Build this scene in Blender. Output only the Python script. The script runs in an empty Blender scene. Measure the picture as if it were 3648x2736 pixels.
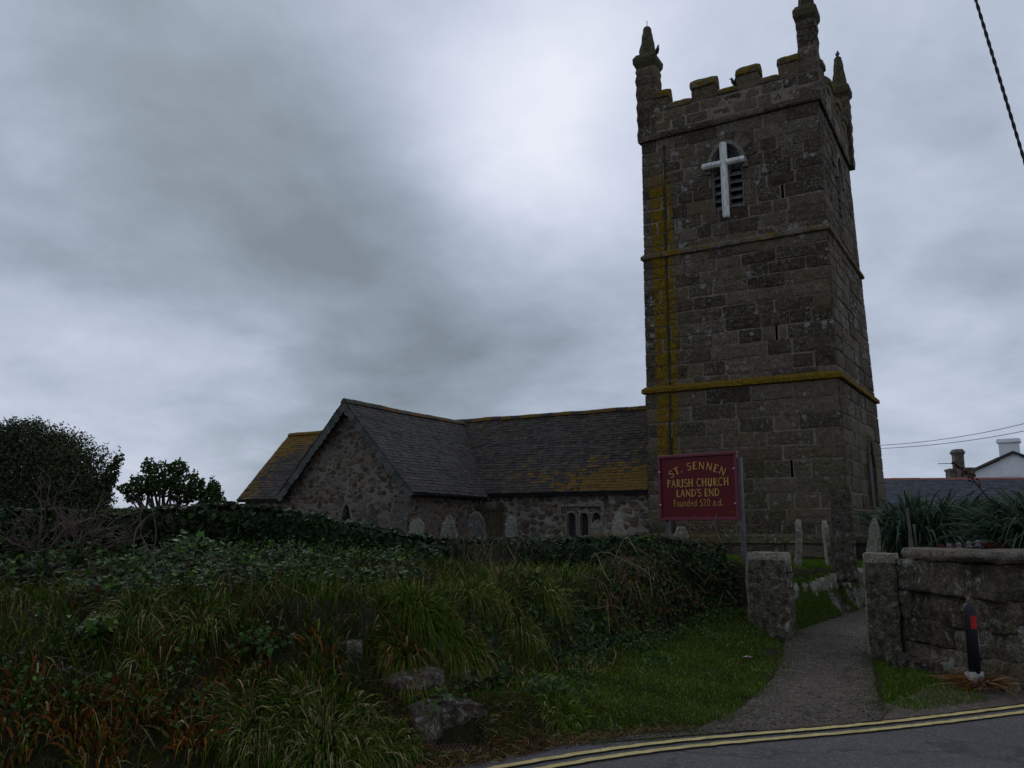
import bpy, math, random
import numpy as np
from mathutils import Vector, Matrix

R = math.radians
rng = np.random.default_rng(7)
random.seed(7)
scene = bpy.context.scene
col = scene.collection

# ------------------------------------------------------------------ camera
EYE = 1.65
TILT = R(9.85)
cam_d = bpy.data.cameras.new('camera')
cam_d.sensor_fit = 'HORIZONTAL'
cam_d.sensor_width = 36.0
cam_d.lens = 29.116
cam_d.clip_end = 6000
cam_d.clip_start = 0.05
cam = bpy.data.objects.new('camera', cam_d)
cam.location = (0, 0, EYE)
cam.rotation_euler = (R(90) + TILT, 0, 0)
col.objects.link(cam)
scene.camera = cam

# ------------------------------------------------------------------ exposure
scene.view_settings.view_transform = 'Standard'
scene.view_settings.look = 'None'
scene.view_settings.gamma = 1.0
scene.view_settings.exposure = -0.72

# ------------------------------------------------------------------ node helper
class G:
    def __init__(s, nt):
        s.nt = nt
        nt.nodes.clear()

    def n(s, t, ins=None, **props):
        nd = s.nt.nodes.new(t)
        for k, v in props.items():
            setattr(nd, k, v)
        for k, v in (ins or {}).items():
            sk = nd.inputs[k]
            if isinstance(v, bpy.types.NodeSocket):
                s.nt.links.new(v, sk)
            else:
                sk.default_value = v
        return nd

    def math(s, op, a, b=0.0, clamp=False):
        nd = s.n('ShaderNodeMath', {0: a, 1: b}, operation=op)
        nd.use_clamp = clamp
        return nd.outputs[0]

    def noise(s, vec, scale, detail=4.0, rough=0.55, dist=0.0):
        nd = s.n('ShaderNodeTexNoise', {'Vector': vec, 'Scale': scale, 'Detail': detail, 'Roughness': rough, 'Distortion': dist})
        return nd.outputs['Fac']

    def ramp(s, fac, stops, interp='LINEAR'):
        nd = s.n('ShaderNodeValToRGB', {'Fac': fac})
        cr = nd.color_ramp
        cr.interpolation = interp
        while len(cr.elements) < len(stops):
            cr.elements.new(0.5)
        for e, (p, c) in zip(cr.elements, stops):
            e.position = p
            e.color = (c, c, c, 1) if isinstance(c, (int, float)) else (c[0], c[1], c[2], 1)
        return nd.outputs['Color']

    def mix(s, fac, a, b, blend='MIX'):
        nd = s.n('ShaderNodeMix', data_type='RGBA', blend_type=blend)
        for i, v in ((0, fac), (6, a), (7, b)):
            sk = nd.inputs[i]
            if isinstance(v, bpy.types.NodeSocket):
                s.nt.links.new(v, sk)
            elif i == 0:
                sk.default_value = v
            else:
                sk.default_value = (v[0], v[1], v[2], 1)
        return nd.outputs[2]

    def con(s, x, k):
        nd = s.n('ShaderNodeMath', {0: s.math('MULTIPLY', s.math('SUBTRACT', x, 0.5), k), 1: 0.5}, operation='ADD')
        nd.use_clamp = True
        return nd.outputs[0]

    def step(s, x, lo, hi):
        nd = s.n('ShaderNodeMapRange', {'Value': x, 'From Min': lo, 'From Max': hi, 'To Min': 0.0, 'To Max': 1.0})
        nd.interpolation_type = 'SMOOTHSTEP'
        nd.clamp = True
        return nd.outputs[0]

# ------------------------------------------------------------------ sky and sun
def raydir(u, v):
    """world direction of a point of the 3648 x 2736 photograph"""
    F = 2950.4
    dx, dy = u - 1824, 1368 - v
    d = np.array((dx, F * math.cos(TILT) - dy * math.sin(TILT), F * math.sin(TILT) + dy * math.cos(TILT)))
    return d / np.linalg.norm(d)

SUN_EL, SUN_AZ = R(32), R(-24)
world = bpy.data.worlds.new('World')
scene.world = world
world.use_nodes = True
g = G(world.node_tree)
tc = g.n('ShaderNodeTexCoord').outputs['Generated']
sep = g.n('ShaderNodeSeparateXYZ', {0: tc})
zz = g.math('ADD', g.math('MAXIMUM', sep.outputs[2], 0.0), 0.32)
flat = g.n('ShaderNodeCombineXYZ', {0: g.math('DIVIDE', sep.outputs[0], zz), 1: g.math('DIVIDE', sep.outputs[1], zz), 2: 0.4}).outputs[0]
big = g.noise(flat, 1.5, 9, 0.52, 0.15)
fine = g.noise(flat, 4.6, 8, 0.58, 0.2)
val = g.math('ADD', g.math('MULTIPLY', g.math('SUBTRACT', big, 0.5), 1.45), g.math('MULTIPLY', g.math('SUBTRACT', fine, 0.5), 0.46))
# cloud masses: thin bright cover near the hidden sun, thick dark banks beside it
BLOBS = [((1900, 680), 0.15, 0.56), ((1500, 420), 0.14, 0.20), ((2100, 420), 0.16, 0.16), ((900, 860), 0.28, -0.46), ((250, 760), 0.22, -0.14), ((90, 420), 0.10, 0.20),
         ((620, 160), 0.28, -0.20), ((1450, 1180), 0.22, -0.28), ((500, 1230), 0.20, 0.22), ((1600, 60), 0.2, -0.02), ((3300, 1050), 0.35, -0.14), ((3300, 300), 0.3, 0.03), ((250, 1500), 0.25, 0.12), ((1350, 640), 0.11, -0.14)]
for (u, v), rad, amp in BLOBS:
    d = raydir(u, v)
    dot = g.n('ShaderNodeVectorMath', {0: tc, 1: tuple(d)}, operation='DOT_PRODUCT').outputs['Value']
    e = g.math('EXPONENT', g.math('MULTIPLY', g.math('SUBTRACT', dot, 1.0), 2.0 / rad ** 2))
    val = g.math('ADD', val, g.math('MULTIPLY', e, amp))
val = g.math('ADD', g.math('MULTIPLY', val, 0.78), 0.50)
# added dimming of the unseen sky behind the viewer, darkens surfaces facing the camera
thick = g.math('ADD', 0.72, g.math('MULTIPLY', g.step(g.math('ADD', sep.outputs[1], g.math('MULTIPLY', sep.outputs[0], 0.45)), -0.45, 0.40), 0.28))
ccol = g.ramp(val, [(0.0, (0.34, 0.415, 0.50)), (0.25, (0.51, 0.62, 0.76)), (0.5, (0.79, 0.90, 1.11)), (0.75, (1.10, 1.19, 1.42)), (1.0, (1.42, 1.47, 1.64))])
ccol = g.mix(1.0, ccol, g.n('ShaderNodeCombineColor', {0: thick, 1: thick, 2: thick}).outputs[0], 'MULTIPLY')
sky = g.n('ShaderNodeTexSky', sky_type='NISHITA')
sky.sun_disc = False
sky.sun_elevation = SUN_EL
sky.sun_rotation = SUN_AZ
bg1 = g.n('ShaderNodeBackground', {'Color': sky.outputs[0], 'Strength': 0.05})
bg2 = g.n('ShaderNodeBackground', {'Color': ccol, 'Strength': 1.0})
ms = g.n('ShaderNodeMixShader', {0: 0.93, 1: bg1.outputs[0], 2: bg2.outputs[0]})
g.n('ShaderNodeOutputWorld', {0: ms.outputs[0]})

sun_d = bpy.data.lights.new('sun', 'SUN')
sun_d.energy = 0.9
sun_d.angle = R(24)
sun_d.color = (1.0, 0.97, 0.92)
sun = bpy.data.objects.new('sun', sun_d)
sdir = Vector((math.sin(SUN_AZ) * math.cos(SUN_EL), math.cos(SUN_AZ) * math.cos(SUN_EL), math.sin(SUN_EL)))
sun.rotation_euler = sdir.to_track_quat('Z', 'Y').to_euler()
sun.location = (0, 40, 60)
col.objects.link(sun)

# ------------------------------------------------------------------ object helpers
def tag(o, label=None, cat=None, group=None, kind=None):
    for k, v in (('label', label), ('category', cat), ('group', group), ('kind', kind)):
        if v:
            o[k] = v
    return o

def empty(name, loc=(0, 0, 0), rz=0.0, label=None, cat=None, group=None):
    o = bpy.data.objects.new(name, None)
    o.empty_display_size = 0.2
    col.objects.link(o)
    o.location = loc
    o.rotation_euler = (0, 0, rz)
    return tag(o, label, cat, group)

def link(name, me, m, parent=None, loc=None, rz=0.0):
    o = bpy.data.objects.new(name, me)
    col.objects.link(o)
    if m is not None:
        for x in (m if isinstance(m, (list, tuple)) else [m]):
            me.materials.append(x)
    if parent is not None:
        o.parent = parent
    if loc is not None:
        o.location = loc
    o.rotation_euler[2] = rz
    return o

class MB:
    """collects polygons, with a value per polygon and a material slot per polygon"""
    def __init__(s):
        s.v, s.f, s.a, s.m, s.k = [], [], [], [], 0
        s.cur, s.mi = 0.0, 0

    def add(s, verts, faces):
        for p in verts:
            s.v.append((float(p[0]), float(p[1]), float(p[2])))
        for f in faces:
            s.f.append(tuple(i + s.k for i in f))
            s.a.append(s.cur)
            s.m.append(s.mi)
        s.k += len(verts)
        return s

    def box(s, x0, x1, y0, y1, z0, z1):
        return s.add([(x0, y0, z0), (x1, y0, z0), (x1, y1, z0), (x0, y1, z0), (x0, y0, z1), (x1, y0, z1), (x1, y1, z1), (x0, y1, z1)],
                     [(0, 3, 2, 1), (4, 5, 6, 7), (0, 1, 5, 4), (1, 2, 6, 5), (2, 3, 7, 6), (3, 0, 4, 7)])

    def frustum(s, c0, h0, c1, h1):
        """square frustum between two levels: centre (x, y, z), half widths"""
        vs = []
        for (x, y, z), h in ((c0, h0), (c1, h1)):
            hx, hy = (h, h) if not isinstance(h, tuple) else h
            vs += [(x - hx, y - hy, z), (x + hx, y - hy, z), (x + hx, y + hy, z), (x - hx, y + hy, z)]
        return s.add(vs, [(0, 3, 2, 1), (4, 5, 6, 7), (0, 1, 5, 4), (1, 2, 6, 5), (2, 3, 7, 6), (3, 0, 4, 7)])

    def prism(s, poly, d0, d1, mapf):
        """extrude a 2D outline between depths d0 and d1; mapf(x, y, d) -> point"""
        n = len(poly)
        vs = [mapf(x, y, d0) for x, y in poly] + [mapf(x, y, d1) for x, y in poly]
        return s.add(vs, [tuple(range(n)), tuple(range(2 * n - 1, n - 1, -1))] + [(i, i + n, (i + 1) % n + n, (i + 1) % n) for i in range(n)])

    def tube(s, pts, rad, n=6, cap=True):
        pts = [Vector(p) for p in pts]
        if isinstance(rad, (int, float)):
            rad = [rad] * len(pts)
        vs, fs = [], []
        up = None
        for i, p in enumerate(pts):
            t = (pts[min(i + 1, len(pts) - 1)] - pts[max(i - 1, 0)]).normalized()
            if up is None:
                up = t.orthogonal().normalized()
            up = (up - t * up.dot(t))
            up = up.normalized() if up.length > 1e-5 else t.orthogonal().normalized()
            w = t.cross(up)
            for k in range(n):
                an = 2 * math.pi * k / n
                vs.append(p + (up * math.cos(an) + w * math.sin(an)) * rad[i])
        for i in range(len(pts) - 1):
            for k in range(n):
                a, b = i * n + k, i * n + (k + 1) % n
                fs.append((a, b, b + n, a + n))
        if cap:
            fs.append(tuple(range(n - 1, -1, -1)))
            fs.append(tuple(range((len(pts) - 1) * n, len(pts) * n)))
        return s.add(vs, fs)

    def lathe(s, prof, n=12, c=(0, 0, 0)):
        vs, fs = [], []
        for r, z in prof:
            for k in range(n):
                an = 2 * math.pi * k / n
                vs.append((c[0] + r * math.cos(an), c[1] + r * math.sin(an), c[2] + z))
        for i in range(len(prof) - 1):
            for k in range(n):
                a, b = i * n + k, i * n + (k + 1) % n
                fs.append((a, b, b + n, a + n))
        fs.append(tuple(range(n - 1, -1, -1)))
        fs.append(tuple(range((len(prof) - 1) * n, len(prof) * n)))
        return s.add(vs, fs)

    def build(s, name, m, parent=None, smooth=False, warp=None, loc=None, rz=0.0):
        me = bpy.data.meshes.new(name)
        v = s.v
        if warp is not None:
            v = warp(np.array(v, float)).tolist()
        me.from_pydata(v, [], s.f)
        at = me.attributes.new('rnd', 'FLOAT', 'FACE')
        at.data.foreach_set('value', s.a)
        me.polygons.foreach_set('material_index', s.m)
        if smooth:
            me.polygons.foreach_set('use_smooth', [True] * len(s.f))
        me.validate()
        me.update()
        return link(name, me, m, parent, loc, rz)

def mesh_np(name, V, quads=None, tris=None, colr=None, smooth=False):
    me = bpy.data.meshes.new(name)
    V = np.asarray(V, np.float32).reshape(-1, 3)
    me.vertices.add(len(V))
    me.vertices.foreach_set('co', V.ravel())
    q = np.zeros((0, 4), np.int32) if quads is None else np.asarray(quads, np.int32).reshape(-1, 4)
    t = np.zeros((0, 3), np.int32) if tris is None else np.asarray(tris, np.int32).reshape(-1, 3)
    loops = np.concatenate([q.ravel(), t.ravel()])
    me.loops.add(len(loops))
    me.loops.foreach_set('vertex_index', loops)
    st = np.concatenate([np.arange(len(q)) * 4, len(q) * 4 + np.arange(len(t)) * 3]).astype(np.int32)
    me.polygons.add(len(st))
    me.polygons.foreach_set('loop_start', st)
    if smooth:
        me.polygons.foreach_set('use_smooth', np.ones(len(st), bool))
    if colr is not None:
        at = me.attributes.new('tint', 'FLOAT_COLOR', 'POINT')
        c4 = np.ones((len(V), 4), np.float32)
        c4[:, :3] = colr
        at.data.foreach_set('color', c4.ravel())
    me.update(calc_edges=True)
    me.validate()
    return me

# smooth pseudo-noise for shapes (sum of sines)
_K = [(rng.normal(size=3), rng.uniform(0, 6.28)) for _ in range(14)]
def fnoise(P, s=1.0, seed=0):
    P = np.asarray(P, float) * s
    r = np.zeros(P.shape[:-1])
    for i in range(7):
        k, ph = _K[(i + seed) % 14]
        r += np.sin(P @ (k * (1 + 0.35 * i)) * 1.7 + ph + seed) / (1 + 0.25 * i)
    return r / 3.2
def vnoise(P, s=1.0, seed=0):
    return np.stack([fnoise(P, s, seed), fnoise(P, s, seed + 3), fnoise(P, s, seed + 8)], -1)

# ------------------------------------------------------------------ materials
MATS = {}
def newmat(name):
    m = bpy.data.materials.new(name)
    m.use_nodes = True
    MATS[name] = m
    return m, G(m.node_tree)

def finish(g, colr, rough=0.85, bump=None, bstr=0.5, bdist=0.02, spec=0.3, metal=0.0, trans=None):
    ins = {'Base Color': colr if isinstance(colr, bpy.types.NodeSocket) else (colr[0], colr[1], colr[2], 1), 'Roughness': rough, 'Metallic': metal, 'Specular IOR Level': spec}
    b = g.n('ShaderNodeBsdfPrincipled', ins)
    if bump is not None:
        bp = g.n('ShaderNodeBump', {'Height': bump, 'Strength': bstr, 'Distance': bdist})
        g.nt.links.new(bp.outputs[0], b.inputs['Normal'])
    out = b.outputs[0]
    if trans is not None:
        tr = g.n('ShaderNodeBsdfTranslucent', {'Color': trans})
        out = g.n('ShaderNodeMixShader', {0: 0.25, 1: out, 2: tr.outputs[0]}).outputs[0]
    g.n('ShaderNodeOutputMaterial', {0: out})

def plain(name, c, rough=0.6, metal=0.0, spec=0.4, var=0.25, scale=12.0):
    m, g = newmat(name)
    ob = g.n('ShaderNodeTexCoord').outputs['Object']
    n = g.noise(ob, scale, 5)
    c2 = tuple(x * (1 - var) for x in c)
    c3 = tuple(min(1, x * (1 + var)) for x in c)
    finish(g, g.ramp(n, [(0.3, c2), (0.7, c3)]), rough, n, 0.15, 0.01, spec, metal)
    return m

def granite(name, dark, light, moss=0.0, grit=1.0, spots=0.5, streak=False, ochre=0.0, mottle=1.0, white=(0.42, 0.43, 0.40), topmoss=0.0):
    m, g = newmat(name)
    ob = g.n('ShaderNodeTexCoord').outputs['Object']
    geo = g.n('ShaderNodeNewGeometry')
    sp = g.n('ShaderNodeSeparateXYZ', {0: ob})
    rnd = g.n('ShaderNodeAttribute', attribute_name='rnd').outputs['Fac']
    n1 = g.con(g.noise(ob, 0.6, 4), 2.2)
    n2 = g.con(g.noise(ob, 5.0, 6, 0.65), 2.6)
    n3 = g.con(g.noise(ob, 42.0, 3, 0.7), 2.4)
    n4 = g.con(g.noise(ob, 13.0, 5, 0.7), 2.6)
    f = g.math('ADD', g.math('MULTIPLY', g.con(rnd, 1.25), 0.36), g.math('ADD', g.math('MULTIPLY', n2, 0.28 * mottle), g.math('ADD', g.math('MULTIPLY', n1, 0.10), g.math('MULTIPLY', n4, 0.14 + 0.20 * grit))))
    base = g.ramp(f, [(0.18, dark), (0.52, tuple((a + b) / 2 for a, b in zip(dark, light))), (0.88, light)])
    # warm and cold stones
    hue = g.math('FRACT', g.math('MULTIPLY', rnd, 7.31))
    base = g.mix(g.math('MULTIPLY', hue, 0.45), base, g.mix(1.0, base, (1.12, 0.90, 0.72), 'MULTIPLY'))
    # weathered hollows and pale crystal patches
    base = g.mix(g.math('MULTIPLY', g.step(n4, 0.34, 0.10), 0.75 * grit), base, tuple(x * 0.45 for x in dark))
    base = g.mix(g.math('MULTIPLY', g.step(n4, 0.72, 0.98), 0.5 * grit), base, tuple(min(.6, x * 1.5) for x in light))
    base = g.mix(g.math('MULTIPLY', g.step(n3, 0.60, 0.9), 0.8), base, g.mix(1.0, base, (2.2, 2.15, 2.05), 'MULTIPLY'))
    base = g.mix(g.math('MULTIPLY', g.step(n3, 0.36, 0.10), 0.8), base, g.mix(1.0, base, (0.25, 0.25, 0.25), 'MULTIPLY'))
    if moss > 0:
        mo = g.con(g.noise(ob, 1.5, 6, 0.65), 2.5)
        base = g.mix(g.math('MULTIPLY', g.step(g.math('ADD', mo, g.math('MULTIPLY', n4, 0.3)), 0.55, 1.0), moss), base, g.mix(n3, (0.055, 0.058, 0.018), (0.12, 0.115, 0.045)))
    if spots > 0:
        # round crustose lichens and irregular pale scabs
        w = g.n('ShaderNodeVectorMath', {0: g.n('ShaderNodeTexNoise', {'Vector': ob, 'Scale': 7.0}).outputs['Color'], 'Scale': 0.16}, operation='SCALE').outputs[0]
        vo = g.n('ShaderNodeTexVoronoi', {'Vector': g.n('ShaderNodeVectorMath', {0: ob, 1: w}, operation='ADD').outputs[0], 'Scale': 4.6})
        cs = g.n('ShaderNodeSeparateXYZ', {0: vo.outputs['Color']})
        area = g.con(g.noise(ob, 1.1, 4, 0.6), 2.6)
        sz = g.math('MULTIPLY', g.step(g.math('ADD', area, g.math('MULTIPLY', cs.outputs[0], 0.5)), 0.75, 1.3), 0.46 * spots)
        dd = g.math('SUBTRACT', sz, vo.outputs['Distance'])
        pale = g.mix(n4, tuple(x * 0.45 for x in white), white)
        base = g.mix(g.math('MULTIPLY', g.step(dd, -0.03, 0.04), 0.8), base, pale)
        scab = g.math('MULTIPLY', g.step(g.math('ADD', n4, g.math('MULTIPLY', n3, 0.35)), 0.80, 0.98), g.step(g.math('ADD', area, g.math('MULTIPLY', n1, 0.3)), 0.35, 0.85))
        base = g.mix(g.math('MULTIPLY', scab, min(1.0, spots * 1.2) * (0.35 + 0.65 * grit)), base, tuple(x * 0.75 for x in white))
    gold = g.ramp(n4, [(0.1, (0.085, 0.055, 0.006)), (0.5, (0.19, 0.115, 0.008)), (0.9, (0.30, 0.185, 0.012))])
    if ochre > 0:
        oc = g.con(g.noise(ob, 2.0, 6, 0.65), 2.4)
        base = g.mix(g.math('MULTIPLY', g.step(g.math('ADD', oc, g.math('MULTIPLY', n3, 0.15)), 1.0 - ochre, 1.25 - ochre), 0.9), base, gold)
    if streak:
        # lichen run-off stain either side of the old lead pipe on the front face
        x = g.math('SUBTRACT', sp.outputs[0], 0.76)
        ax = g.math('ABSOLUTE', x)
        ax = g.math('ADD', ax, g.math('ADD', g.math('MULTIPLY', g.math('SUBTRACT', n2, 0.5), 0.13), g.math('MULTIPLY', g.math('SUBTRACT', n1, 0.5), 0.16)))
        mk = g.math('SUBTRACT', 1.0, g.step(ax, 0.29, 0.43))
        mk = g.math('MULTIPLY', mk, g.math('SUBTRACT', 1.0, g.step(sp.outputs[1], 0.3, 0.5)))
        mk = g.math('MULTIPLY', mk, g.math('SUBTRACT', 1.0, g.math('MULTIPLY', g.step(sp.outputs[2], 12.9, 14.0), 0.9)))
        mk = g.math('MULTIPLY', mk, g.step(sp.outputs[2], 1.5, 4.5))
        base = g.mix(g.math('MULTIPLY', mk, g.math('ADD', 0.42, g.math('MULTIPLY', g.step(g.math('ADD', n2, g.math('MULTIPLY', n4, 0.4)), 0.3, 0.7), 0.55))), base, gold)
        # dark damp run at the pipe itself
        dk = g.math('SUBTRACT', 1.0, g.step(g.math('ADD', g.math('ABSOLUTE', g.math('SUBTRACT', sp.outputs[0], 0.87)), g.math('MULTIPLY', n2, 0.05)), 0.04, 0.11))
        dk = g.math('MULTIPLY', g.math('MULTIPLY', dk, g.math('SUBTRACT', 1.0, g.step(sp.outputs[1], 0.3, 0.5))), g.math('SUBTRACT', 1.0, g.step(sp.outputs[2], 13.8, 14.5)))
        base = g.mix(g.math('MULTIPLY', dk, 0.75), base, (0.022, 0.024, 0.010))
        low = g.math('SUBTRACT', 1.0, g.step(sp.outputs[2], 3.5, 6.5))
        base = g.mix(g.math('MULTIPLY', low, g.math('MULTIPLY', g.step(g.con(g.noise(ob, 1.1, 5), 2.2), 0.30, 0.8), 0.5)), base, (0.085, 0.082, 0.036))
    if topmoss > 0:
        nz = g.n('ShaderNodeSeparateXYZ', {0: geo.outputs['Normal']}).outputs[2]
        tm = g.math('MULTIPLY', g.step(g.math('ADD', nz, g.math('MULTIPLY', g.math('SUBTRACT', n2, 0.5), 0.9)), 0.30, 0.8), topmoss)
        base = g.mix(tm, base, g.ramp(n4, [(0.2, (0.03, 0.04, 0.012)), (0.8, (0.10, 0.10, 0.03))]))
    h = g.math('ADD', g.math('MULTIPLY', n3, 0.25), g.math('ADD', g.math('MULTIPLY', n4, 0.5), g.math('MULTIPLY', n2, 0.9)))
    finish(g, base, 0.92, h, 0.9, 0.035, 0.12)
    return m

granite('tower_stone', (0.040, 0.031, 0.022), (0.20, 0.164, 0.123), grit=0.35, moss=0.25, spots=1.0, streak=True)
granite('tower_cap', (0.075, 0.068, 0.05), (0.20, 0.18, 0.14), moss=0.6, spots=0.25, ochre=0.55, topmoss=0.4)
granite('pinnacle_stone', (0.05, 0.045, 0.03), (0.14, 0.125, 0.085), moss=0.6, spots=0.25, ochre=0.22)
granite('string_stone', (0.08, 0.07, 0.04), (0.17, 0.15, 0.10), moss=0.4, spots=0.3, ochre=0.95)
granite('string_grey', (0.08, 0.07, 0.055), (0.2, 0.18, 0.15), moss=0.45, spots=0.35, ochre=0.28)
granite('string_worn', (0.08, 0.07, 0.05), (0.2, 0.18, 0.14), moss=0.5, spots=0.75, ochre=0.5)
granite('plinth_stone', (0.06, 0.06, 0.03), (0.14, 0.135, 0.07), moss=1.0, spots=0.55)
granite('mortar_stone', (0.17, 0.152, 0.118), (0.36, 0.325, 0.265), grit=0.3, moss=0.2, spots=0.3)
granite('trim_stone', (0.13, 0.12, 0.105), (0.27, 0.25, 0.22), moss=0.15, spots=0.5)
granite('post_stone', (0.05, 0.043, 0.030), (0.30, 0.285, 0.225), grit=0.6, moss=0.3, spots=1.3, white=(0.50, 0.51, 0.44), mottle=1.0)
granite('dark_wall_stone', (0.030, 0.025, 0.018), (0.16, 0.138, 0.108), grit=0.6, moss=0.25, spots=1.1, white=(0.40, 0.40, 0.35), mottle=1.3)
granite('standing_stone', (0.03, 0.026, 0.02), (0.14, 0.122, 0.098), moss=0.2, spots=1.0, white=(0.35, 0.36, 0.32), mottle=1.3, topmoss=0.9)
granite('grave_stone', (0.11, 0.115, 0.092), (0.29, 0.295, 0.245), moss=0.35, spots=0.9, white=(0.42, 0.43, 0.39), mottle=1.3)
granite('grave_dark', (0.05, 0.05, 0.048), (0.13, 0.13, 0.12), moss=0.3, spots=0.8, white=(0.36, 0.37, 0.34), mottle=1.2)
granite('rock_stone', (0.022, 0.019, 0.015), (0.135, 0.12, 0.10), moss=0.3, spots=1.0, white=(0.36, 0.34, 0.31), mottle=1.3)
granite('coping_stone', (0.06, 0.054, 0.045), (0.15, 0.135, 0.115), moss=0.35, spots=0.4, mottle=0.9)

def rubble(name, mortar, stone_d, stone_l, scale=2.6, cover=0.14):
    m, g = newmat(name)
    ob = g.n('ShaderNodeTexCoord').outputs['Object']
    w = g.n('ShaderNodeVectorMath', {0: g.n('ShaderNodeTexNoise', {'Vector': ob, 'Scale': 2.6, 'Detail': 3.0}).outputs['Color'], 'Scale': 0.22}, operation='SCALE').outputs[0]
    v0 = g.n('ShaderNodeVectorMath', {0: ob, 1: w}, operation='ADD').outputs[0]
    vec = g.n('ShaderNodeVectorMath', {0: v0, 1: (1.0, 1.0, 1.65)}, operation='MULTIPLY').outputs[0]
    cell = g.n('ShaderNodeTexVoronoi', {'Vector': vec, 'Scale': scale, 'Randomness': 0.82})
    rs = g.n('ShaderNodeSeparateXYZ', {0: cell.outputs['Color']})
    n2 = g.con(g.noise(ob, 6.0, 6, 0.65), 2.3)
    n3 = g.con(g.noise(ob, 34.0, 4, 0.7), 2.2)
    th = g.math('ADD', cover, g.math('MULTIPLY', g.math('SUBTRACT', rs.outputs[1], 0.5), 0.18))
    th = g.math('ADD', th, g.math('MULTIPLY', g.math('SUBTRACT', n2, 0.5), 0.12))
    e = g.math('SUBTRACT', g.math('MULTIPLY', th, 2.0), cell.outputs['Distance'])
    msk = g.step(g.math('SUBTRACT', e, th), -0.02, 0.05)
    st = g.ramp(g.math('ADD', g.math('MULTIPLY', rs.outputs[0], 0.6), g.math('MULTIPLY', n2, 0.4)), [(0.15, stone_d), (0.85, stone_l)])
    st = g.mix(g.math('MULTIPLY', rs.outputs[2], 0.5), st, g.mix(1.0, st, (1.15, 0.86, 0.68), 'MULTIPLY'))
    st = g.mix(g.math('MULTIPLY', g.step(n3, 0.55, 0.72), 0.6), st, g.mix(1.0, st, (2.0, 2.0, 1.9), 'MULTIPLY'))
    mo = g.mix(g.step(g.noise(ob, 1.2, 5), 0.35, 0.65), mortar, tuple(x * 0.66 for x in mortar))
    mo = g.mix(g.math('MULTIPLY', g.step(n3, 0.5, 0.75), 0.4), mo, tuple(x * 1.5 for x in mortar))
    base = g.mix(msk, mo, st)
    li = g.math('MULTIPLY', g.step(g.noise(ob, 3.4, 5, 0.6), 0.64, 0.70), g.step(g.noise(ob, 0.8, 3), 0.5, 0.62))
    base = g.mix(g.math('MULTIPLY', li, 0.8), base, (0.36, 0.37, 0.34))
    h = g.math('ADD', g.math('MULTIPLY', g.step(g.math('SUBTRACT', e, th), -0.02, 0.10), 1.3), g.math('ADD', g.math('MULTIPLY', n3, 0.3), g.math('MULTIPLY', n2, 0.5)))
    finish(g, base, 0.92, h, 0.9, 0.04, 0.15)
    return m
rubble('gable_rubble', (0.235, 0.205, 0.17), (0.055, 0.045, 0.035), (0.205, 0.172, 0.135), 4.0, 0.56)
rubble('nave_rubble', (0.30, 0.27, 0.225), (0.058, 0.049, 0.038), (0.19, 0.16, 0.125), 3.2, 0.52)
rubble('boundary_rubble', (0.035, 0.03, 0.024), (0.05, 0.045, 0.035), (0.13, 0.115, 0.095), 2.6, 0.50)

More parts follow.
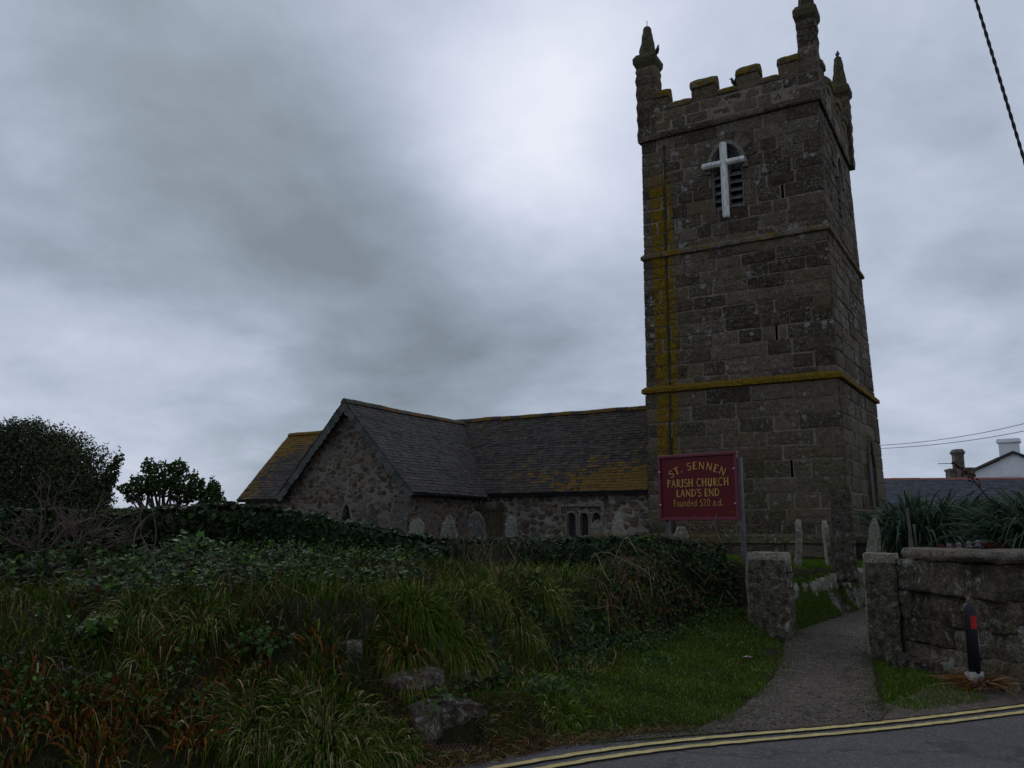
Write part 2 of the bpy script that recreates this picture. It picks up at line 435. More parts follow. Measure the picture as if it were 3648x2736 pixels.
def slate_mat(name, dark, light, lich, mode):
    m, g = newmat(name)
    ob = g.n('ShaderNodeTexCoord').outputs['Object']
    sp = g.n('ShaderNodeSeparateXYZ', {0: ob})
    rnd = g.n('ShaderNodeAttribute', attribute_name='rnd').outputs['Fac']
    n1 = g.noise(ob, 0.7, 5)
    n2 = g.con(g.noise(ob, 4.0, 5, 0.65), 1.8)
    n4 = g.con(g.noise(ob, 16.0, 5, 0.7), 1.6)
    f = g.math('ADD', g.math('MULTIPLY', rnd, 0.5), g.math('MULTIPLY', n2, 0.5))
    base = g.ramp(f, [(0.2, dark), (0.8, light)])
    base = g.mix(g.math('MULTIPLY', g.step(n4, 0.62, 0.74), 0.6), base, tuple(x * 2.2 for x in light))
    gold = g.ramp(n4, [(0.2, (0.065, 0.038, 0.008)), (0.5, (0.135, 0.074, 0.010)), (0.85, (0.20, 0.118, 0.014))])
    if lich > 0:
        if mode == 'nave':
            a = g.step(sp.outputs[0], -9.5, 0.2)                       # towards the tower
            zb = g.math('SUBTRACT', 1.0, g.step(sp.outputs[2], 2.9, 4.6))  # towards the eave
            zt = g.step(sp.outputs[2], 5.72, 6.05)
            low = g.math('MULTIPLY', g.math('MULTIPLY', a, a), g.math('ADD', 0.03, g.math('MULTIPLY', zb, 0.44)))
            w = g.math('ADD', 0.045, low)
            w = g.math('ADD', w, g.math('MULTIPLY', zt, 0.2))
            east = g.math('SUBTRACT', 1.0, g.step(sp.outputs[0], -14.2, -12.6))   # beyond the transept
            edge = g.math('SUBTRACT', 1.0, g.step(sp.outputs[0], -19.0, -17.6))
            w = g.math('ADD', w, g.math('MULTIPLY', east, g.math('ADD', g.math('MULTIPLY', g.step(sp.outputs[2], 4.4, 5.9), 0.36), g.math('MULTIPLY', edge, 0.22))))
        else:
            w = g.math('ADD', 0.0, g.math('MULTIPLY', g.step(sp.outputs[2], 5.55, 5.95), 0.2))
            w = g.math('ADD', w, g.math('MULTIPLY', g.step(sp.outputs[1], -1.0, 1.5), 0.05))
        s = g.math('ADD', g.math('MULTIPLY', n2, 0.45), g.math('ADD', g.math('MULTIPLY', rnd, 0.30), g.math('MULTIPLY', n1, 0.25)))
        k = g.step(g.math('ADD', s, w), 0.69, 0.80)
        base = g.mix(g.math('MULTIPLY', k, lich), base, gold)
        base = g.mix(g.math('MULTIPLY', g.step(g.math('ADD', g.noise(ob, 1.6, 5), g.math('MULTIPLY', n4, 0.2)), 0.74, 0.82), 0.6), base, (0.02, 0.022, 0.012))
    finish(g, base, 0.78, g.math('ADD', n4, g.math('MULTIPLY', n2, 0.5)), 0.35, 0.015, 0.15)
    return m
slate_mat('nave_slate', (0.026, 0.022, 0.019), (0.078, 0.068, 0.058), 0.95, 'nave')
slate_mat('transept_slate', (0.042, 0.037, 0.033), (0.105, 0.094, 0.084), 0.9, 'transept')
slate_mat('cottage_slate', (0.040, 0.043, 0.055), (0.075, 0.080, 0.095), 0.0, '')
slate_mat('hung_slate', (0.055, 0.058, 0.052), (0.135, 0.138, 0.125), 0.0, '')

def leafmat(name, rough=0.55, spec=0.35, gain=1.0, trans=True):
    m, g = newmat(name)
    t = g.n('ShaderNodeAttribute', attribute_name='tint').outputs['Color']
    ob = g.n('ShaderNodeTexCoord').outputs['Object']
    c = g.mix(0.5, t, g.ramp(g.noise(ob, 25.0, 3), [(0.3, 0.45), (0.7, 1.5)]), 'MULTIPLY')
    finish(g, c, rough, None, spec=spec, trans=c if trans else None)
    return m
leafmat('grass_blade', 0.75, 0.06)
leafmat('broad_leaf', 0.6, 0.25)
leafmat('ivy_leaf', 0.62, 0.12)
leafmat('dry_stem', 0.9, 0.1, trans=False)

def ground_mat():
    m, g = newmat('soil_and_turf')
    ob = g.n('ShaderNodeTexCoord').outputs['Object']
    n = g.noise(ob, 1.4, 6, 0.6)
    n4 = g.noise(ob, 18.0, 6, 0.7)
    base = g.mix(g.step(n, 0.4, 0.6), (0.020, 0.018, 0.010), (0.024, 0.028, 0.011))
    base = g.mix(g.step(n4, 0.45, 0.7), base, (0.05, 0.04, 0.024))
    finish(g, base, 0.95, g.math('ADD', n4, n), 0.8, 0.05, 0.1)
ground_mat()

def tarmac(name, c0, c1, grit, fade, cell):
    m, g = newmat(name)
    ob = g.n('ShaderNodeTexCoord').outputs['Object']
    n1 = g.con(g.noise(ob, 0.8, 6, 0.6), 2.4)
    n2 = g.con(g.noise(ob, 6.0, 6, 0.65), 2.4)
    n3 = g.con(g.noise(ob, 60.0, 4, 0.8), 2.0)
    vo = g.n('ShaderNodeTexVoronoi', {'Vector': ob, 'Scale': cell})
    rs = g.n('ShaderNodeSeparateXYZ', {0: vo.outputs['Color']})
    base = g.mix(g.math('ADD', g.math('MULTIPLY', n1, 0.65), g.math('MULTIPLY', n2, 0.35)), c0, c1)
    base = g.mix(grit, base, g.ramp(rs.outputs[0], [(0.0, 0.35), (0.6, 0.9), (0.9, 1.5), (1.0, 2.6)]), 'MULTIPLY')
    base = g.mix(grit * 0.7, base, g.ramp(n3, [(0.1, 0.5), (0.5, 1.0), (0.9, 1.6)]), 'MULTIPLY')
    base = g.mix(g.math('MULTIPLY', g.step(n2, 0.55, 0.95), fade), base, (0.03, 0.026, 0.018))
    # thin sealed cracks and damp patches
    cr = g.n('ShaderNodeTexVoronoi', {'Vector': g.n('ShaderNodeVectorMath', {0: ob, 1: g.n('ShaderNodeVectorMath', {0: g.n('ShaderNodeTexNoise', {'Vector': ob, 'Scale': 2.5, 'Detail': 5.0}).outputs['Color'], 'Scale': 0.7}, operation='SCALE').outputs[0]}, operation='ADD').outputs[0], 'Scale': 0.55}, feature='DISTANCE_TO_EDGE').outputs['Distance']
    base = g.mix(g.math('MULTIPLY', g.step(cr, 0.018, 0.004), 0.55), base, tuple(x * 0.45 for x in c0))
    base = g.mix(g.math('MULTIPLY', g.step(g.con(g.noise(ob, 1.9, 4), 2.5), 0.62, 0.9), 0.28), base, tuple(x * 0.6 for x in c0))
    finish(g, base, 0.86, g.math('ADD', g.math('MULTIPLY', vo.outputs['Distance'], 1.0), n3), 0.7, 0.010, 0.25)
tarmac('road_tarmac', (0.082, 0.078, 0.079), (0.118, 0.110, 0.108), 0.45, 0.20, 70.0)
tarmac('path_tarmac', (0.072, 0.058, 0.044), (0.118, 0.094, 0.073), 0.6, 0.55, 42.0)

def paint_mat():
    m, g = newmat('yellow_paint')
    ob = g.n('ShaderNodeTexCoord').outputs['Object']
    n = g.con(g.noise(ob, 5.0, 6, 0.7), 2.3)
    n3 = g.con(g.noise(ob, 45.0, 4, 0.8), 2.0)
    c = g.ramp(n, [(0.1, (0.33, 0.26, 0.11)), (0.8, (0.56, 0.46, 0.20))])
    c = g.mix(g.step(g.math('ADD', g.math('MULTIPLY', n, 0.6), g.math('MULTIPLY', n3, 0.5)), 0.74, 0.86), c, (0.12, 0.105, 0.08))
    finish(g, c, 0.85, n3, 0.5, 0.005, 0.1)
paint_mat()

plain('lead_dark', (0.03, 0.032, 0.035), 0.55)
plain('pipe_moss', (0.028, 0.032, 0.02), 0.8)
plain('gutter_iron', (0.035, 0.036, 0.036), 0.6)
plain('downpipe_paint', (0.12, 0.135, 0.16), 0.5)
plain('void_dark', (0.006, 0.006, 0.006), 0.9)
plain('window_glass', (0.010, 0.010, 0.014), 0.5, 0, 0.2)
plain('lead_came', (0.10, 0.10, 0.11), 0.6)
plain('louvre_slate', (0.17, 0.17, 0.165), 0.8, var=0.45, scale=6)
plain('tracery_stone', (0.10, 0.095, 0.10), 0.85, var=0.4)
plain('post_metal', (0.10, 0.104, 0.108), 0.5, 0.2)
plain('bolt_metal', (0.5, 0.5, 0.5), 0.4, 0.6)
plain('rusty_iron', (0.06, 0.03, 0.018), 0.9)
plain('gold_letter', (0.62, 0.32, 0.065), 0.5, var=0.12)
plain('letter_shadow', (0.006, 0.005, 0.006), 0.6)
plain('crow_feather', (0.008, 0.008, 0.010), 0.5)
plain('crow_beak', (0.02, 0.02, 0.02), 0.4)
plain('cable_black', (0.012, 0.012, 0.014), 0.6)
plain('wire_grey', (0.06, 0.06, 0.065), 0.6)
plain('bollard_black', (0.012, 0.014, 0.02), 0.5, var=0.35)
plain('reflector_red', (0.42, 0.012, 0.008), 0.3, var=0.1)
plain('reflector_white', (0.62, 0.64, 0.66), 0.35, var=0.1)
plain('white_worn', (0.34, 0.34, 0.32), 0.8, var=0.35, scale=20)
plain('white_render', (0.86, 0.88, 0.90), 0.8, var=0.07, scale=2)
plain('white_trim', (0.7, 0.72, 0.73), 0.5, var=0.05)
plain('ridge_terracotta', (0.26, 0.095, 0.06), 0.8)
plain('verge_brown', (0.13, 0.085, 0.07), 0.8)
plain('chimney_brown', (0.13, 0.115, 0.10), 0.9, var=0.5, scale=5)
plain('bark_grey', (0.075, 0.062, 0.052), 0.95, var=0.4)
plain('bark_dark', (0.035, 0.03, 0.025), 0.95, var=0.4)
plain('finial_paint', (0.10, 0.10, 0.11), 0.6, var=0.4, scale=30)
plain('finial_dark', (0.04, 0.04, 0.045), 0.6)
plain('litter_white', (0.55, 0.53, 0.55), 0.5)
plain('litter_red', (0.4, 0.05, 0.06), 0.5)

def board_mat():
    m, g = newmat('maroon_paint')
    ob = g.n('ShaderNodeTexCoord').outputs['Object']
    n = g.noise(ob, 3.0, 5)
    finish(g, g.ramp(n, [(0.3, (0.10, 0.005, 0.010)), (0.7, (0.135, 0.008, 0.014))]), 0.38, g.noise(ob, 30, 3), 0.05, 0.005, 0.25)
    m, g = newmat('maroon_frame')
    ob = g.n('ShaderNodeTexCoord').outputs['Object']
    n = g.noise(ob, 8.0, 5)
    finish(g, g.ramp(n, [(0.3, (0.12, 0.014, 0.030)), (0.7, (0.18, 0.026, 0.045))]), 0.4, n, 0.1, 0.005, 0.45)
    m, g = newmat('cross_timber')
    ob = g.n('ShaderNodeTexCoord').outputs['Object']
    st = g.n('ShaderNodeVectorMath', {0: ob, 1: (9.0, 9.0, 1.6)}, operation='MULTIPLY').outputs[0]
    n = g.noise(st, 1.6, 6, 0.7)
    n2 = g.noise(ob, 1.5, 3)
    c = g.mix(g.step(g.math('ADD', n, g.math('MULTIPLY', g.math('SUBTRACT', n2, 0.5), 0.4)), 0.42, 0.6), (0.58, 0.59, 0.52), (0.88, 0.88, 0.86))
    c = g.mix(g.step(n, 0.70, 0.78), c, (0.16, 0.12, 0.09))
    finish(g, c, 0.85, n, 0.5, 0.01, 0.2)
board_mat()
M = MATS

# ------------------------------------------------------------------ terrain
def sm(t):
    t = np.clip(t, 0.0, 1.0)
    return t * t * (3 - 2 * t)
FX = [-60, -14, -4, -1.6, -0.9, -0.1, 1.0, 2.5, 3.4, 3.9, 5.0, 6.1, 7.5, 12, 20, 60]
FY = [-22, -0.6, 4.55, 5.85, 6.45, 7.6, 9.6, 12.0, 12.6, 12.45, 13.6, 14.9, 15.4, 16.5, 18.2, 30]
YX = [-60, -14, -3, -1.5, -0.18, 0.32, 1.07, 1.85, 2.68, 3.61, 4.8, 7, 12, 60]
YY = [-25.5, -1.0, 4.45, 5.30, 6.08, 6.42, 6.80, 7.06, 7.30, 7.65, 8.17, 9.15, 11.6, 34]
EY = [6.7, 7.1, 8.0, 9.6, 10.8, 11.8, 12.5]
EX = [0.6, 1.46, 2.1, 2.9, 3.35, 3.65, 3.9]
WX = np.array([-40, -12, -5.5, -4.64, -3.49, -2.72, -2.1, -1.6, -1.0, 0.3, 2.0, 3.15])
WY = np.array([-4, 7.3, 9.25, 9.8, 10.4, 10.8, 11.0, 11.3, 11.6, 12.0, 12.45, 12.75])
WZ = np.array([1.85, 1.85, 1.76, 1.78, 1.84, 1.78, 1.64, 1.50, 1.37, 1.42, 1.42, 1.30])
def foot_d(x, y):
    yf = np.interp(x, FX, FY)
    s = (np.interp(x + 0.25, FX, FY) - np.interp(x - 0.25, FX, FY)) / 0.5
    return (y - yf) / np.sqrt(1 + s * s)
def hmap(x, y):
    x = np.asarray(x, float)
    y = np.asarray(y, float)
    yl = np.interp(x, YX, YY)
    d = foot_d(x, y)
    base = 0.3 * sm((y - 9) / 6) * sm((x - 2) / 1.5) * sm((y - yl - 0.5) / 2)
    w = np.interp(x, [-4, -1.4, -0.6, 3.3, 3.9], [1.9, 0.95, 0.75, 0.7, 0.32])
    H = np.interp(x, [-6, -1, 2.6, 3.4, 4.2, 6, 9, 12], [0.86, 0.74, 0.68, 0.66, 0.76, 0.62, 0.5, 0.45])
    P = np.stack([x, y, x * 0], -1)
    lump = 0.09 * fnoise(P, 1.1) + 0.05 * fnoise(P, 2.7, 2)
    bank = H * sm(d / w) + np.interp(x, [-6, 3, 3.6], [0.18, 0.14, 0.0]) * sm((d - w) / 2.5)
    left = sm((3.2 - x) / 0.5)
    verge = 0.27 * sm(1 + d / 1.7) * sm((y - yl - 0.25) / 0.8) * sm((np.interp(y, EY, EX) - x) / 0.5)
    z = base + bank + verge + lump * sm(d / 0.6 + 0.3) * left * sm((y - yl - 0.3) / 0.6) * sm((15 - y) / 2)
    zc = np.interp(x, [-14, 0, 6, 14, 30], [1.15, 0.95, 0.74, 0.75, 0.6])
    z = z + (zc - z) * np.where(x < 3.4, sm((y - np.interp(x, WX, WY)) / 2.5), sm((d - 3) / 7))
    z = z + 0.07 * np.exp(-((x - 4.35) / 0.42) ** 2 - ((y - 9.0) / 0.9) ** 2) * sm((y - yl - 0.15) / 0.4)
    # level ground round the drain
    rr = np.sqrt(((x + 0.45) / 0.24) ** 2 + ((y - 6.56) / 0.17) ** 2)
    z = z * (1 - sm((1.45 - rr) / 0.5))
    return z
def hz(x, y):
    return float(hmap(np.array([x]), np.array([y]))[0])
def at(u, v, Y):
    d = raydir(u, v)
    k = Y / d[1]
    return Vector((d[0] * k, Y, EYE + d[2] * k))
def hit(u, v, t0=4.0, t1=60.0):
    """where the sight line of a photograph point meets the ground"""
    d = raydir(u, v)
    t = np.arange(t0, t1, 0.02)
    z = EYE + d[2] * t
    ok = np.nonzero(z <= hmap(d[0] * t, d[1] * t))[0]
    k = t[ok[0]] if len(ok) else t1
    return Vector((d[0] * k, d[1] * k, hz(d[0] * k, d[1] * k)))
D = 1.6492  # photograph pixels per unit of the on-screen measurements

def grid_mesh(name, X, Y, Z, m, kind='structure', smooth=True):
    ny, nx = X.shape
    idx = np.arange(nx * ny).reshape(ny, nx)
    q = np.stack([idx[:-1, :-1], idx[:-1, 1:], idx[1:, 1:], idx[1:, :-1]], -1).reshape(-1, 4)
    me = mesh_np(name, np.stack([X, Y, Z], -1), q, smooth=smooth)
    o = link(name, me, m)
    o['kind'] = kind
    return o
xs = np.concatenate([[-900, -400, -150, -80, -50, -35, -28, -22, -18, -15], np.arange(-13, 10, 0.1), [10.5, 11, 12, 13, 15, 17, 20, 25, 30, 40, 60, 100, 200, 500, 900]])
ys = np.concatenate([[-200, -80, -40, -20, -10, -5, -2, 0, 1, 2], np.arange(2.5, 20, 0.1), [20.5, 21, 22, 23, 25, 27, 30, 35, 40, 50, 70, 100, 180, 400, 900, 2500]])
X, Y = np.meshgrid(xs, ys)
grid_mesh('ground', X, Y, hmap(X, Y), M['soil_and_turf'])

# road, path, yellow lines
t = np.concatenate([np.arange(-60, -6, 4.0), np.arange(-6, 8, 0.15), np.arange(8, 61, 4.0)])
yfar = np.interp(t, YX, YY) + np.interp(t, [-60, 0.0, 0.9, 2.8, 3.4, 4.6, 6, 60], [0.22, 0.25, 0.30, 0.12, 0.10, 0.10, 0.10, 0.10])
k = np.linspace(0, 1, 12)[:, None]
Xr = np.repeat(t[None], 12, 0)
ynear = np.interp(t, YX, YY) - 7.5
Yr = ynear + (yfar - ynear) * k
grid_mesh('road', Xr, Yr, np.full_like(Xr, 0.004), M['road_tarmac'])
L = np.array([(0.5, 6.75), (1.46, 7.15), (2.1, 8.0), (2.9, 9.6), (3.4, 10.8), (3.75, 11.8), (4.1, 12.4), (5.0, 13.45), (6.0, 14.65), (7.5, 15.1), (10, 15.6)])
Rr = np.array([(3.2, 7.55), (3.45, 7.95), (3.5, 8.3), (3.9, 9.3), (4.3, 10.3), (4.55, 11.0), (5.0, 11.8), (6.2, 13.2), (7.2, 13.6), (8.5, 14.0), (10.5, 14.4)])
tt = np.linspace(0, 10, 120)
Lx, Ly = np.interp(tt, range(11), L[:, 0]), np.interp(tt, range(11), L[:, 1])
Rx, Ry = np.interp(tt, range(11), Rr[:, 0]), np.interp(tt, range(11), Rr[:, 1])
k = np.linspace(0, 1, 24)[:, None]
Xp, Yp = Lx + (Rx - Lx) * k, Ly + (Ry - Ly) * k
grid_mesh('path', Xp, Yp, hmap(Xp, Yp) + 0.014, M['path_tarmac'])
t = np.concatenate([np.arange(2.0, 8, 0.15), np.arange(8, 61, 4.0)])
k = np.linspace(0, 1, 24)[:, None]
y0_ = np.interp(t, YX, YY) + 0.06
Xf = np.repeat(t[None], 24, 0)
Yf = y0_ + np.interp(t, [2.0, 3.4, 4.4, 5.4, 60], [0.15, 0.5, 0.9, 1.3, 1.2]) * k
grid_mesh('footway', Xf, Yf, np.maximum(hmap(Xf, Yf), 0) + 0.012, M['path_tarmac'])
def yline(name, off, w):
    t = np.concatenate([np.arange(-40, -3, 2.0), np.arange(-3, 8, 0.06), np.arange(8, 40, 2.0)])
    y0 = np.interp(t, YX, YY)
    for _ in range(60):
        y0[20:-20] = (y0[19:-21] + y0[20:-20] * 2 + y0[21:-19]) / 4
    s = np.gradient(y0, t)
    nx, ny = s / np.sqrt(1 + s * s), -1 / np.sqrt(1 + s * s)
    jit = 0.005 * np.sin(t * 23) + 0.005 * np.sin(t * 57 + off * 40) + rng.uniform(-.004, .004, len(t))
    X = np.stack([t + nx * (off + jit), t + nx * (off + w + jit * 0.6)])
    Y = np.stack([y0 + ny * (off + jit), y0 + ny * (off + w + jit * 0.6)])
    return grid_mesh(name, X, Y, np.full_like(X, 0.019), M['yellow_paint'])
yline('yellow_line', 0.0, 0.068)
yline('yellow_line', 0.18, 0.068)

# ------------------------------------------------------------------ rounded stones
def stone_pts(n=7):
    """cube-sphere grid: points in [-1,1]^3 on a cube, quads"""
    vs, fs, key = [], [], {}
    def vid(p):
        k = tuple(np.round(p, 5))
        if k not in key:
            key[k] = len(vs)
            vs.append(p)
        return key[k]
    r = np.linspace(-1, 1, n)
    for ax in range(3):
        for sg in (-1, 1):
            for i in range(n - 1):
                for j in range(n - 1):
                    q = []
                    for (a, b) in ((i, j), (i + 1, j), (i + 1, j + 1), (i, j + 1)):
                        p = [0, 0, 0]
                        p[ax] = sg
                        p[(ax + 1) % 3] = r[a]
                        p[(ax + 2) % 3] = r[b]
                        q.append(vid(tuple(p)))
                    fs.append(tuple(q if sg > 0 else q[::-1]))
    return np.array(vs, float), fs
_SP = {n: stone_pts(n) for n in (5, 9, 13)}
def stone(mb, c, half, rot=0.0, rnd=0.25, amp=0.03, n=9, seed=0, tilt=(0, 0), fr=3.0):
    """one rough rounded block added to a mesh collector"""
    v, f = _SP[n]
    half = np.array(half)
    p = v.copy()
    ln = np.linalg.norm(p, axis=1, keepdims=True)
    sph = p / ln * 1.25
    p = p * (1 - rnd) + sph * rnd
    p = p * half
    q = p + vnoise(p + seed * 3.7, fr, seed) * amp + vnoise(p + seed * 1.3, fr * 3, seed + 1) * amp * 0.35
    m = Matrix.Rotation(rot, 3, 'Z') @ Matrix.Rotation(tilt[0], 3, 'X') @ Matrix.Rotation(tilt[1], 3, 'Y')
    q = q @ np.array(m).T + np.array(c)
    mb.cur = random.random()
    mb.add(q.tolist(), f)

# ------------------------------------------------------------------ the church
AN = R(-30.5)
ca, sa = math.cos(AN), math.sin(AN)
C0 = (4.4001, 27.0960)
def W(a, b, z):
    return Vector((C0[0] + a * ca - b * sa, C0[1] + a * sa + b * ca, z))
church = empty('church', (C0[0], C0[1], 0), AN, 'grey granite parish church with tall battlemented tower and long slate roofs', 'church')
TW = 6.1
def skew(v):
    """the right face is not quite square to the front, most so at the foot"""
    v[:, 0] += np.interp(v[:, 2], [0, 6, 15], [.056, .038, .004]) * v[:, 1]
    return v
def taper(v):
    """the tower leans in a little above each string course"""
    v = np.array(v, float)
    z = v[:, 2]
    s = np.where(z < 6.0, 1.0 - 0.002 * np.clip(z, 0, 6) / 6, np.where(z < 10.65, np.interp(z, [6, 10.65], [0.988, 0.981]), np.interp(z, [10.65, 14.85], [0.974, 0.968])))
    s = np.where(z > 14.95, 1.0, s)
    c = TW / 2
    v[:, 0] = c + (v[:, 0] - c) * s
    v[:, 1] = c + (v[:, 1] - c) * s
    v[:, 1] *= 1 + .035 * np.clip(1 - z / 14, 0, 1)
    return skew(v)
def rough(v, amp=0.010):
    return v + vnoise(v, 5.0, 1) * amp + vnoise(v, 14.0, 4) * amp * 0.6
def facemap(side):
    """(along, out, z) -> church local; side 0 front, 1 right, 2 back, 3 left"""
    def f(a, o, z):
        return ((a, -o, z), (TW + o, a, z), (TW - a, TW + o, z), (-o, TW - a, z))[side]
    return f
def arch_half(z, z0, w, rise):
    """half width of a pointed arch opening above its springing"""
    k = min(max((z - z0) / rise, 0.0), 1.0)
    return w * math.sqrt(max(0.0, 1 - k ** 1.9))
def win_gap(z):
    if 11.87 < z < 13.35:
        return (3.05 - 0.53, 3.05 + 0.53)
    if 13.35 <= z < 14.15:
        h = arch_half(z, 13.35, 0.53, 0.80)
        return (3.05 - h, 3.05 + h)
    return None
SLITS = [(4.81, 11.91, 12.37), (4.36, 7.37, 7.82), (4.57, 3.14, 3.65)]
CO = [0.3, 0.8, 1.28, 1.74, 2.2, 2.68, 3.14, 3.65, 4.1, 4.55, 5.0, 5.5, 5.98, 6.42, 6.9, 7.37, 7.82, 8.24, 8.66, 9.08, 9.5, 9.9, 10.28, 10.64, 11.05, 11.5, 11.91, 12.37, 12.78, 13.2, 13.62, 14.02, 14.46, 14.92]
def courses(mb, fm, side, z_list, a0, a1, gapf, cell, jit=0.02, wr=(0.5, 1.25), slits=()):
    joint = 0.026
    for z0, z1 in zip(z_list[:-1], z_list[1:]):
        cuts = [a0]
        big = 1.25 if z0 < 6 else (1.05 if z0 < 10.6 else 0.9)
        while cuts[-1] < a1 - 0.55:
            cuts.append(min(a1, cuts[-1] + random.uniform(*wr) * big))
        cuts[-1] = a1
        for sx, s0, s1 in slits:
            if abs((s0 + s1) / 2 - (z0 + z1) / 2) < 0.15:
                cuts = [c for c in cuts if abs(c - sx) > 0.3 or c in (a0, a1)] + [sx - 0.05, sx + 0.05]
                cuts.sort()
        for b0, b1 in zip(cuts[:-1], cuts[1:]):
            if any(abs((b0 + b1) / 2 - sx) < 0.02 and abs((s0 + s1) / 2 - (z0 + z1) / 2) < 0.15 for sx, s0, s1 in slits):
                continue
            mb.cur = random.random()
            dj = random.uniform(-jit, jit)
            l0 = b0 + (joint * random.uniform(0.4, 1.8) if b0 > a0 + 0.01 else 0)
            l1 = b1 - (joint * random.uniform(0.4, 1.8) if b1 < a1 - 0.01 else 0)
            y0, y1 = z0 + joint * random.uniform(0.3, 1.3), z1 - joint * random.uniform(0.3, 1.3)
            na, nz = max(2, int((l1 - l0) / cell)), max(2, int((y1 - y0) / cell))
            As, Zs = np.linspace(l0, l1, na + 1), np.linspace(y0, y1, nz + 1)
            sk = [random.uniform(-0.014, 0.014) for _ in range(4)]
            vs, fs, key = [], [], {}
            def put(i, j):
                if (i, j) not in key:
                    e0 = min(i, na - i) == 0
                    e1 = min(j, nz - j) == 0
                    u_, w_ = i / na, j / nz
                    o = dj * min(1, (As[i] - a0) / 0.3, (a1 - As[i]) / 0.3) - (0.010 if e0 or e1 else 0)
                    zz = Zs[j] + (sk[0] * (1 - u_) + sk[1] * u_) * (1 - w_) + (sk[2] * (1 - u_) + sk[3] * u_) * w_
                    aa = As[i]
                    if e0 and e1 and a0 + 0.01 < As[i] < a1 - 0.01:
                        aa += 0.018 * (1 if i == 0 else -1)
                    key[(i, j)] = len(vs)
                    vs.append(fm(aa, o, zz))
                return key[(i, j)]
            edge = []
            for i in range(na):
                for j in range(nz):
                    gp = gapf((Zs[j] + Zs[j + 1]) / 2) if gapf else None
                    if gp and gp[0] < (As[i] + As[i + 1]) / 2 < gp[1]:
                        continue
                    fs.append((put(i, j), put(i + 1, j), put(i + 1, j + 1), put(i, j + 1)))
            ring = [(i, 0) for i in range(na)] + [(na, j) for j in range(nz)] + [(i, nz) for i in range(na, 0, -1)] + [(0, j) for j in range(nz, 0, -1)]
            for q in range(len(ring)):
                r0, r1 = ring[q], ring[(q + 1) % len(ring)]
                if r0 in key and r1 in key:
                    p0, p1 = vs[key[r0]], vs[key[r1]]
                    inn = []
                    for (ii, jj) in (r1, r0):
                        inn.append(fm(As[ii], -0.05, Zs[jj]))
                    n0 = len(vs)
                    vs += inn
                    fs.append((key[r0], n0 + 1, n0, key[r1]))
            mb.add(vs, fs)
mb = MB()
for side in range(4):
    fm = facemap(side)
    cs = 0.075 if side in (0, 1) else 0.6
    courses(mb, fm, side, CO, 0.0, TW, (win_gap if side < 2 else None), cs, 0.012, slits=(SLITS if side == 0 else ()))
# mortar behind the blocks, one strip per course so the openings stay open
mb.mi = 1
for side in range(4):
    fm = facemap(side)
    for z0, z1 in zip(CO[:-1], CO[1:]):
        mb.cur = 0.5
        gaps = []
        if side < 2:
            for q in (0.1, 0.5, 0.9):
                gp = win_gap(z0 + (z1 - z0) * q)
                if gp:
                    gaps = [(min([gp[0]] + [x[0] for x in gaps]), max([gp[1]] + [x[1] for x in gaps]))]
        if side == 0:
            for sx, s0, s1 in SLITS:
                if abs((s0 + s1) / 2 - (z0 + z1) / 2) < 0.15:
                    gaps.append((sx - 0.04, sx + 0.04))
        gaps.sort()
        a = 0.02
        for g0, g1 in gaps + [(TW - 0.02, None)]:
            if g0 > a:
                mb.add([fm(a, -0.034, z0), fm(g0, -0.034, z0), fm(g0, -0.034, z1), fm(a, -0.034, z1)], [(0, 1, 2, 3)])
            a = g1
mb.mi = 0
tower = mb.build('tower_wall', [M['tower_stone'], M['mortar_stone']], church, warp=lambda v: rough(taper(v)))

# dark rooms behind the slits and louvres
for sx, s0, s1 in SLITS:
    b = MB()
    vs = [(sx - 0.06, 0.06, s0 - .02), (sx + 0.06, 0.06, s0 - .02), (sx + 0.06, 0.06, s1 + .02), (sx - 0.06, 0.06, s1 + .02), (sx - 0.06, 0.5, s0), (sx + 0.06, 0.5, s0), (sx + 0.06, 0.5, s1), (sx - 0.06, 0.5, s1)]
    b.add(vs, [(4, 5, 6, 7), (0, 1, 5, 4), (2, 3, 7, 6), (1, 2, 6, 5), (3, 0, 4, 7)])
    b.build('wall_slit', M['void_dark'], tower, warp=taper)

def band(mb, z0, z1, proj, slope=0.0, under=0.04, s=1.0, seg=0.35, cut=None):
    """string course round the tower, in short stones; section: sloping top, square face, undercut"""
    inset = TW / 2 * (1 - s)
    for side in range(4):
        fm = facemap(side)
        a = inset - proj
        end = TW - inset + proj
        n = max(1, int((end - a) / (seg if side < 2 else 2.0)))
        cutsa = np.linspace(a, end, n + 1)
        if side < 2:
            cutsa[1:-1] += rng.uniform(-0.1, 0.1, n - 1) * seg
        for i in range(n):
            mb.cur = random.random()
            x0, x1 = cutsa[i], cutsa[i + 1]
            m0 = (0 if i else 1)
            m1 = (0 if i < n - 1 else 1)
            j = random.uniform(-0.008, 0.008)
            jz = random.uniform(-0.01, 0.01)
            def mi(e, o, x):  # mitre at the corners
                return x + (proj + inset + o) * e
            prof = [(-inset - 0.05, z1 + slope), (-inset + 0.005, z1 + slope), (-inset + proj + j, z1 - 0.03 + jz), (-inset + proj + j, z0 + under + jz), (-inset + proj * 0.45, z0), (-inset - 0.05, z0)]
            vs = []
            for (o, z) in prof:
                xx0 = x0 if not m0 else x0 + (proj - (o + inset))
                vs.append(fm(xx0, o, z))
            for (o, z) in prof:
                xx1 = x1 if not m1 else x1 - (proj - (o + inset))
                vs.append(fm(xx1, o, z))
            k = len(prof)
            fs = [(q, q + k, (q + 1) % k + k, (q + 1) % k) for q in range(k)] + [tuple(range(k)), tuple(range(2 * k - 1, k - 1, -1))]
            mb.add(vs, fs)
    return mb
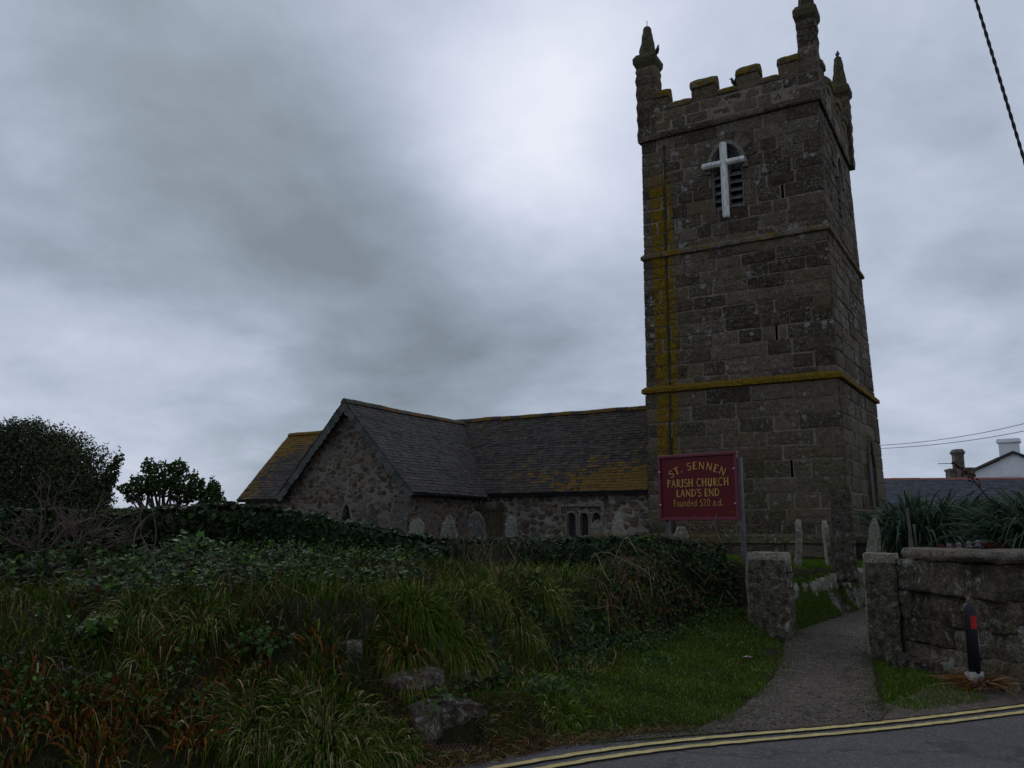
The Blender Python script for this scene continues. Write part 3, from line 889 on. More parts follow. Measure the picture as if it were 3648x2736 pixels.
def rg(v):
    v = np.array(v, float)
    v[:, 1] *= 1 + .035 * np.clip(1 - v[:, 2] / 14, 0, 1)
    return rough(skew(v), 0.010)
band(MB(), 6.0, 6.17, 0.10, 0.07, 0.03, 0.995).build('string_course', M['string_stone'], tower, warp=rg)
band(MB(), 10.61, 10.77, 0.085, 0.06, 0.03, 0.978).build('string_course', M['string_worn'], tower, warp=rg)
band(MB(), 14.90, 15.12, 0.05, 0.02, 0.07, 0.985, 0.8).build('string_course', M['tower_stone'], tower, warp=rg)
pl = band(MB(), 1.17, 1.42, 0.13, 0.05, 0.03, 1.0, 1.1)
pl.build('plinth', M['plinth_stone'], tower, warp=rg)
b = MB()
for side in range(4):
    courses(b, facemap(side), side, [0.3, 0.78, 1.2], -0.06, TW + 0.06, None, 0.12 if side < 2 else 0.6, 0.01, (0.9, 1.6))
b.build('tower_base', M['tower_stone'], church, warp=lambda v: rough(skew((v - 3.05) * np.array([1.02, 1.05, 1]) + np.array([3.05, 3.13, 3.05])), 0.01))

# parapet: wall, sloping sills and merlons
b = MB()
for side in range(4):
    fm = facemap(side)
    courses(b, fm, side, [15.12, 15.5, 15.88], 0.02, TW - 0.02, None, 0.1 if side < 2 else 0.6, 0.015, (0.45, 0.95))
b.mi = 1
b.cur = .5
for side in range(4):
    fm = facemap(side)
    b.add([fm(0.02, -0.02, 15.1), fm(TW - .02, -0.02, 15.1), fm(TW - .02, -0.02, 15.88), fm(0.02, -0.02, 15.88)], [(0, 1, 2, 3)])
    b.add([fm(0.4, -0.42, 15.0), fm(TW - .4, -0.42, 15.0), fm(TW - .4, -0.42, 15.88), fm(0.4, -0.42, 15.88)], [(3, 2, 1, 0)])
b.box(0.3, TW - .3, 0.3, TW - .3, 14.9, 15.05)
parapet = b.build('parapet', [M['tower_stone'], M['mortar_stone']], church, warp=rg)
MER = [(0.62, 1.14), (1.96, 2.80), (3.52, 4.24), (4.87, 5.50)]
SIL = [(1.12, 1.97), (2.78, 3.53), (4.22, 4.88)]
def capped(fm, a0, a1, z0, zc, z1, over, nm, parent, mats):
    b = MB()
    if zc > z0:
        b.cur = random.random()
        vs = [fm(a0, 0.0, z0), fm(a1, 0.0, z0), fm(a1, -0.42, z0), fm(a0, -0.42, z0), fm(a0, 0.0, zc), fm(a1, 0.0, zc), fm(a1, -0.42, zc), fm(a0, -0.42, zc)]
        b.add(vs, [(0, 1, 5, 4), (1, 2, 6, 5), (2, 3, 7, 6), (3, 0, 4, 7), (4, 5, 6, 7)])
    b.mi = 1
    b.cur = random.random()
    h = z1 - zc
    prof = [(0.0, zc), (over, zc + 0.03), (over + 0.01, zc + h * 0.45), (over * 0.2 - 0.05, zc + h * 0.82), (-0.17, z1), (-0.27, z1), (-0.42, zc + h * .7), (-0.45, zc)]
    n = len(prof)
    e = over * 0.6 if zc > z0 else -0.004
    cols = 7
    vs = []
    for c in range(cols):
        x = a0 - e + (a1 - a0 + 2 * e) * c / (cols - 1)
        drop = (0.035 if c in (0, cols - 1) else 0.0)
        for (o, z) in prof:
            vs.append(fm(x, o - drop * .4, z - (drop if z > zc + .1 else 0)))
    fs = [(c * n + q, (c + 1) * n + q, (c + 1) * n + (q + 1) % n, c * n + (q + 1) % n) for c in range(cols - 1) for q in range(n)]
    fs += [tuple(range(n - 1, -1, -1)), tuple(range((cols - 1) * n, cols * n))]
    b.add(vs, fs)
    return b.build(nm, mats, parent, warp=lambda v: rough(v, 0.022))
for side in range(4):
    fm = facemap(side)
    for a0, a1 in MER:
        capped(fm, a0, a1, 15.88, 16.36, 16.74 + random.uniform(-.03, .03), 0.05, 'merlon', parapet, [M['tower_stone'], M['tower_cap']])
    for a0, a1 in SIL:
        capped(fm, a0, a1, 15.88, 15.88, 16.17, 0.035, 'crenel_sill', parapet, [M['tower_stone'], M['tower_cap']])

# corner pinnacles
def pinnacle(cx, cy, hw, zt, rod):
    b = MB()
    z = 14.9
    while z < 17.6:
        h = random.uniform(0.42, 0.6)
        z2 = min(17.72, z + h)
        b.cur = random.random()
        k = 0.012 * random.uniform(-1, 1)
        zm = (z + z2) / 2
        b.frustum((cx, cy, z + .008), hw + k - .012, (cx + random.uniform(-.01, .01), cy, zm), hw + k + .012)
        b.frustum((cx, cy, zm), hw + k + .012, (cx, cy, z2 - .008), hw + k - 0.016)
        b.frustum((cx, cy, z2 - .03), hw - .02, (cx, cy, z2 + .03), hw - .02)
        z = z2
    p = b.build('pinnacle', M['tower_stone'], church, warp=lambda v: rough(v, 0.02))
    b = MB()
    b.cur = random.random()
    b.frustum((cx, cy, 17.70), hw - .02, (cx, cy, 17.86), hw + .06)
    b.frustum((cx, cy, 17.86), hw + .06, (cx, cy, 18.06), hw + .07)
    b.frustum((cx, cy, 18.06), hw + .07, (cx, cy, 18.22), hw - .02)
    b.build('collar', M['pinnacle_stone'], p, warp=lambda v: rough(v, 0.03))
    # weathered spirelet with knobbly crocket stumps up its edges
    b = MB()
    rings = 8
    prof = [(18.2 + (zt - 18.2) * i / rings, (hw - .05) * (1 - i / rings) + 0.125 * i / rings) for i in range(rings + 1)]
    vs, fs = [], []
    for z, r in prof:
        for k in range(8):
            an = math.pi / 4 * k + math.pi / 8
            rr = r * 1.12 * random.uniform(0.93, 1.09)
            vs.append((cx + rr * math.cos(an), cy + rr * math.sin(an), z))
    for i in range(rings):
        for k in range(8):
            fs.append((i * 8 + k, i * 8 + (k + 1) % 8, (i + 1) * 8 + (k + 1) % 8, (i + 1) * 8 + k))
    fs.append(tuple(range(rings * 8, rings * 8 + 8)))
    b.cur = random.random()
    b.add(vs, fs)
    b.add([(cx + .12 * math.cos(q), cy + .12 * math.sin(q), zt - .06 + dz) for dz in (0, .1) for q in np.linspace(0, 6.28, 9)[:-1]], [(i, (i + 1) % 8, (i + 1) % 8 + 8, i + 8) for i in range(8)] + [tuple(range(8, 16))])
    b.build('spirelet', M['pinnacle_stone'], p, smooth=False)
    if rod:
        r = MB().tube([(cx, cy, zt), (cx + .01, cy, zt + .32)], 0.012, 5)
        r.build('lightning_rod', M['rusty_iron'], p)
pinnacle(0.34, 0.34, 0.35, 19.36, True)
pinnacle(5.79, 0.32, 0.295, 19.5, False)
pinnacle(5.92, 5.95, 0.30, 19.40, True)
pinnacle(0.34, 5.76, 0.32, 19.3, False)

# belfry windows: hood, tracery, mullion, sloping slate louvres
def belfry(side):
    fm0 = facemap(side)
    def fm(a, o, z):
        return fm0(a, o, z)
    cx = 3.05
    def archpts(w, rise, z0, n=9):
        L_ = []
        for i in range(n + 1):
            z = z0 + rise * math.sin(i / n * math.pi / 2)
            L_.append((-arch_half(z, z0, w, rise), z))
        L_[-1] = (0, z0 + rise)
        return L_ + [(-x, z) for x, z in L_[-2::-1]]
    b = MB()
    b.cur = 0.5
    # jamb and arch reveal
    out = [(-0.535, 11.86)] + archpts(0.535, 0.81, 13.35) + [(0.535, 11.86)]
    inn = [(-0.475, 11.9)] + archpts(0.475, 0.74, 13.35) + [(0.475, 11.9)]
    n = len(out)
    for i in range(n):
        j = (i + 1) % n
        vs = [fm(cx + out[i][0], 0.006, out[i][1]), fm(cx + out[j][0], 0.006, out[j][1]), fm(cx + inn[j][0], -0.02, inn[j][1]), fm(cx + inn[i][0], -0.02, inn[i][1]),
              fm(cx + inn[j][0], -0.38, inn[j][1]), fm(cx + inn[i][0], -0.38, inn[i][1]), fm(cx + out[i][0], -.2, out[i][1]), fm(cx + out[j][0], -.2, out[j][1])]
        b.add(vs, [(0, 1, 2, 3), (3, 2, 4, 5), (6, 7, 1, 0)])
    # mullion
    b.prism([(-0.06, 11.9), (0.06, 11.9), (0.06, 13.3), (-0.06, 13.3)], -0.10, -0.25, lambda x, y, d: fm(cx + x, d, y))
    w = b.build('belfry_window', M['trim_stone'], church, warp=lambda v: rough(taper(v), 0.006))
    # tracery head
    b = MB()
    b.cur = .4
    for sx in (-1, 1):
        pts = [(sx * 0.44, 13.2), (sx * 0.43, 13.42), (sx * 0.37, 13.58), (sx * 0.25, 13.68), (sx * 0.13, 13.58), (sx * 0.07, 13.42), (sx * 0.06, 13.2)]
        b.tube([fm(cx + x, -0.16, z) for x, z in pts], 0.042, 6)
        pts = [(sx * 0.25, 13.66), (sx * 0.12, 13.74), (sx * 0.17, 13.88), (sx * 0.08, 13.98)]
        b.tube([fm(cx + x, -0.16, z) for x, z in pts], 0.035, 6)
        b.tube([fm(cx + x, -0.16, z) for x, z in [(sx * 0.4, 13.62), (sx * 0.28, 13.72), (sx * .2, 13.86)]], 0.03, 6)
    b.tube([fm(cx, -0.16, 13.2), fm(cx, -0.16, 13.72)], 0.04, 6)
    hp = archpts(0.44, 0.70, 13.35)
    b.tube([fm(cx + x, -0.16, z) for x, z in hp], 0.05, 6)
    b.build('tracery', M['tracery_stone'], w, warp=taper)
    # glazing in the head set deep
    b = MB()
    hp = archpts(0.47, 0.74, 13.30)
    b.prism(hp, -0.22, -0.26, lambda x, y, d: fm(cx + x, d, y))
    b.build('dark_glazing', M['lead_dark'], w, warp=taper)
    # louvres
    for sx in (-1, 1):
        for i in range(5):
            b = MB()
            b.cur = random.random()
            z = 11.93 + i * 0.27 + (0.02 if sx > 0 else 0)
            x0, x1 = (0.055, 0.475) if sx > 0 else (-0.475, -0.055)
            sl = random.uniform(-0.02, 0.02)
            prof = [(-0.06, z), (-0.06, z + 0.022), (-0.30, z + 0.24), (-0.30, z + 0.215)]
            vs = []
            for c in range(6):
                x = x0 + (x1 - x0) * c / 5
                wob = random.uniform(-0.012, 0.012)
                for (o, zz) in prof:
                    vs.append(fm(cx + x, o, zz + sl * (c / 5 - .5) + (wob if o > -.1 else 0)))
            fs = [(c * 4 + q, (c + 1) * 4 + q, (c + 1) * 4 + (q + 1) % 4, c * 4 + (q + 1) % 4) for c in range(5) for q in range(4)] + [(0, 1, 2, 3), (23, 22, 21, 20)]
            b.add(vs, fs)
            b.build('louvre', M['louvre_slate'], w, warp=taper)
    b = MB()
    b.box(0, 0, 0, 0, 0, 0)
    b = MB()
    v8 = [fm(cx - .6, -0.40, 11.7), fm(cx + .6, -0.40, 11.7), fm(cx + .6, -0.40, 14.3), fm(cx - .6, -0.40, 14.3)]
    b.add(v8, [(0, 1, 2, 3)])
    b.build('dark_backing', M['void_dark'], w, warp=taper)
    # hood mould and voussoirs
    b = MB()
    for rw, rr, t0, t1, nm in ((0.55, 0.83, 0.0, 0.10, 'h'),):
        o_ = archpts(rw + 0.17, rr + 0.22, 13.2, 10)
        i_ = archpts(rw, rr, 13.2, 10)
        i_ = [(x, max(z, 13.2) + 0.10) if 0 < k < len(i_) - 1 else (x, z) for k, (x, z) in enumerate(i_)]
        for k in range(len(o_) - 1):
            b.cur = 0.6
            q = [o_[k], o_[k + 1], i_[k + 1], i_[k]]
            b.prism(q[::-1], 0.085, -0.05, lambda x, y, d: fm(cx + x, d if d < 0 else d, y))
    b.build('hood_mould', M['trim_stone'], w, warp=lambda v: rough(taper(v), 0.008))
    b = MB()
    o_ = archpts(0.74 + 0.34, 1.08 + 0.30, 13.2, 5)
    i_ = archpts(0.70, 1.02, 13.2, 5)
    for k in range(1, len(o_) - 2):
        b.cur = random.random()
        def lerp(p, q, t):
            return (p[0] + (q[0] - p[0]) * t, p[1] + (q[1] - p[1]) * t)
        q = [lerp(o_[k], o_[k + 1], .04), lerp(o_[k], o_[k + 1], .96), lerp(i_[k], i_[k + 1], .96), lerp(i_[k], i_[k + 1], .04)]
        b.prism(q[::-1], 0.028, -0.05, lambda x, y, d: fm(cx + x, d, y))
    b.build('arch_stones', M['tower_stone'], w, warp=lambda v: rough(taper(v), 0.008))
belfry(0)
belfry(1)

# white timber cross
b = MB()
def octo(c0, c1, r, axis):
    n = 8
    vs = []
    for c, k in ((c0, .8), (tuple(a + (d - a) * .02 for a, d in zip(c0, c1)), 1), (tuple(a + (d - a) * .98 for a, d in zip(c0, c1)), 1), (c1, .8)):
        for i in range(n):
            an = math.pi / 4 * i + math.pi / 8
            p, q = r * k * math.cos(an), r * k * math.sin(an)
            vs.append((c[0] + p, c[1] + q, c[2]) if axis == 'z' else (c[0], c[1] + p, c[2] + q))
    fs = [(i * n + k, i * n + (k + 1) % n, (i + 1) * n + (k + 1) % n, (i + 1) * n + k) for i in range(3) for k in range(n)] + [tuple(range(n - 1, -1, -1)), tuple(range(3 * n, 4 * n))]
    b.add(vs, fs)
octo((3.0, -0.10, 11.54), (3.0, -0.10, 14.12), 0.118, 'z')
octo((2.28, -0.11, 13.42), (3.68, -0.11, 13.42), 0.105, 'x')
b.build('cross', M['cross_timber'], church, warp=lambda v: rough(v, 0.008))

# old lead pipe down the streak
pz = [(0.92, 14.55), (0.90, 12), (0.885, 10.9), (0.86, 8.5), (0.84, 6.3), (0.80, 4.0), (0.76, 1.5)]
b = MB().tube([(a * 1.0, -0.015 + 0.122 * (1 if z > 10.8 else .62 if z > 6.2 else 0), z) for a, z in pz], 0.035, 6)
b.tube([(0.92, 0.3, 14.55), (0.92, 0.03, 14.58)], 0.05, 6)
b.build('waste_pipe', M['pipe_moss'], tower)

# ------------------------------------------------------------------ nave and transept
def wall_sheet(mb, mapf, a0, a1, z0, ztop, holes, cell=0.06):
    """a wall face cut into small squares, leaving openings out; mapf(a, z, depth)"""
    na = max(1, int((a1 - a0) / cell))
    As = np.linspace(a0, a1, na + 1)
    zm = max(ztop(a) for a in np.linspace(a0, a1, 60))
    nz = max(1, int((zm - z0) / cell))
    for i in range(na):
        ac = (As[i] + As[i + 1]) / 2
        hs = [h for h in holes if h[0] < ac < h[1]]
        segs = [(z0, ztop(As[i]), ztop(As[i + 1]))]
        for h in hs:
            zt = h[3](ac) if callable(h[3]) else h[3]
            s0, tA, tB = segs.pop()
            segs.append((s0, h[2], h[2]))
            segs.append((zt, tA, tB))
        for s0, tA, tB in segs:
            mb.add([mapf(As[i], s0, 0), mapf(As[i + 1], s0, 0), mapf(As[i + 1], tB, 0), mapf(As[i], tA, 0)], [(0, 1, 2, 3)])
NE, NW = -19.0, -0.02   # nave along a
RB, RZ = 3.0, 6.04      # ridge
TC = -9.14              # transept centre
# nave south wall
holes = [(-3.12, -2.76, 1.0, lambda a: 2.0 + 0.18 * math.sqrt(max(0, 1 - ((a + 2.94) / .18) ** 2))),
         (-2.62, -2.28, 1.0, lambda a: 2.0 + 0.17 * math.sqrt(max(0, 1 - ((a + 2.45) / .17) ** 2))),
         (-2.16, -1.82, 1.0, lambda a: 2.0 + 0.17 * math.sqrt(max(0, 1 - ((a + 1.99) / .17) ** 2)))]
b = MB()
wall_sheet(b, lambda a, z, d: (a, 0.35 + d, z), NE, NW, 0.3, lambda a: 3.06, holes)
b.add([(NE, 5.65, .3), (NW, 5.65, .3), (NW, 5.65, 3.0), (NE, 5.65, 3.0)], [(3, 2, 1, 0)])
b.add([(NE, .35, .3), (NE, 5.65, .3), (NE, 5.65, 3.0), (NE, 3.0, 5.85), (NE, .35, 3.06)], [(4, 3, 2, 1, 0)])
nave_wall = b.build('nave_wall', M['nave_rubble'], church)
def leaded(name, c, w, z0, z1, depth, mapf, parent, arch, point=False):
    """dark leaded light: glass and a diamond lattice"""
    n = 8
    def top(x):
        t = min(1, abs(x) / w)
        return z1 - arch * (1 - (math.sqrt(1 - t * t) if not point else (1 - t ** 2.4)))
    xs_ = np.linspace(-w, w, 2 * n + 1)
    poly = [(c - w, z0)] + [(c + w, z0)] + [(c + x, top(x)) for x in xs_[::-1]]
    b = MB()
    b.prism(poly, depth, depth + 0.02, mapf)
    b.build('glass', M['window_glass'], parent)
    b = MB()
    sp_ = 0.115
    for sgn in (-1, 1):
        for k in range(-30, 31):
            pts = []
            for x in np.linspace(-w, w, 25):
                z = z0 + k * sp_ * 1.5 + sgn * x * 1.5
                if z0 < z < top(x):
                    pts.append(mapf(c + x, z, depth - 0.012 - (0.004 if sgn > 0 else 0)))
            if len(pts) > 1:
                b.tube([pts[0], pts[-1]], 0.009, 4)
    b.build('lead_lattice', M['lead_came'], parent)
mapn = lambda a, z, d: (a, 0.35 + d, z)
b = MB()
b.cur = .6
# surround of the three round-headed lights
for c, w in ((-2.94, .165), (-2.45, .155), (-1.99, .155)):
    pts = [(c - w, 1.0), (c - w, 2.0)] + [(c - w * math.cos(q), 2.0 + w * math.sin(q)) for q in np.linspace(0, math.pi, 9)[1:-1]] + [(c + w, 2.0), (c + w, 1.0)]
    for i in range(len(pts) - 1):
        (x0, z0), (x1, z1) = pts[i], pts[i + 1]
        def sc(x, z, k):
            return (c + (x - c) * k, z if z <= 1.01 else (2.0 + (z - 2.0) * k))
        (o0, oz0), (o1, oz1) = sc(x0, z0, 1.45), sc(x1, z1, 1.45)
        b.add([mapn(o0, oz0, -0.02), mapn(o1, oz1, -0.02), mapn(x1, z1, -0.02), mapn(x0, z0, -0.02), mapn(x0, z0, .22), mapn(x1, z1, .22), mapn(o0, oz0, .05), mapn(o1, oz1, .05)],
              [(0, 3, 2, 1), (3, 4, 5, 2), (6, 0, 1, 7)])
win3 = b.build('three_light_window', M['trim_stone'], church, warp=lambda v: rough(v, .004))
for c in (-2.94, -2.45, -1.99):
    leaded('x', c, .16, 1.0, 2.17, .20, mapn, win3, .16)
b = MB()
b.cur = .7
b.prism([(-3.42, 2.36), (-1.66, 2.36), (-1.66, 2.46), (-3.42, 2.46)], -0.10, 0.02, mapn and (lambda x, y, d: mapn(x, y, d)))
b.prism([(-3.42, 2.05), (-3.30, 2.05), (-3.30, 2.36), (-3.42, 2.36)], -0.095, 0.02, lambda x, y, d: mapn(x, y, d))
b.prism([(-1.78, 2.05), (-1.66, 2.05), (-1.66, 2.36), (-1.78, 2.36)], -0.095, 0.02, lambda x, y, d: mapn(x, y, d))
b.build('hood_mould', M['trim_stone'], win3, warp=lambda v: rough(v, .008))
b = MB()
b.cur = .3
b.box(-6.42, -5.68, -0.18, 0.40, 0.3, 2.28)
b.frustum((-6.05, .1, 2.28), (.41, .33), (-6.05, .1, 2.36), (.41, .33))
b.frustum((-6.05, .1, 2.36), (.36, .27), (-6.05, .14, 2.58), (.34, .16))
b.lathe([(0.05, 0), (.09, .05), (.10, .12), (.06, .18), (.0, .2)], 8, (-6.15, 0.06, 2.58))
b.build('buttress', M['tower_stone'], church, warp=lambda v: rough(v, .012))
# transept walls
GB = -4.10
def ttop(a):
    return 2.72 + (2.92 - abs(a - TC)) * 1.085
def lanc(a):
    t = min(1, abs(a + 9.17) / .215)
    return 1.95 + .53 * (1 - t ** 2.4)
b = MB()
wall_sheet(b, lambda a, z, d: (a, GB + d, z), TC - 2.66, TC + 2.66, 0.4, ttop, [(-9.385, -8.955, 1.0, lanc)])
for sx in (-1, 1):
    b.add([(TC + sx * 2.66, GB, .4), (TC + sx * 2.66, .6, .4), (TC + sx * 2.66, .6, 3.0), (TC + sx * 2.66, GB, 3.0)], [(0, 1, 2, 3) if sx > 0 else (3, 2, 1, 0)])
twall = b.build('transept_wall', M['gable_rubble'], church)
mapt = lambda a, z, d: (a, GB + d, z)
b = MB()
b.cur = .3
pts = [(-.2, 1.0)] + [(x, 1.93 + .5 * (1 - (abs(x) / .2) ** 2.4)) for x in np.linspace(-.2, .2, 13)] + [(.2, 1.0)]
for i in range(len(pts) - 1):
    (x0, z0), (x1, z1) = pts[i], pts[i + 1]
    k = 1.55
    zo = lambda z: z if z < 1.02 else 1.93 + (z - 1.93) * 1.22
    b.add([mapt(-9.17 + x0 * k, zo(z0), -.012), mapt(-9.17 + x1 * k, zo(z1), -.012), mapt(-9.17 + x1, z1, -.012), mapt(-9.17 + x0, z0, -.012), mapt(-9.17 + x0, z0, .3), mapt(-9.17 + x1, z1, .3)], [(0, 3, 2, 1), (3, 4, 5, 2)])
lancet = b.build('lancet_window', M['trim_stone'], church, warp=lambda v: rough(v, .004))
leaded('x', -9.17, .2, 1.0, 2.42, .24, mapt, lancet, .5, True)

def slates(mb, p0, along, up, ln, slope, row=0.145, sw=0.24, trim=None):
    """slope of lapped slates: p0 eave corner, unit vectors along the eave and up the slope"""
    p0, along, up = Vector(p0), Vector(along), Vector(up)
    nrm = along.cross(up).normalized()
    if nrm.z < 0:
        nrm = -nrm
    n = int(round(slope / row))
    row = slope / n
    mb.cur = 0.2
    mb.add([p0 - nrm * .01, p0 + along * ln - nrm * .01, p0 + along * ln + up * slope - nrm * .01, p0 + up * slope - nrm * .01], [(0, 1, 2, 3)])
    for r in range(n):
        x = -random.uniform(0, sw)
        tone = random.uniform(-.12, .12)
        while x < ln:
            w = sw * random.uniform(0.75, 1.25)
            x0, x1 = max(0, x) + .004, min(ln, x + w) - .004
            x += w
            if x1 - x0 < .03:
                continue
            if trim and not trim(x0, x1, r * row):
                continue
            mb.cur = min(1, max(0, random.random() * .8 + .1 + tone))
            lift = 0.016 + random.uniform(-.006, .010)
            dn = random.uniform(-.014, .014)
            y0, y1 = r * row + dn - .02, r * row + row + .02
            a, c = p0 + along * x0, p0 + along * x1
            vs = [a + up * y0 + nrm * lift, c + up * (y0 + random.uniform(-.006, .006)) + nrm * (lift + random.uniform(-.004, .004)), c + up * y1 + nrm * .004, a + up * y1 + nrm * .004,
                  a + up * y0 - nrm * .005, c + up * y0 - nrm * .005]
            mb.add(vs, [(0, 1, 2, 3), (0, 4, 5, 1)])
def ridge_tiles(mb, p0, p1, side, r=0.10, seg=0.45):
    p0, p1, side = Vector(p0), Vector(p1), Vector(side)
    d = (p1 - p0)
    n = max(1, int(d.length / seg))
    for i in range(n):
        mb.cur = random.random()
        a, c = p0 + d * (i / n), p0 + d * ((i + .985) / n)
        jz = random.uniform(-.008, .008)
        pr = [(-.15, -.135), (-.07, -.02), (0, .02), (.07, -.02), (.15, -.135)]
        vs = [q + side * s + Vector((0, 0, z + .055 + jz)) for q in (a, c) for s, z in pr]
        mb.add(vs, [(k, k + 1, k + 6, k + 5) for k in range(4)] + [(4, 3, 2, 1, 0), (5, 6, 7, 8, 9)])
# nave roof
ez, eb = 2.90, 0.06
up = Vector((0, RB - eb, RZ - ez))
sl = up.length
up.normalize()
b = MB()
slates(b, (-19.22, eb, ez), (1, 0, 0), up, 19.20, sl)
up2 = Vector((0, -(RB - eb), RZ - ez)).normalized()
slates(b, (-19.22, 2 * RB - eb, ez), (1, 0, 0), up2, 19.20, sl, .3, 1.2)
sag = lambda v: v + np.stack([0 * v[:, 0], 0 * v[:, 0], .030 * fnoise(v * np.array([1, .6, .2]), .55, 2) + .012 * fnoise(v, 2.3, 5)], -1)
nroof = b.build('nave_roof', M['nave_slate'], church, warp=sag)
b = MB()
ridge_tiles(b, (-19.22, RB, RZ), (-.02, RB, RZ), (0, 1, 0))
b.build('ridge', M['nave_slate'], nroof, warp=sag)
def gutter(p0, p1, parent, r=0.065):
    b = MB()
    p0, p1 = Vector(p0), Vector(p1)
    d = (p1 - p0).normalized()
    s = d.cross(Vector((0, 0, 1)))
    vs = []
    for q in (p0, p1):
        for rr in (r, r - .012):
            for an in np.linspace(math.pi, 2 * math.pi, 9):
                vs.append(q + s * rr * math.cos(an) + Vector((0, 0, rr * math.sin(an))))
    fs = []
    for k in range(8):
        fs.append((k, k + 1, 18 + k + 1, 18 + k))
        fs.append((9 + k + 1, 9 + k, 27 + k, 27 + k + 1))
    fs += [(0, 18, 27, 9), (8, 17, 35, 26)]
    fs += [(k, 9 + k, 9 + k + 1, k + 1) for k in range(8)] + [(18 + k, 18 + k + 1, 27 + k + 1, 27 + k) for k in range(8)]
    b.add(vs, fs)
    return b.build('gutter', M['gutter_iron'], parent)
gutter((-6.25, eb - .03, ez - .02), (-.06, eb - .03, ez - .02), nroof)
gutter((-19.2, eb - .03, ez - .02), (-12.1, eb - .03, ez - .02), nroof)
b = MB()
b.box(-6.2, -.1, .10, .36, 2.76, 2.84)
b.build('soffit', M['gutter_iron'], nroof)
MB().box(-19.15, -12.0, .10, .36, 2.76, 2.84).build('soffit', M['gutter_iron'], nroof)
# nave east verge
b = MB()
b.prism([(0.04, 2.86), (RB, 5.97), (2 * RB - .04, 2.86), (2 * RB - .04, 2.7), (RB, 5.80), (.04, 2.7)], -19.20, -19.13, lambda x, y, d: (d, x, y))
b.build('bargeboard', M['hung_slate'], nroof)
# transept roof
tz, th = 2.76, 2.97
TZ = 5.93
VB = -4.46
upR = Vector((-th, 0, TZ - tz))
ts = upR.length
b = MB()
# the slope narrows into the valley where it meets the nave roof
vb = lambda y: eb + (RB - eb) * max(0.0, min(1.0, (tz + (TZ - tz) * y / ts - ez) / (RZ - ez)))
slates(b, (TC + th, VB, tz), (0, 1, 0), upR.normalized(), RB - VB - .02, ts, .15, .22, trim=lambda x0, x1, y: VB + x0 < vb(y) + .12)
upL = Vector((th, 0, TZ - tz))
slates(b, (TC - th, VB, tz), (0, 1, 0), upL.normalized(), RB - VB - .02, ts, .15, .22, trim=lambda x0, x1, y: VB + x0 < vb(y) + .12)
troof = b.build('transept_roof', M['transept_slate'], church, warp=sag)
b = MB()
ridge_tiles(b, (TC, VB, TZ), (TC, RB, TZ), (1, 0, 0))
b.build('ridge', M['transept_slate'], troof, warp=sag)
gutter((TC + th + .03, VB + .05, tz - .03), (TC + th + .03, eb + .02, tz - .01), troof)
gutter((TC - th - .03, VB + .05, tz - .03), (TC - th - .03, eb + .02, tz - .03), troof)
b = MB()
b.box(TC + 2.67, TC + 2.93, GB, eb, 2.66, 2.72)
b.build('soffit', M['gutter_iron'], troof)
# scalloped slate-hung bargeboards on the gable
for sx in (-1, 1):
    b = MB()
    n = 17
    L0 = Vector((TC + sx * (th + .03), 0, tz - .06))
    L1 = Vector((TC, 0, TZ - .03))
    d = (L1 - L0)
    ln = d.length
    d.normalize()
    dn = Vector((sx * d.z, 0, -sx * d.x)) * (1 if sx * d.z * sx > 0 else 1)
    dn = Vector((-d.z * 1.0, 0, d.x)) if sx < 0 else Vector((d.z, 0, -d.x))
    if dn.z > 0:
        dn = -dn
    for i in range(n):
        t0, t1 = ln * i / n, ln * (i + 1) / n
        wd = 0.26 + (.12 if i == n - 1 else 0) + random.uniform(-.02, .02)
        b.cur = random.random()
        pts = [(t0, -.02), (t1, -.02), (t1, wd * .80), (t0 + (t1 - t0) * .75, wd * .97), (t0 + (t1 - t0) * .5, wd), (t0 + (t1 - t0) * .25, wd * .97), (t0, wd * .80)]
        yo = VB + .02 + random.uniform(-.006, .006) + (.01 if i % 2 else 0)
        b.prism(pts, 0, .03, lambda x, y, dd, yo=yo: tuple(L0 + d * x + dn * y + Vector((0, yo + dd, 0))))
    b.build('bargeboard', M['hung_slate'], troof)
    b = MB()
    b.prism([(0, .0), (ln, .0), (ln, .06), (0, .06)], 0, .4, lambda x, y, dd: tuple(L0 + d * x + dn * y + Vector((0, VB + .06 + dd, 0))))
    b.build('verge_board', M['gutter_iron'], troof)
# downpipe in the corner
b = MB().tube([(-6.16, .0, 2.84), (-6.30, -.02, 2.72), (-6.38, -.05, 2.6), (-6.38, -.05, .5)], .05, 8)
for z in (1.2, 2.3):
    b.tube([(-6.38, -.05, z), (-6.38, -.05, z + .07)], .065, 8)
b.build('downpipe', M['downpipe_paint'], church)
# west door niche with pointed head on the tower's right side
b = MB()
b.cur = .4
fm = facemap(1)
def nich(w, k):
    return [(3.75 - w, 2.3)] + [(3.75 + x, 3.6 + .95 * k * (1 - (abs(x) / w) ** 1.6)) for x in np.linspace(-w, w, 11)] + [(3.75 + w, 2.3)]
o_, i_ = nich(.62, 1.12), nich(.46, 1.0)
for i in range(len(o_) - 1):
    b.prism([o_[i], i_[i], i_[i + 1], o_[i + 1]], .09, -.02, lambda x, y, d: fm(x, d, y))
nw = b.build('west_window', M['tower_stone'], church, warp=lambda v: rough(taper(v), .012))
b = MB()
b.prism(i_[::-1], .018, -.02, lambda x, y, d: fm(x, d, y))
b.build('glass', M['window_glass'], nw, warp=taper)

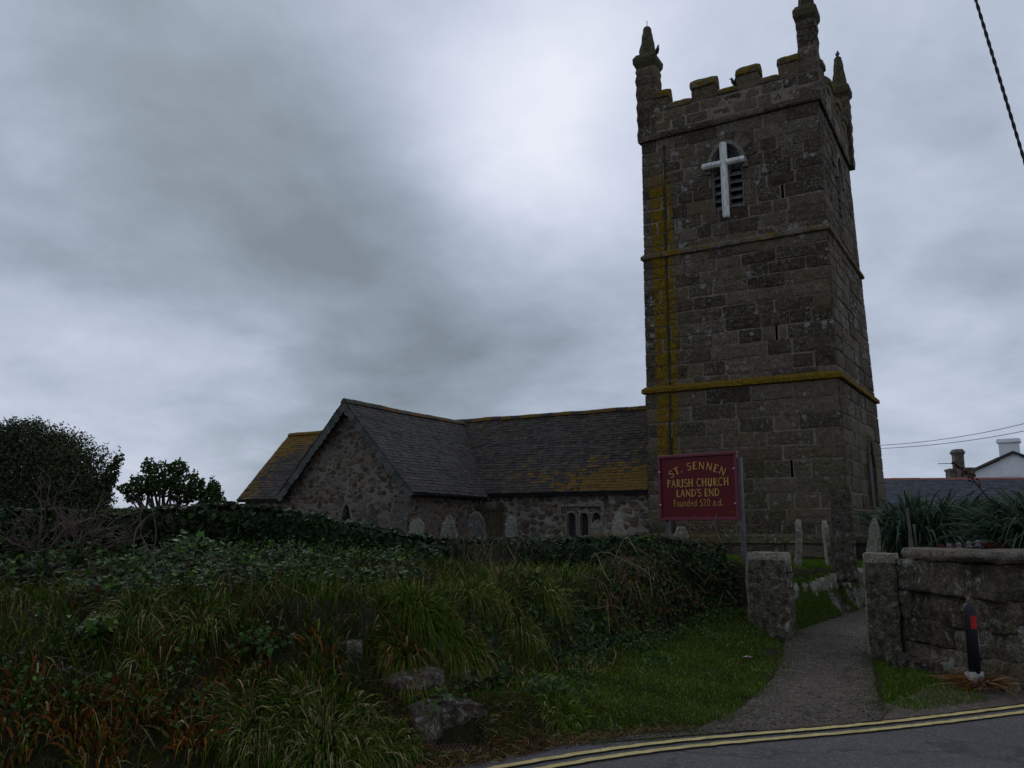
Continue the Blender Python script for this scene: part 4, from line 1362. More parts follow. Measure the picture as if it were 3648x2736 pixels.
# ------------------------------------------------------------------ foliage makers
PAL = {
    'grass': [(0.046, 0.082, 0.007), (0.066, 0.108, 0.010), (0.098, 0.135, 0.018), (0.026, 0.050, 0.005)],
    'lawn': [(0.062, 0.135, 0.007), (0.080, 0.158, 0.010), (0.048, 0.108, 0.006)],
    'straw': [(0.29, 0.225, 0.105), (0.20, 0.15, 0.07), (0.35, 0.29, 0.15)],
    'rust': [(0.175, 0.058, 0.013), (0.23, 0.085, 0.020), (0.11, 0.034, 0.008), (0.095, 0.065, 0.014)],
    'ivy': [(0.018, 0.036, 0.013), (0.026, 0.050, 0.018), (0.038, 0.064, 0.026), (0.014, 0.026, 0.011)],
    'leaf': [(0.050, 0.112, 0.016), (0.070, 0.138, 0.022), (0.038, 0.082, 0.013)],
    'bright': [(0.080, 0.160, 0.020), (0.10, 0.18, 0.026), (0.060, 0.125, 0.017)],
    'bramble': [(0.020, 0.034, 0.011), (0.030, 0.052, 0.014), (0.042, 0.066, 0.018), (0.050, 0.022, 0.012)],
    'evergreen': [(0.036, 0.052, 0.020), (0.050, 0.068, 0.025), (0.026, 0.038, 0.015), (0.062, 0.074, 0.030)],
    'treeleaf': [(0.030, 0.060, 0.013), (0.044, 0.084, 0.016), (0.020, 0.040, 0.010)],
    'flax': [(0.034, 0.058, 0.030), (0.054, 0.085, 0.046), (0.085, 0.12, 0.075), (0.022, 0.040, 0.022)],
    'flax_green': [(0.055, 0.088, 0.018), (0.08, 0.115, 0.024), (0.03, 0.052, 0.012)],
    'dead': [(0.11, 0.085, 0.06), (0.15, 0.12, 0.09), (0.08, 0.06, 0.045)],
    'moss': [(0.060, 0.100, 0.014), (0.080, 0.115, 0.018), (0.095, 0.105, 0.022)],
}
def pick(names, n, w=None):
    """random tints from palettes; w gives the share of each palette"""
    names = [names] if isinstance(names, str) else names
    which = rng.choice(len(names), n, p=w)
    out = np.zeros((n, 3))
    for i, nm in enumerate(names):
        P = np.array(PAL[nm])
        k = np.nonzero(which == i)[0]
        c = P[rng.integers(0, len(P), len(k))]
        out[k] = c * rng.uniform(0.7, 1.35, (len(k), 1)) * rng.uniform(0.9, 1.1, (len(k), 3))
    return out
def unit(v):
    return v / np.maximum(np.linalg.norm(v, axis=-1, keepdims=True), 1e-9)
class Veg:
    """gathers blades, leaves and stems into one mesh"""
    def __init__(s):
        s.V, s.C, s.Q, s.T, s.k = [], [], [], [], 0
    def blades(s, root, dirn, L, w, droop, tint, seg=3, curl=None, pw=2):
        n = len(root)
        if n == 0:
            return
        L = np.broadcast_to(np.asarray(L, float), (n,))
        w = np.broadcast_to(np.asarray(w, float), (n,))
        droop = np.broadcast_to(np.asarray(droop, float), (n,))
        dirn = unit(dirn)
        side = unit(np.cross(dirn, rng.normal(size=(n, 3))))
        pts = []
        for i in range(seg + 1):
            t = i / seg
            p = root + dirn * (L * t * (1 - 0.25 * droop * t))[:, None]
            p[:, 2] -= droop * L * t ** pw * 0.9
            if curl is not None:
                p = p + curl * (L * t * t)[:, None]
            pts.append(p)
        vs = []
        for i in range(seg):
            ww = (w * (0.55 + 0.45 * math.sin(math.pi * min(1, .25 + i / seg * .8))) * (1 - (i / seg) ** 2.2))[:, None]
            vs += [pts[i] - side * ww, pts[i] + side * ww]
        vs.append(pts[seg])
        m = 2 * seg + 1
        V = np.stack(vs, 1)
        b = s.k + np.arange(n)[:, None] * m
        for i in range(seg - 1):
            s.Q.append(b + np.array([2 * i, 2 * i + 1, 2 * i + 3, 2 * i + 2]))
        s.T.append(b + np.array([2 * seg - 2, 2 * seg - 1, 2 * seg]))
        s.V.append(V.reshape(-1, 3))
        s.C.append(np.repeat(tint, m, 0))
        s.k += n * m
    def leaves(s, pos, nrm, size, tint, aspect=1.0, fold=0.25, heading=None, lobed=False):
        n = len(pos)
        if n == 0:
            return
        nrm = unit(nrm)
        hd = rng.normal(size=(n, 3)) if heading is None else heading + rng.normal(size=(n, 3)) * .25
        y = unit(hd - nrm * np.sum(hd * nrm, -1, keepdims=True))
        x = np.cross(y, nrm)
        size = np.broadcast_to(np.asarray(size, float), (n,))[:, None]
        if lobed:
            tpl = [(0, 0, 0), (.42, .02, .10), (.26, .34, .05), (.50, .52, .12), (0, 1.0, -.06), (-.50, .52, .12), (-.26, .34, .05), (-.42, .02, .10), (0, .42, 0)]
            tris = [(0, 1, 8), (1, 2, 8), (2, 3, 8), (3, 4, 8), (4, 5, 8), (5, 6, 8), (6, 7, 8), (7, 0, 8)]
            quads = []
        else:
            tpl = [(0, 0, 0), (.40, .28, fold), (.34, .66, fold * .8), (0, 1.0, -.05), (-.34, .66, fold * .8), (-.40, .28, fold)]
            tris = []
            quads = [(0, 1, 2, 3), (0, 3, 4, 5)]
        m = len(tpl)
        V = np.stack([pos + (x * (a * aspect) + y * c + nrm * d) * size for a, c, d in tpl], 1)
        b = s.k + np.arange(n)[:, None] * m
        for q in quads:
            s.Q.append(b + np.array(q))
        for q in tris:
            s.T.append(b + np.array(q))
        s.V.append(V.reshape(-1, 3))
        s.C.append(np.repeat(tint, m, 0))
        s.k += n * m
    def stem(s, pts, rad, tint, n=3):
        pts = np.asarray(pts, float)
        k = len(pts)
        rad = np.broadcast_to(np.asarray(rad, float), (k,))
        tg = unit(np.gradient(pts, axis=0))
        up = unit(np.cross(tg, np.array([0.31, 0.2, 0.93]) + 0.001))
        w = np.cross(tg, up)
        vs = [pts + (up * math.cos(6.283 * j / n) + w * math.sin(6.283 * j / n)) * rad[:, None] for j in range(n)]
        V = np.stack(vs, 1).reshape(-1, 3)
        q = []
        for i in range(k - 1):
            for j in range(n):
                q.append((s.k + i * n + j, s.k + i * n + (j + 1) % n, s.k + (i + 1) * n + (j + 1) % n, s.k + (i + 1) * n + j))
        s.Q.append(np.array(q))
        s.V.append(V)
        s.C.append(np.repeat(np.asarray(tint, float)[None], len(V), 0))
        s.k += len(V)
    def build(s, name, m, parent=None, kind=None, origin=None):
        V = np.concatenate(s.V)
        if origin is not None:
            V = V - np.array(origin)
        me = mesh_np(name, V, np.concatenate(s.Q) if s.Q else None, np.concatenate(s.T) if s.T else None, np.concatenate(s.C))
        o = link(name, me, m, parent)
        if origin is not None and parent is None:
            o.location = origin
        if kind:
            o['kind'] = kind
        return o
def normals(x, y):
    e = 0.06
    return unit(np.stack([-(hmap(x + e, y) - hmap(x - e, y)) / (2 * e), -(hmap(x, y + e) - hmap(x, y - e)) / (2 * e), np.ones_like(x)], -1))
def scatter(n, x0, x1, y0, y1, keep):
    x = rng.uniform(x0, x1, n)
    y = rng.uniform(y0, y1, n)
    k = keep(x, y)
    x, y = x[k], y[k]
    return x, y, np.stack([x, y, hmap(x, y)], -1)
def wall_d(x, y):
    return y - np.interp(x, WX, WY)
exec_flags = {}

# ------------------------------------------------------------------ churchyard wall under its ivy
b = MB()
xs_ = np.concatenate([np.arange(-30, -12, 2.0), np.arange(-12, 3.16, 0.15)])
pl_ = []
for x in xs_:
    y, zt = float(np.interp(x, WX, WY)), float(np.interp(x, WX, WZ))
    pl_.append((x, y, zt + .03 * math.sin(x * 5.3)))
vs = []
for i, (x, y, zt) in enumerate(pl_):
    zb = hz(x, y - .4) - .3
    w1 = .05 * math.sin(x * 9) * .4
    vs += [(x, y + w1, zb), (x, y + .02 + w1, (zb + zt) / 2), (x, y + .04, zt - .06), (x, y + .14, zt), (x, y + .36, zt), (x, y + .45, zt - .06), (x, y + .5, zb)]
fs = []
for i in range(len(pl_) - 1):
    for q in range(6):
        a = i * 7 + q
        fs.append((a, a + 7, a + 8, a + 1))
fs.append(tuple((len(pl_) - 1) * 7 + q for q in range(7)))
b.add(vs, fs)
cw = b.build('churchyard_wall', M['boundary_rubble'], smooth=True, warp=lambda v: rough(v, .03))
tag(cw, 'long low rubble wall buried under dark ivy in front of the church', 'wall')

# ------------------------------------------------------------------ gateposts
def gatepost(name, x, y, ru, rv, ztop, hx, hy, label, seed):
    e = empty(name, (x, y, hz(x, y) - .05), R(-32.5), label, 'gatepost', 'stone gateposts of the churchyard entrance')
    b = MB()
    n = _SP[13]
    H = ztop - e.location.z
    v, f = n
    p = v.copy()
    p[:, 2] = (p[:, 2] + 1) / 2
    top = sm((p[:, 2] - .80) / .2)
    p[:, 0] *= hx * (1 - .10 * top)
    p[:, 1] *= hy * (1 - .10 * top)
    ed = (np.abs(v[:, 0]) > .95) & (np.abs(v[:, 1]) > .95)
    p[ed, 0] *= .95
    p[ed, 1] *= .95
    p[:, 2] *= H
    p += vnoise(p + seed, 2.2, seed) * .010 + vnoise(p + seed, 9, seed + 2) * .009
    b.cur = .55
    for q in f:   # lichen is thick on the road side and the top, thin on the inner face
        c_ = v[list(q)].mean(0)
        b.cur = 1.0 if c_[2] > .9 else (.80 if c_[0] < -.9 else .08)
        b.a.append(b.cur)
    b.v, b.f, b.m, b.k = p.tolist(), [tuple(q) for q in f], [0] * len(f), len(p)
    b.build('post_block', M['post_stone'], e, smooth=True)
    return e
gp = gatepost('gatepost', 3.66, 12.06, 0, 0, 1.31, .285, .22, 'squat lichened granite gatepost beside the brambles with a rusty hinge pin', 3)
b = MB()
b.tube([(.26, -.10, .92), (.36, -.12, .92), (.36, -.12, 1.01)], .014, 6)
b.build('hinge_pin', M['rusty_iron'], gp)
MB().tube([(.26, -.10, .70), (.34, -.12, .70)], .012, 6).build('hinge_pin', M['rusty_iron'], gp)
gatepost('gatepost', 4.68, 10.72, 0, 0, 1.33, .20, .225, 'slim granite gatepost standing against the end of the big-block wall', 8)

# right boundary wall of big granite blocks, with flat coping
b = MB()
A0, A1 = Vector((4.80, 10.55, 0)), Vector((5.11, 8.86, 0))
dA = (A1 - A0).normalized()
B1 = A1 + Vector((.93, .37, 0)) * 6
dB = (B1 - A1).normalized()
rows = [(0.0, .30), (.30, .56), (.56, .90), (.90, 1.27)]
for r, (z0, z1) in enumerate(rows):
    for (P0, dd, cuts) in ((A0, dA, [[0, .7, 1.76], [0, .95, 1.70], [0, .25, 1.76], [0, 1.76]][r]), (A1, dB, [[.0, .9, 1.9, 2.8, 4, 5, 6], [.0, .6, 1.5, 2.6, 3.4, 5, 6], [.0, .8, 1.9, 2.9, 4, 5, 6], [.0, .55, 1.4, 2.6, 3.6, 4.6, 6]][r])):
        nr = Vector((dd.y, -dd.x, 0))
        for c0, c1 in zip(cuts[:-1], cuts[1:]):
            c = P0 + dd * ((c0 + c1) / 2) - nr * .20
            zz = hz(c.x, c.y)
            stone(b, (c.x, c.y, max(.0, zz * .3) + (z0 + z1) / 2 + random.uniform(-.012, .012)), ((c1 - c0) / 2 - .004, .24 + random.uniform(-.02, .02), (z1 - z0) / 2 + .006), math.atan2(dd.y, dd.x), .13, .030, 13, r * 7 + int(c0 * 10), fr=3.0)
for k in range(9):   # footing stones
    c = A0 + dA * (.1 + k * .2) + Vector((-.06, -.02, 0))
    stone(b, (c.x, c.y, .06), (.12, .09, .09), random.uniform(0, 3), .4, .02, 9, k)
blk = b.build('block_wall', M['dark_wall_stone'], smooth=True)
tag(blk, 'dark boundary wall of large granite blocks behind the black bollard', 'wall')
b = MB()
for P0, dd, cuts in ((A0, dA, [.18, 1.82]), (A1, dB, [-.1, 1.5, 3.0, 4.6, 6])):
    for c0, c1 in zip(cuts[:-1], cuts[1:]):
        nr = Vector((dd.y, -dd.x, 0))
        c = P0 + dd * ((c0 + c1) / 2) - nr * .22
        stone(b, (c.x, c.y, 1.335), ((c1 - c0) / 2 + .02, .30, .065), math.atan2(dd.y, dd.x), .26, .030, 13, int(c0 * 9) + 3, fr=1.5)
b.build('coping_slab', M['coping_stone'], blk, smooth=True)

# retaining wall of tilted stones beside the path
b = MB()
random.seed(21)
for k in range(70):
    s = k / 69
    fx = np.interp(s, [0, .15, .55, 1], [3.95, 4.2, 5.0, 6.35])
    fy = np.interp(fx, FX, FY)
    row = k % 3
    if s < .35 and random.random() < .55:
        continue
    z0 = hz(fx, fy - .25)
    stone(b, (fx + .04 * row, fy - .02 + .06 * row + .06, z0 + .08 + .20 * row), (random.uniform(.07, .12), random.uniform(.06, .10), random.uniform(.10, .17)), R(50) + random.uniform(-.3, .3), .35, .02, 9, k, (random.uniform(-.2, .2), random.uniform(.2, .6)))
for k in range(8):
    fx = 6.3 + k * .22
    fy = np.interp(fx, FX, FY)
    for row in range(3):
        stone(b, (fx, fy - .04, hz(fx, fy - .3) + .1 + row * .2), (.13, .1, .11), random.uniform(0, .5), .3, .02, 9, k + row)
tag(b.build('retaining_wall', M['grave_stone'], smooth=True), 'low mossy retaining wall of tilted stones edging the path beyond the gate', 'wall')

# ------------------------------------------------------------------ boulders in the bank
rocks = [((880, 1497), (.255, .14, .13), 'broad pale boulder under the grass overhang, biggest of the rocks in the bank'), ((745, 1418), (.12, .10, .10), 'small pale rock half buried in the grass up the bank'),
         ((932, 1405), (.12, .10, .09), 'grey rock peeping out below the drooping grass tussock'), ((1000, 1478), (.19, .11, .14), 'dark boulder blotched with white lichen beside the ivy'),
         ((950, 1540), (.11, .10, .10), 'knobbly rock with white lichen squeezed below the big boulder'), ((903, 1590), (.13, .11, .19), 'upright grey stone at the foot of the bank beside the long grass'),
         ((990, 1572), (.20, .11, .13), 'dark shadowed boulder directly above the drain grate')]
for i, ((u, v), hf, lab) in enumerate(rocks):
    p = hit(u * D, v * D)
    b = MB()
    stone(b, (0, 0, 0), hf, R(40) + i, .42, .045, 13, i * 5 + 2, fr=5)
    tag(b.build('boulder', M['rock_stone'], smooth=True, loc=(p.x, p.y + .10, p.z - .01)), lab, 'rock', 'boulders showing in the hedge bank')
for (u, v, hf, lab) in ((2010, 1452, (.20, .12, .10), 'pale stone lying in the grass to the left of the bollard'), (1937, 1442, (.10, .07, .06), 'small flat stone at the foot of the slim gatepost')):
    p = hit(u * D, v * D)
    b = MB()
    stone(b, (0, 0, 0), hf, R(-10), .4, .03, 13, u % 13)
    tag(b.build('loose_stone', M['rock_stone'], smooth=True, loc=(p.x, p.y, p.z + .03)), lab, 'rock')

# ------------------------------------------------------------------ headstones
def headstone(x, y, w, h, th, rz, tilt, shape, m, label, seed, z=None, amp=.014):
    e = MB()
    if shape == 'round':
        prof = [(-w, 0), (-w * .98, h * .70)] + [(-w * .98 * math.cos(q), h * .70 + h * .30 * math.sin(q)) for q in np.linspace(.15, math.pi - .15, 9)] + [(w * .98, h * .70), (w, 0)]
    elif shape == 'square':
        prof = [(-w, 0), (-w, h), (-w * .3, h + .005), (w * .3, h), (w, h), (w, 0)]
    elif shape == 'ogee':
        prof = [(-w, 0), (-w, h * .78), (-w * .75, h * .80), (-w * .6, h * .90), (-w * .3, h * .97), (0, h), (w * .3, h * .97), (w * .6, h * .90), (w * .75, h * .80), (w, h * .78), (w, 0)]
    elif shape == 'point':
        prof = [(-w, 0), (-w * .95, h * .55), (-w * .55, h * .86), (-w * .2, h), (w * .1, h * .98), (w * .55, h * .74), (w * .95, h * .5), (w, 0)]
    elif shape == 'wedge':
        prof = [(-w, 0), (-w * .96, h * .5), (-w * .85, h * .78), (-w * .62, h * .95), (-w * .25, h), (w * .15, h * .90), (w * .60, h * .72), (w * .95, h * .52), (w * 1.1, 0)]
    else:
        prof = [(-w, 0), (-w, h * .80), (-w * .55, h * .98), (w * .3, h), (w, h * .82), (w, 0)]
    # refine the outline
    fine_ = []
    for i in range(len(prof)):
        p, q = prof[i], prof[(i + 1) % len(prof)]
        n = max(1, int(math.hypot(q[0] - p[0], q[1] - p[1]) / .09))
        fine_ += [(p[0] + (q[0] - p[0]) * k / n, p[1] + (q[1] - p[1]) * k / n) for k in range(n)]
    e.cur = random.random()
    n = len(fine_)
    vs = []
    for yy, sc in ((-th / 2 + .012, 1), (-th / 2, .965), (th / 2, .965), (th / 2 - .012, 1)):
        vs += [(a * sc, yy, c * (sc if c > h * .5 else 1)) for a, c in fine_]
    fs = []
    for r0, r1 in ((0, 1), (2, 3), (3, 0)):
        fs += [(r0 * n + i, r0 * n + (i + 1) % n, r1 * n + (i + 1) % n, r1 * n + i) for i in range(n)]
    fs += [tuple(range(n, 2 * n)), tuple(range(3 * n - 1, 2 * n - 1, -1))]
    e.add(vs, fs)
    o = e.build('headstone', M[m], warp=lambda v: v + vnoise(v + seed, 4.0, seed % 9) * amp + vnoise(v + seed, 1.6, seed % 7) * amp * 1.6)
    o.location = (x, y, (hz(x, y) if z is None else z) - .12)
    o.rotation_euler = (tilt[0], tilt[1], rz)
    return tag(o, label, 'headstone', 'headstones in the churchyard')
def wp(a, b):
    q = W(a, b, 0)
    return q.x, q.y
headstone(-1.60, 20, .22, 1.10, .10, R(-12), (0, R(9)), 'wedge', 'grave_stone', 'pale rough-topped lichened headstone leaning in front of the dark church wall corner', 1)
headstone(-.82, 21, .21, 1.22, .10, R(-15), (R(3), R(-4)), 'round', 'grave_dark', 'dark round-topped headstone in front of the downpipe, white lichen on one shoulder', 2)
headstone(.0, 21, .15, 1.12, .10, R(-10), (0, R(-1)), 'broken', 'grave_stone', 'narrow pale headstone with chipped square top, between dark headstone and three-light window', 3)
headstone(1.92, 19, .165, 1.07, .09, R(-8), (0, 0), 'round', 'grave_stone', 'low round-topped headstone in front of the three-light window', 4)
headstone(2.47, 20, .20, 1.26, .12, R(-14), (R(-3), R(5)), 'wedge', 'grave_stone', 'tall pointed leaning headstone with streaky lichen, right of the three-light window', 5, amp=.02)
headstone(3.24, 16.5, .15, .95, .10, R(10), (0, R(5)), 'broken', 'grave_stone', 'small weathered headstone half hidden under the red sign board', 6)
x, y = wp(-7.38, -5.0)
headstone(x, y, .29, 1.42, .10, AN, (R(-4), R(2)), 'point', 'grave_dark', 'dark slate headstone with a sloping shoulder next to the lancet window', 7)
x, y = wp(-6.5, -4.7)
headstone(x, y, .31, 1.40, .08, AN, (R(-5), 0), 'square', 'grave_dark', 'flat-topped dark slate slab leaning near the transept corner', 8)
x, y = wp(-5.85, -4.6)
headstone(x, y, .27, 1.08, .10, AN, (R(-3), R(-2)), 'broken', 'grave_stone', 'greenish low headstone right beside the flat-topped slate slab', 9)
headstone(4.93, 14.6, .30, .90, .10, R(-108), (R(-4), R(-2)), 'ogee', 'grave_stone', 'edge-on headstone with pale rounded top behind the squat gatepost', 10)
headstone(6.02, 16.0, .26, .98, .08, R(-104), (R(4), 0), 'round', 'grave_stone', 'edge-on upright headstone half hidden behind the standing stone', 11)
headstone(5.92, 15.6, .26, .75, .09, R(-112), (R(-14), 0), 'broken', 'grave_dark', 'tilted edge-on headstone leaning towards the standing stone', 12)
headstone(8.50, 20, .16, 1.22, .12, R(-60), (R(-6), R(6)), 'wedge', 'grave_stone', 'large pale headstone leaning by the tower base beyond the standing stone', 13)
x, y = -13.2, 34
p = at(362, 1810, 34)
headstone(p.x, p.y, .3, 1.45, .12, 0, (0, 0), 'round', 'grave_stone', 'far headstone just visible beyond the left end of the church', 14)
# tall standing stone
b = MB()
v, f = _SP[13]
p = v.copy()
p[:, 2] = (p[:, 2] + 1) / 2
tp = sm((p[:, 2] - .86) / .14)
p[:, 0] *= .165 * (1 - .18 * tp)
p[:, 1] *= .13 * (1 - .2 * tp)
p[:, 2] *= 1.58
p += vnoise(p, 3.0, 2) * .022 + vnoise(p, 11.0, 5) * .012
b.cur = .3
b.add(p.tolist(), f)
ss = b.build('standing_stone', M['standing_stone'], smooth=True)
ss.location = (5.50, 13.9, .78)
ss.rotation_euler = (R(1), R(-1.2), R(-24))
tag(ss, 'tall rough granite pillar with mossy top on the lawn edge before the tower', 'standing stone')

# ------------------------------------------------------------------ the sign
Lp, Rp = Vector((2.605, 14.58, 0)), Vector((3.675, 13.6, 0))
sd = (Rp - Lp)
sw_ = sd.length
an = math.atan2(sd.y, sd.x)
sign = empty('church_sign', (Lp.x, Lp.y, .9), an, 'maroon church notice board with gold lettering on two grey metal posts', 'sign')
ZB, ZT = 1.80 - .9, 2.865 - .9
b = MB().box(0.0, sw_, -.012, .018, ZB, ZT)
board = b.build('board', M['maroon_paint'], sign)
b = MB()
fw = .055
for (x0, x1, z0, z1) in ((-.03, sw_ + .03, ZT - fw + .03, ZT + .03), (-.03, sw_ + .03, ZB - .03, ZB + fw - .03), (-.03, fw - .035, ZB + fw - .03, ZT - fw + .03), (sw_ - fw + .035, sw_ + .03, ZB + fw - .03, ZT - fw + .03)):
    b.box(x0, x1, -.045, .025, z0, z1)
fr = b.build('frame', M['maroon_frame'], board)
mod = fr.modifiers.new('bevel', 'BEVEL')
mod.width = .010
mod.segments = 2
for x in (.02, sw_ - .02):
    for z in (ZB + .24, ZT - .26):
        MB().lathe([(.016, 0), (.016, .01), (.008, .018)], 10).build('bolt', M['bolt_metal'], board, loc=None).matrix_local = Matrix.Translation((x - .005, -.046, z)) @ Matrix.Rotation(R(90), 4, 'X')
for x, y_ in ((.09, .06), (sw_ + .055, .02)):
    b = MB().box(x - .032, x + .032, y_ - .03, y_ + .03, -.3, ZT - (.08 if x > .5 else .1))
    b.build('post', M['post_metal'], sign)
# roman letters drawn as strokes: (thickness, points); serifs added at free ends
def arc(cx, cy, rx, ry, a0, a1, n=12):
    return [(cx + rx * math.cos(R(a0 + (a1 - a0) * i / n)), cy + ry * math.sin(R(a0 + (a1 - a0) * i / n))) for i in range(n + 1)]
TK, TN = .20, .11
def sf(x, y, w=.13):
    return (.05, [(x - w, y), (x + w, y)])
GL = {
    'S': (.56, [(.13, arc(.28, .74, .22, .23, 25, 250)[:11] + [(.30, .52)] + arc(.28, .25, .24, .25, 60, -155)), ]),
    'T': (.66, [(TK, [(.33, 0), (.33, 1)]), (TN, [(.02, .96), (.64, .96)]), sf(.33, .02), (.06, [(.03, .84), (.03, .99)]), (.06, [(.63, .84), (.63, .99)])]),
    '.': (.24, [(.15, [(.11, 0), (.11, .14)])]),
    'E': (.56, [(TK, [(.14, 0), (.14, 1)]), (TN, [(.03, .97), (.52, .97)]), (TN, [(.14, .52), (.42, .52)]), (TN, [(.03, .03), (.54, .03)]), (.06, [(.51, .84), (.51, 1)]), (.06, [(.53, 0), (.53, .16)])]),
    'N': (.80, [(TN, [(.14, 0), (.14, 1)]), (.15, [(.12, 1), (.68, 0)]), (TN, [(.68, 0), (.68, 1)]), sf(.14, .02, .1), sf(.10, .98, .1), sf(.68, .98, .1)]),
    'P': (.60, [(TK, [(.16, 0), (.16, 1)]), (.10, [(.16, .95)] + arc(.30, .72, .25, .23, 90, -90) + [(.16, .49)]), sf(.16, .02), sf(.10, .98, .08)]),
    'A': (.78, [(TN, [(.10, 0), (.38, 1)]), (.15, [(.38, 1), (.68, 0)]), (TN, [(.20, .36), (.56, .36)]), sf(.10, .02, .10), sf(.68, .02, .11)]),
    'R': (.70, [(TK, [(.16, 0), (.16, 1)]), (.10, [(.16, .95)] + arc(.30, .73, .23, .22, 90, -90) + [(.16, .51)]), (.12, [(.30, .52), (.52, .10), (.72, -.08)]), sf(.16, .02), sf(.10, .98, .08)]),
    'I': (.34, [(TK, [(.17, 0), (.17, 1)]), sf(.17, .02, .14), sf(.17, .98, .14)]),
    'H': (.80, [(TK, [(.16, 0), (.16, 1)]), (TK, [(.64, 0), (.64, 1)]), (TN, [(.16, .52), (.64, .52)])] + [sf(x, y) for x in (.16, .64) for y in (.02, .98)]),
    'C': (.70, [(.12, arc(.40, .5, .33, .49, 48, 312, 18)), (.06, [(.64, .74), (.64, .96)])]),
    'U': (.76, [(TK, [(.16, 1), (.16, .30)] + arc(.38, .28, .22, .27, 190, 350, 8) + [(.60, .30), (.60, 1)]), sf(.16, .98), sf(.60, .98, .1)]),
    'L': (.56, [(TK, [(.16, 0), (.16, 1)]), (TN, [(.04, .03), (.54, .03)]), (.06, [(.53, 0), (.53, .18)]), sf(.16, .98)]),
    'D': (.76, [(TK, [(.16, 0), (.16, 1)]), (.11, [(.06, .96), (.30, .96)] + arc(.30, .5, .38, .46, 90, -90, 14) + [(.06, .04)])]),
    "'": (.12, [(.11, [(.06, 1.06), (.05, .86)])]),
    'F': (.52, [(.12, [(.14, 0), (.14, 1)]), (TN, [(.05, .97), (.50, .97)]), (TN, [(.14, .53), (.40, .53)]), sf(.14, .02, .1)]),
    'o': (.58, [(.095, arc(.29, .33, .22, .32, 0, 360, 20))]),
    'u': (.58, [(.10, [(.11, .66), (.11, .22)] + arc(.28, .20, .17, .19, 190, 350, 8) + [(.45, .22), (.45, .66)]), (.10, [(.45, .4), (.45, 0)])]),
    'n': (.58, [(.10, [(.11, 0), (.11, .66)]), (.10, [(.11, .42)] + arc(.28, .46, .17, .19, 170, 10, 8) + [(.45, 0)])]),
    'd': (.60, [(.095, arc(.27, .32, .20, .32, 0, 360, 18)), (.10, [(.47, 0), (.47, 1.0)])]),
    'e': (.56, [(.09, [(.10, .36), (.47, .36)] + arc(.28, .33, .20, .32, 8, 315, 16))]),
    'a': (.54, [(.10, arc(.26, .48, .18, .17, 150, 0, 8) + [(.44, 0)]), (.09, arc(.25, .20, .18, .20, 50, 360, 14))]),
    '5': (.56, [(.10, [(.46, .96), (.16, .96), (.12, .56)] + arc(.26, .30, .22, .29, 110, -140, 12))]),
    '2': (.58, [(.10, arc(.27, .72, .20, .25, 165, -20, 10) + [(.08, .05), (.52, .05)])]),
    '0': (.62, [(.10, arc(.31, .5, .23, .48, 0, 360, 22))]),
    ' ': (.36, []),
}
def ribbon(mb, pts, w, mapf, d, thick=.004):
    pts = [Vector((p[0], p[1], 0)) for p in pts]
    L_, R_ = [], []
    closed = (pts[0] - pts[-1]).length < 1e-4
    n = len(pts)
    for i, p in enumerate(pts):
        q0 = pts[i - 1] if i else (pts[-2] if closed else p)
        q1 = pts[i + 1] if i < n - 1 else (pts[1] if closed else p)
        tg = (q1 - q0).normalized()
        nn = Vector((-tg.y, tg.x, 0)) * w / 2
        L_.append(p + nn)
        R_.append(p - nn)
    for i in range(n - 1):
        q = [L_[i], R_[i], R_[i + 1], L_[i + 1]]
        mb.add([mapf(p.x, p.y, d) for p in q], [(0, 1, 2, 3)])
def width(txt, tr):
    return sum(GL[c][0] + tr for c in txt) - tr
def write(txt, cap, cx, zbase, tr, arcr=None, xs=1.0):
    for shadow in (True, False):
        mb = MB()
        total = width(txt, tr) * cap * xs
        x = -total / 2
        k = 0
        for c in txt:
            w, st = GL[c]
            mid = x + w * cap * xs / 2
            for th, pts in st:
                k += 1
                dep = -.0135 - (0 if shadow else .003) - k * 0.00004
                def mp(px, pz, d, x=x, mid=mid):
                    ox = (.022 * cap / .1 * .5, -.020 * cap / .1 * .5) if shadow else (0, 0)
                    if arcr:
                        th_ = mid / arcr
                        lx, lz = (x + px * cap * xs) - mid, pz * cap
                        X_ = cx + math.sin(th_) * (arcr + lz) + math.cos(th_) * lx
                        Z_ = zbase - arcr + math.cos(th_) * (arcr + lz) - math.sin(th_) * lx
                    else:
                        X_, Z_ = cx + x + px * cap * xs, zbase + pz * cap
                    return (X_ + ox[0], d, Z_ + ox[1])
                ribbon(mb, pts, th * (1.05 if shadow else 1.0), lambda px, pz, d, mp=mp: mp(px / cap / 1.0, pz / cap, d), dep) if False else None
                sp_ = [(p[0], p[1]) for p in pts]
                tmp = MB()
                ribbon(tmp, sp_, th * .92, lambda px, pz, d, mp=mp: mp(px, pz, d), dep)
                mb.add(tmp.v, tmp.f)
            x += (w + tr) * cap * xs
        mb.build('letter_shadow' if shadow else 'lettering', M['letter_shadow' if shadow else 'gold_letter'], board)
H_ = ZT - ZB
cxs = sw_ / 2
def fit(txt, cap, wd, tr):
    return wd / (width(txt, tr) * cap)
write('ST. SENNEN', .122, cxs, ZT - .235, .14, 1.0, fit('ST. SENNEN', .122, 1.06, .14))
write('PARISH CHURCH', .130, cxs, ZT - .525, .08, None, fit('PARISH CHURCH', .130, 1.18, .08))
write("LAND'S END", .122, cxs, ZT - .695, .06, None, fit("LAND'S END", .122, .82, .06))
write('Founded 520 a.d.', .112, cxs, ZT - .855, .07, None, fit('Founded 520 a.d.', .112, .94, .07))

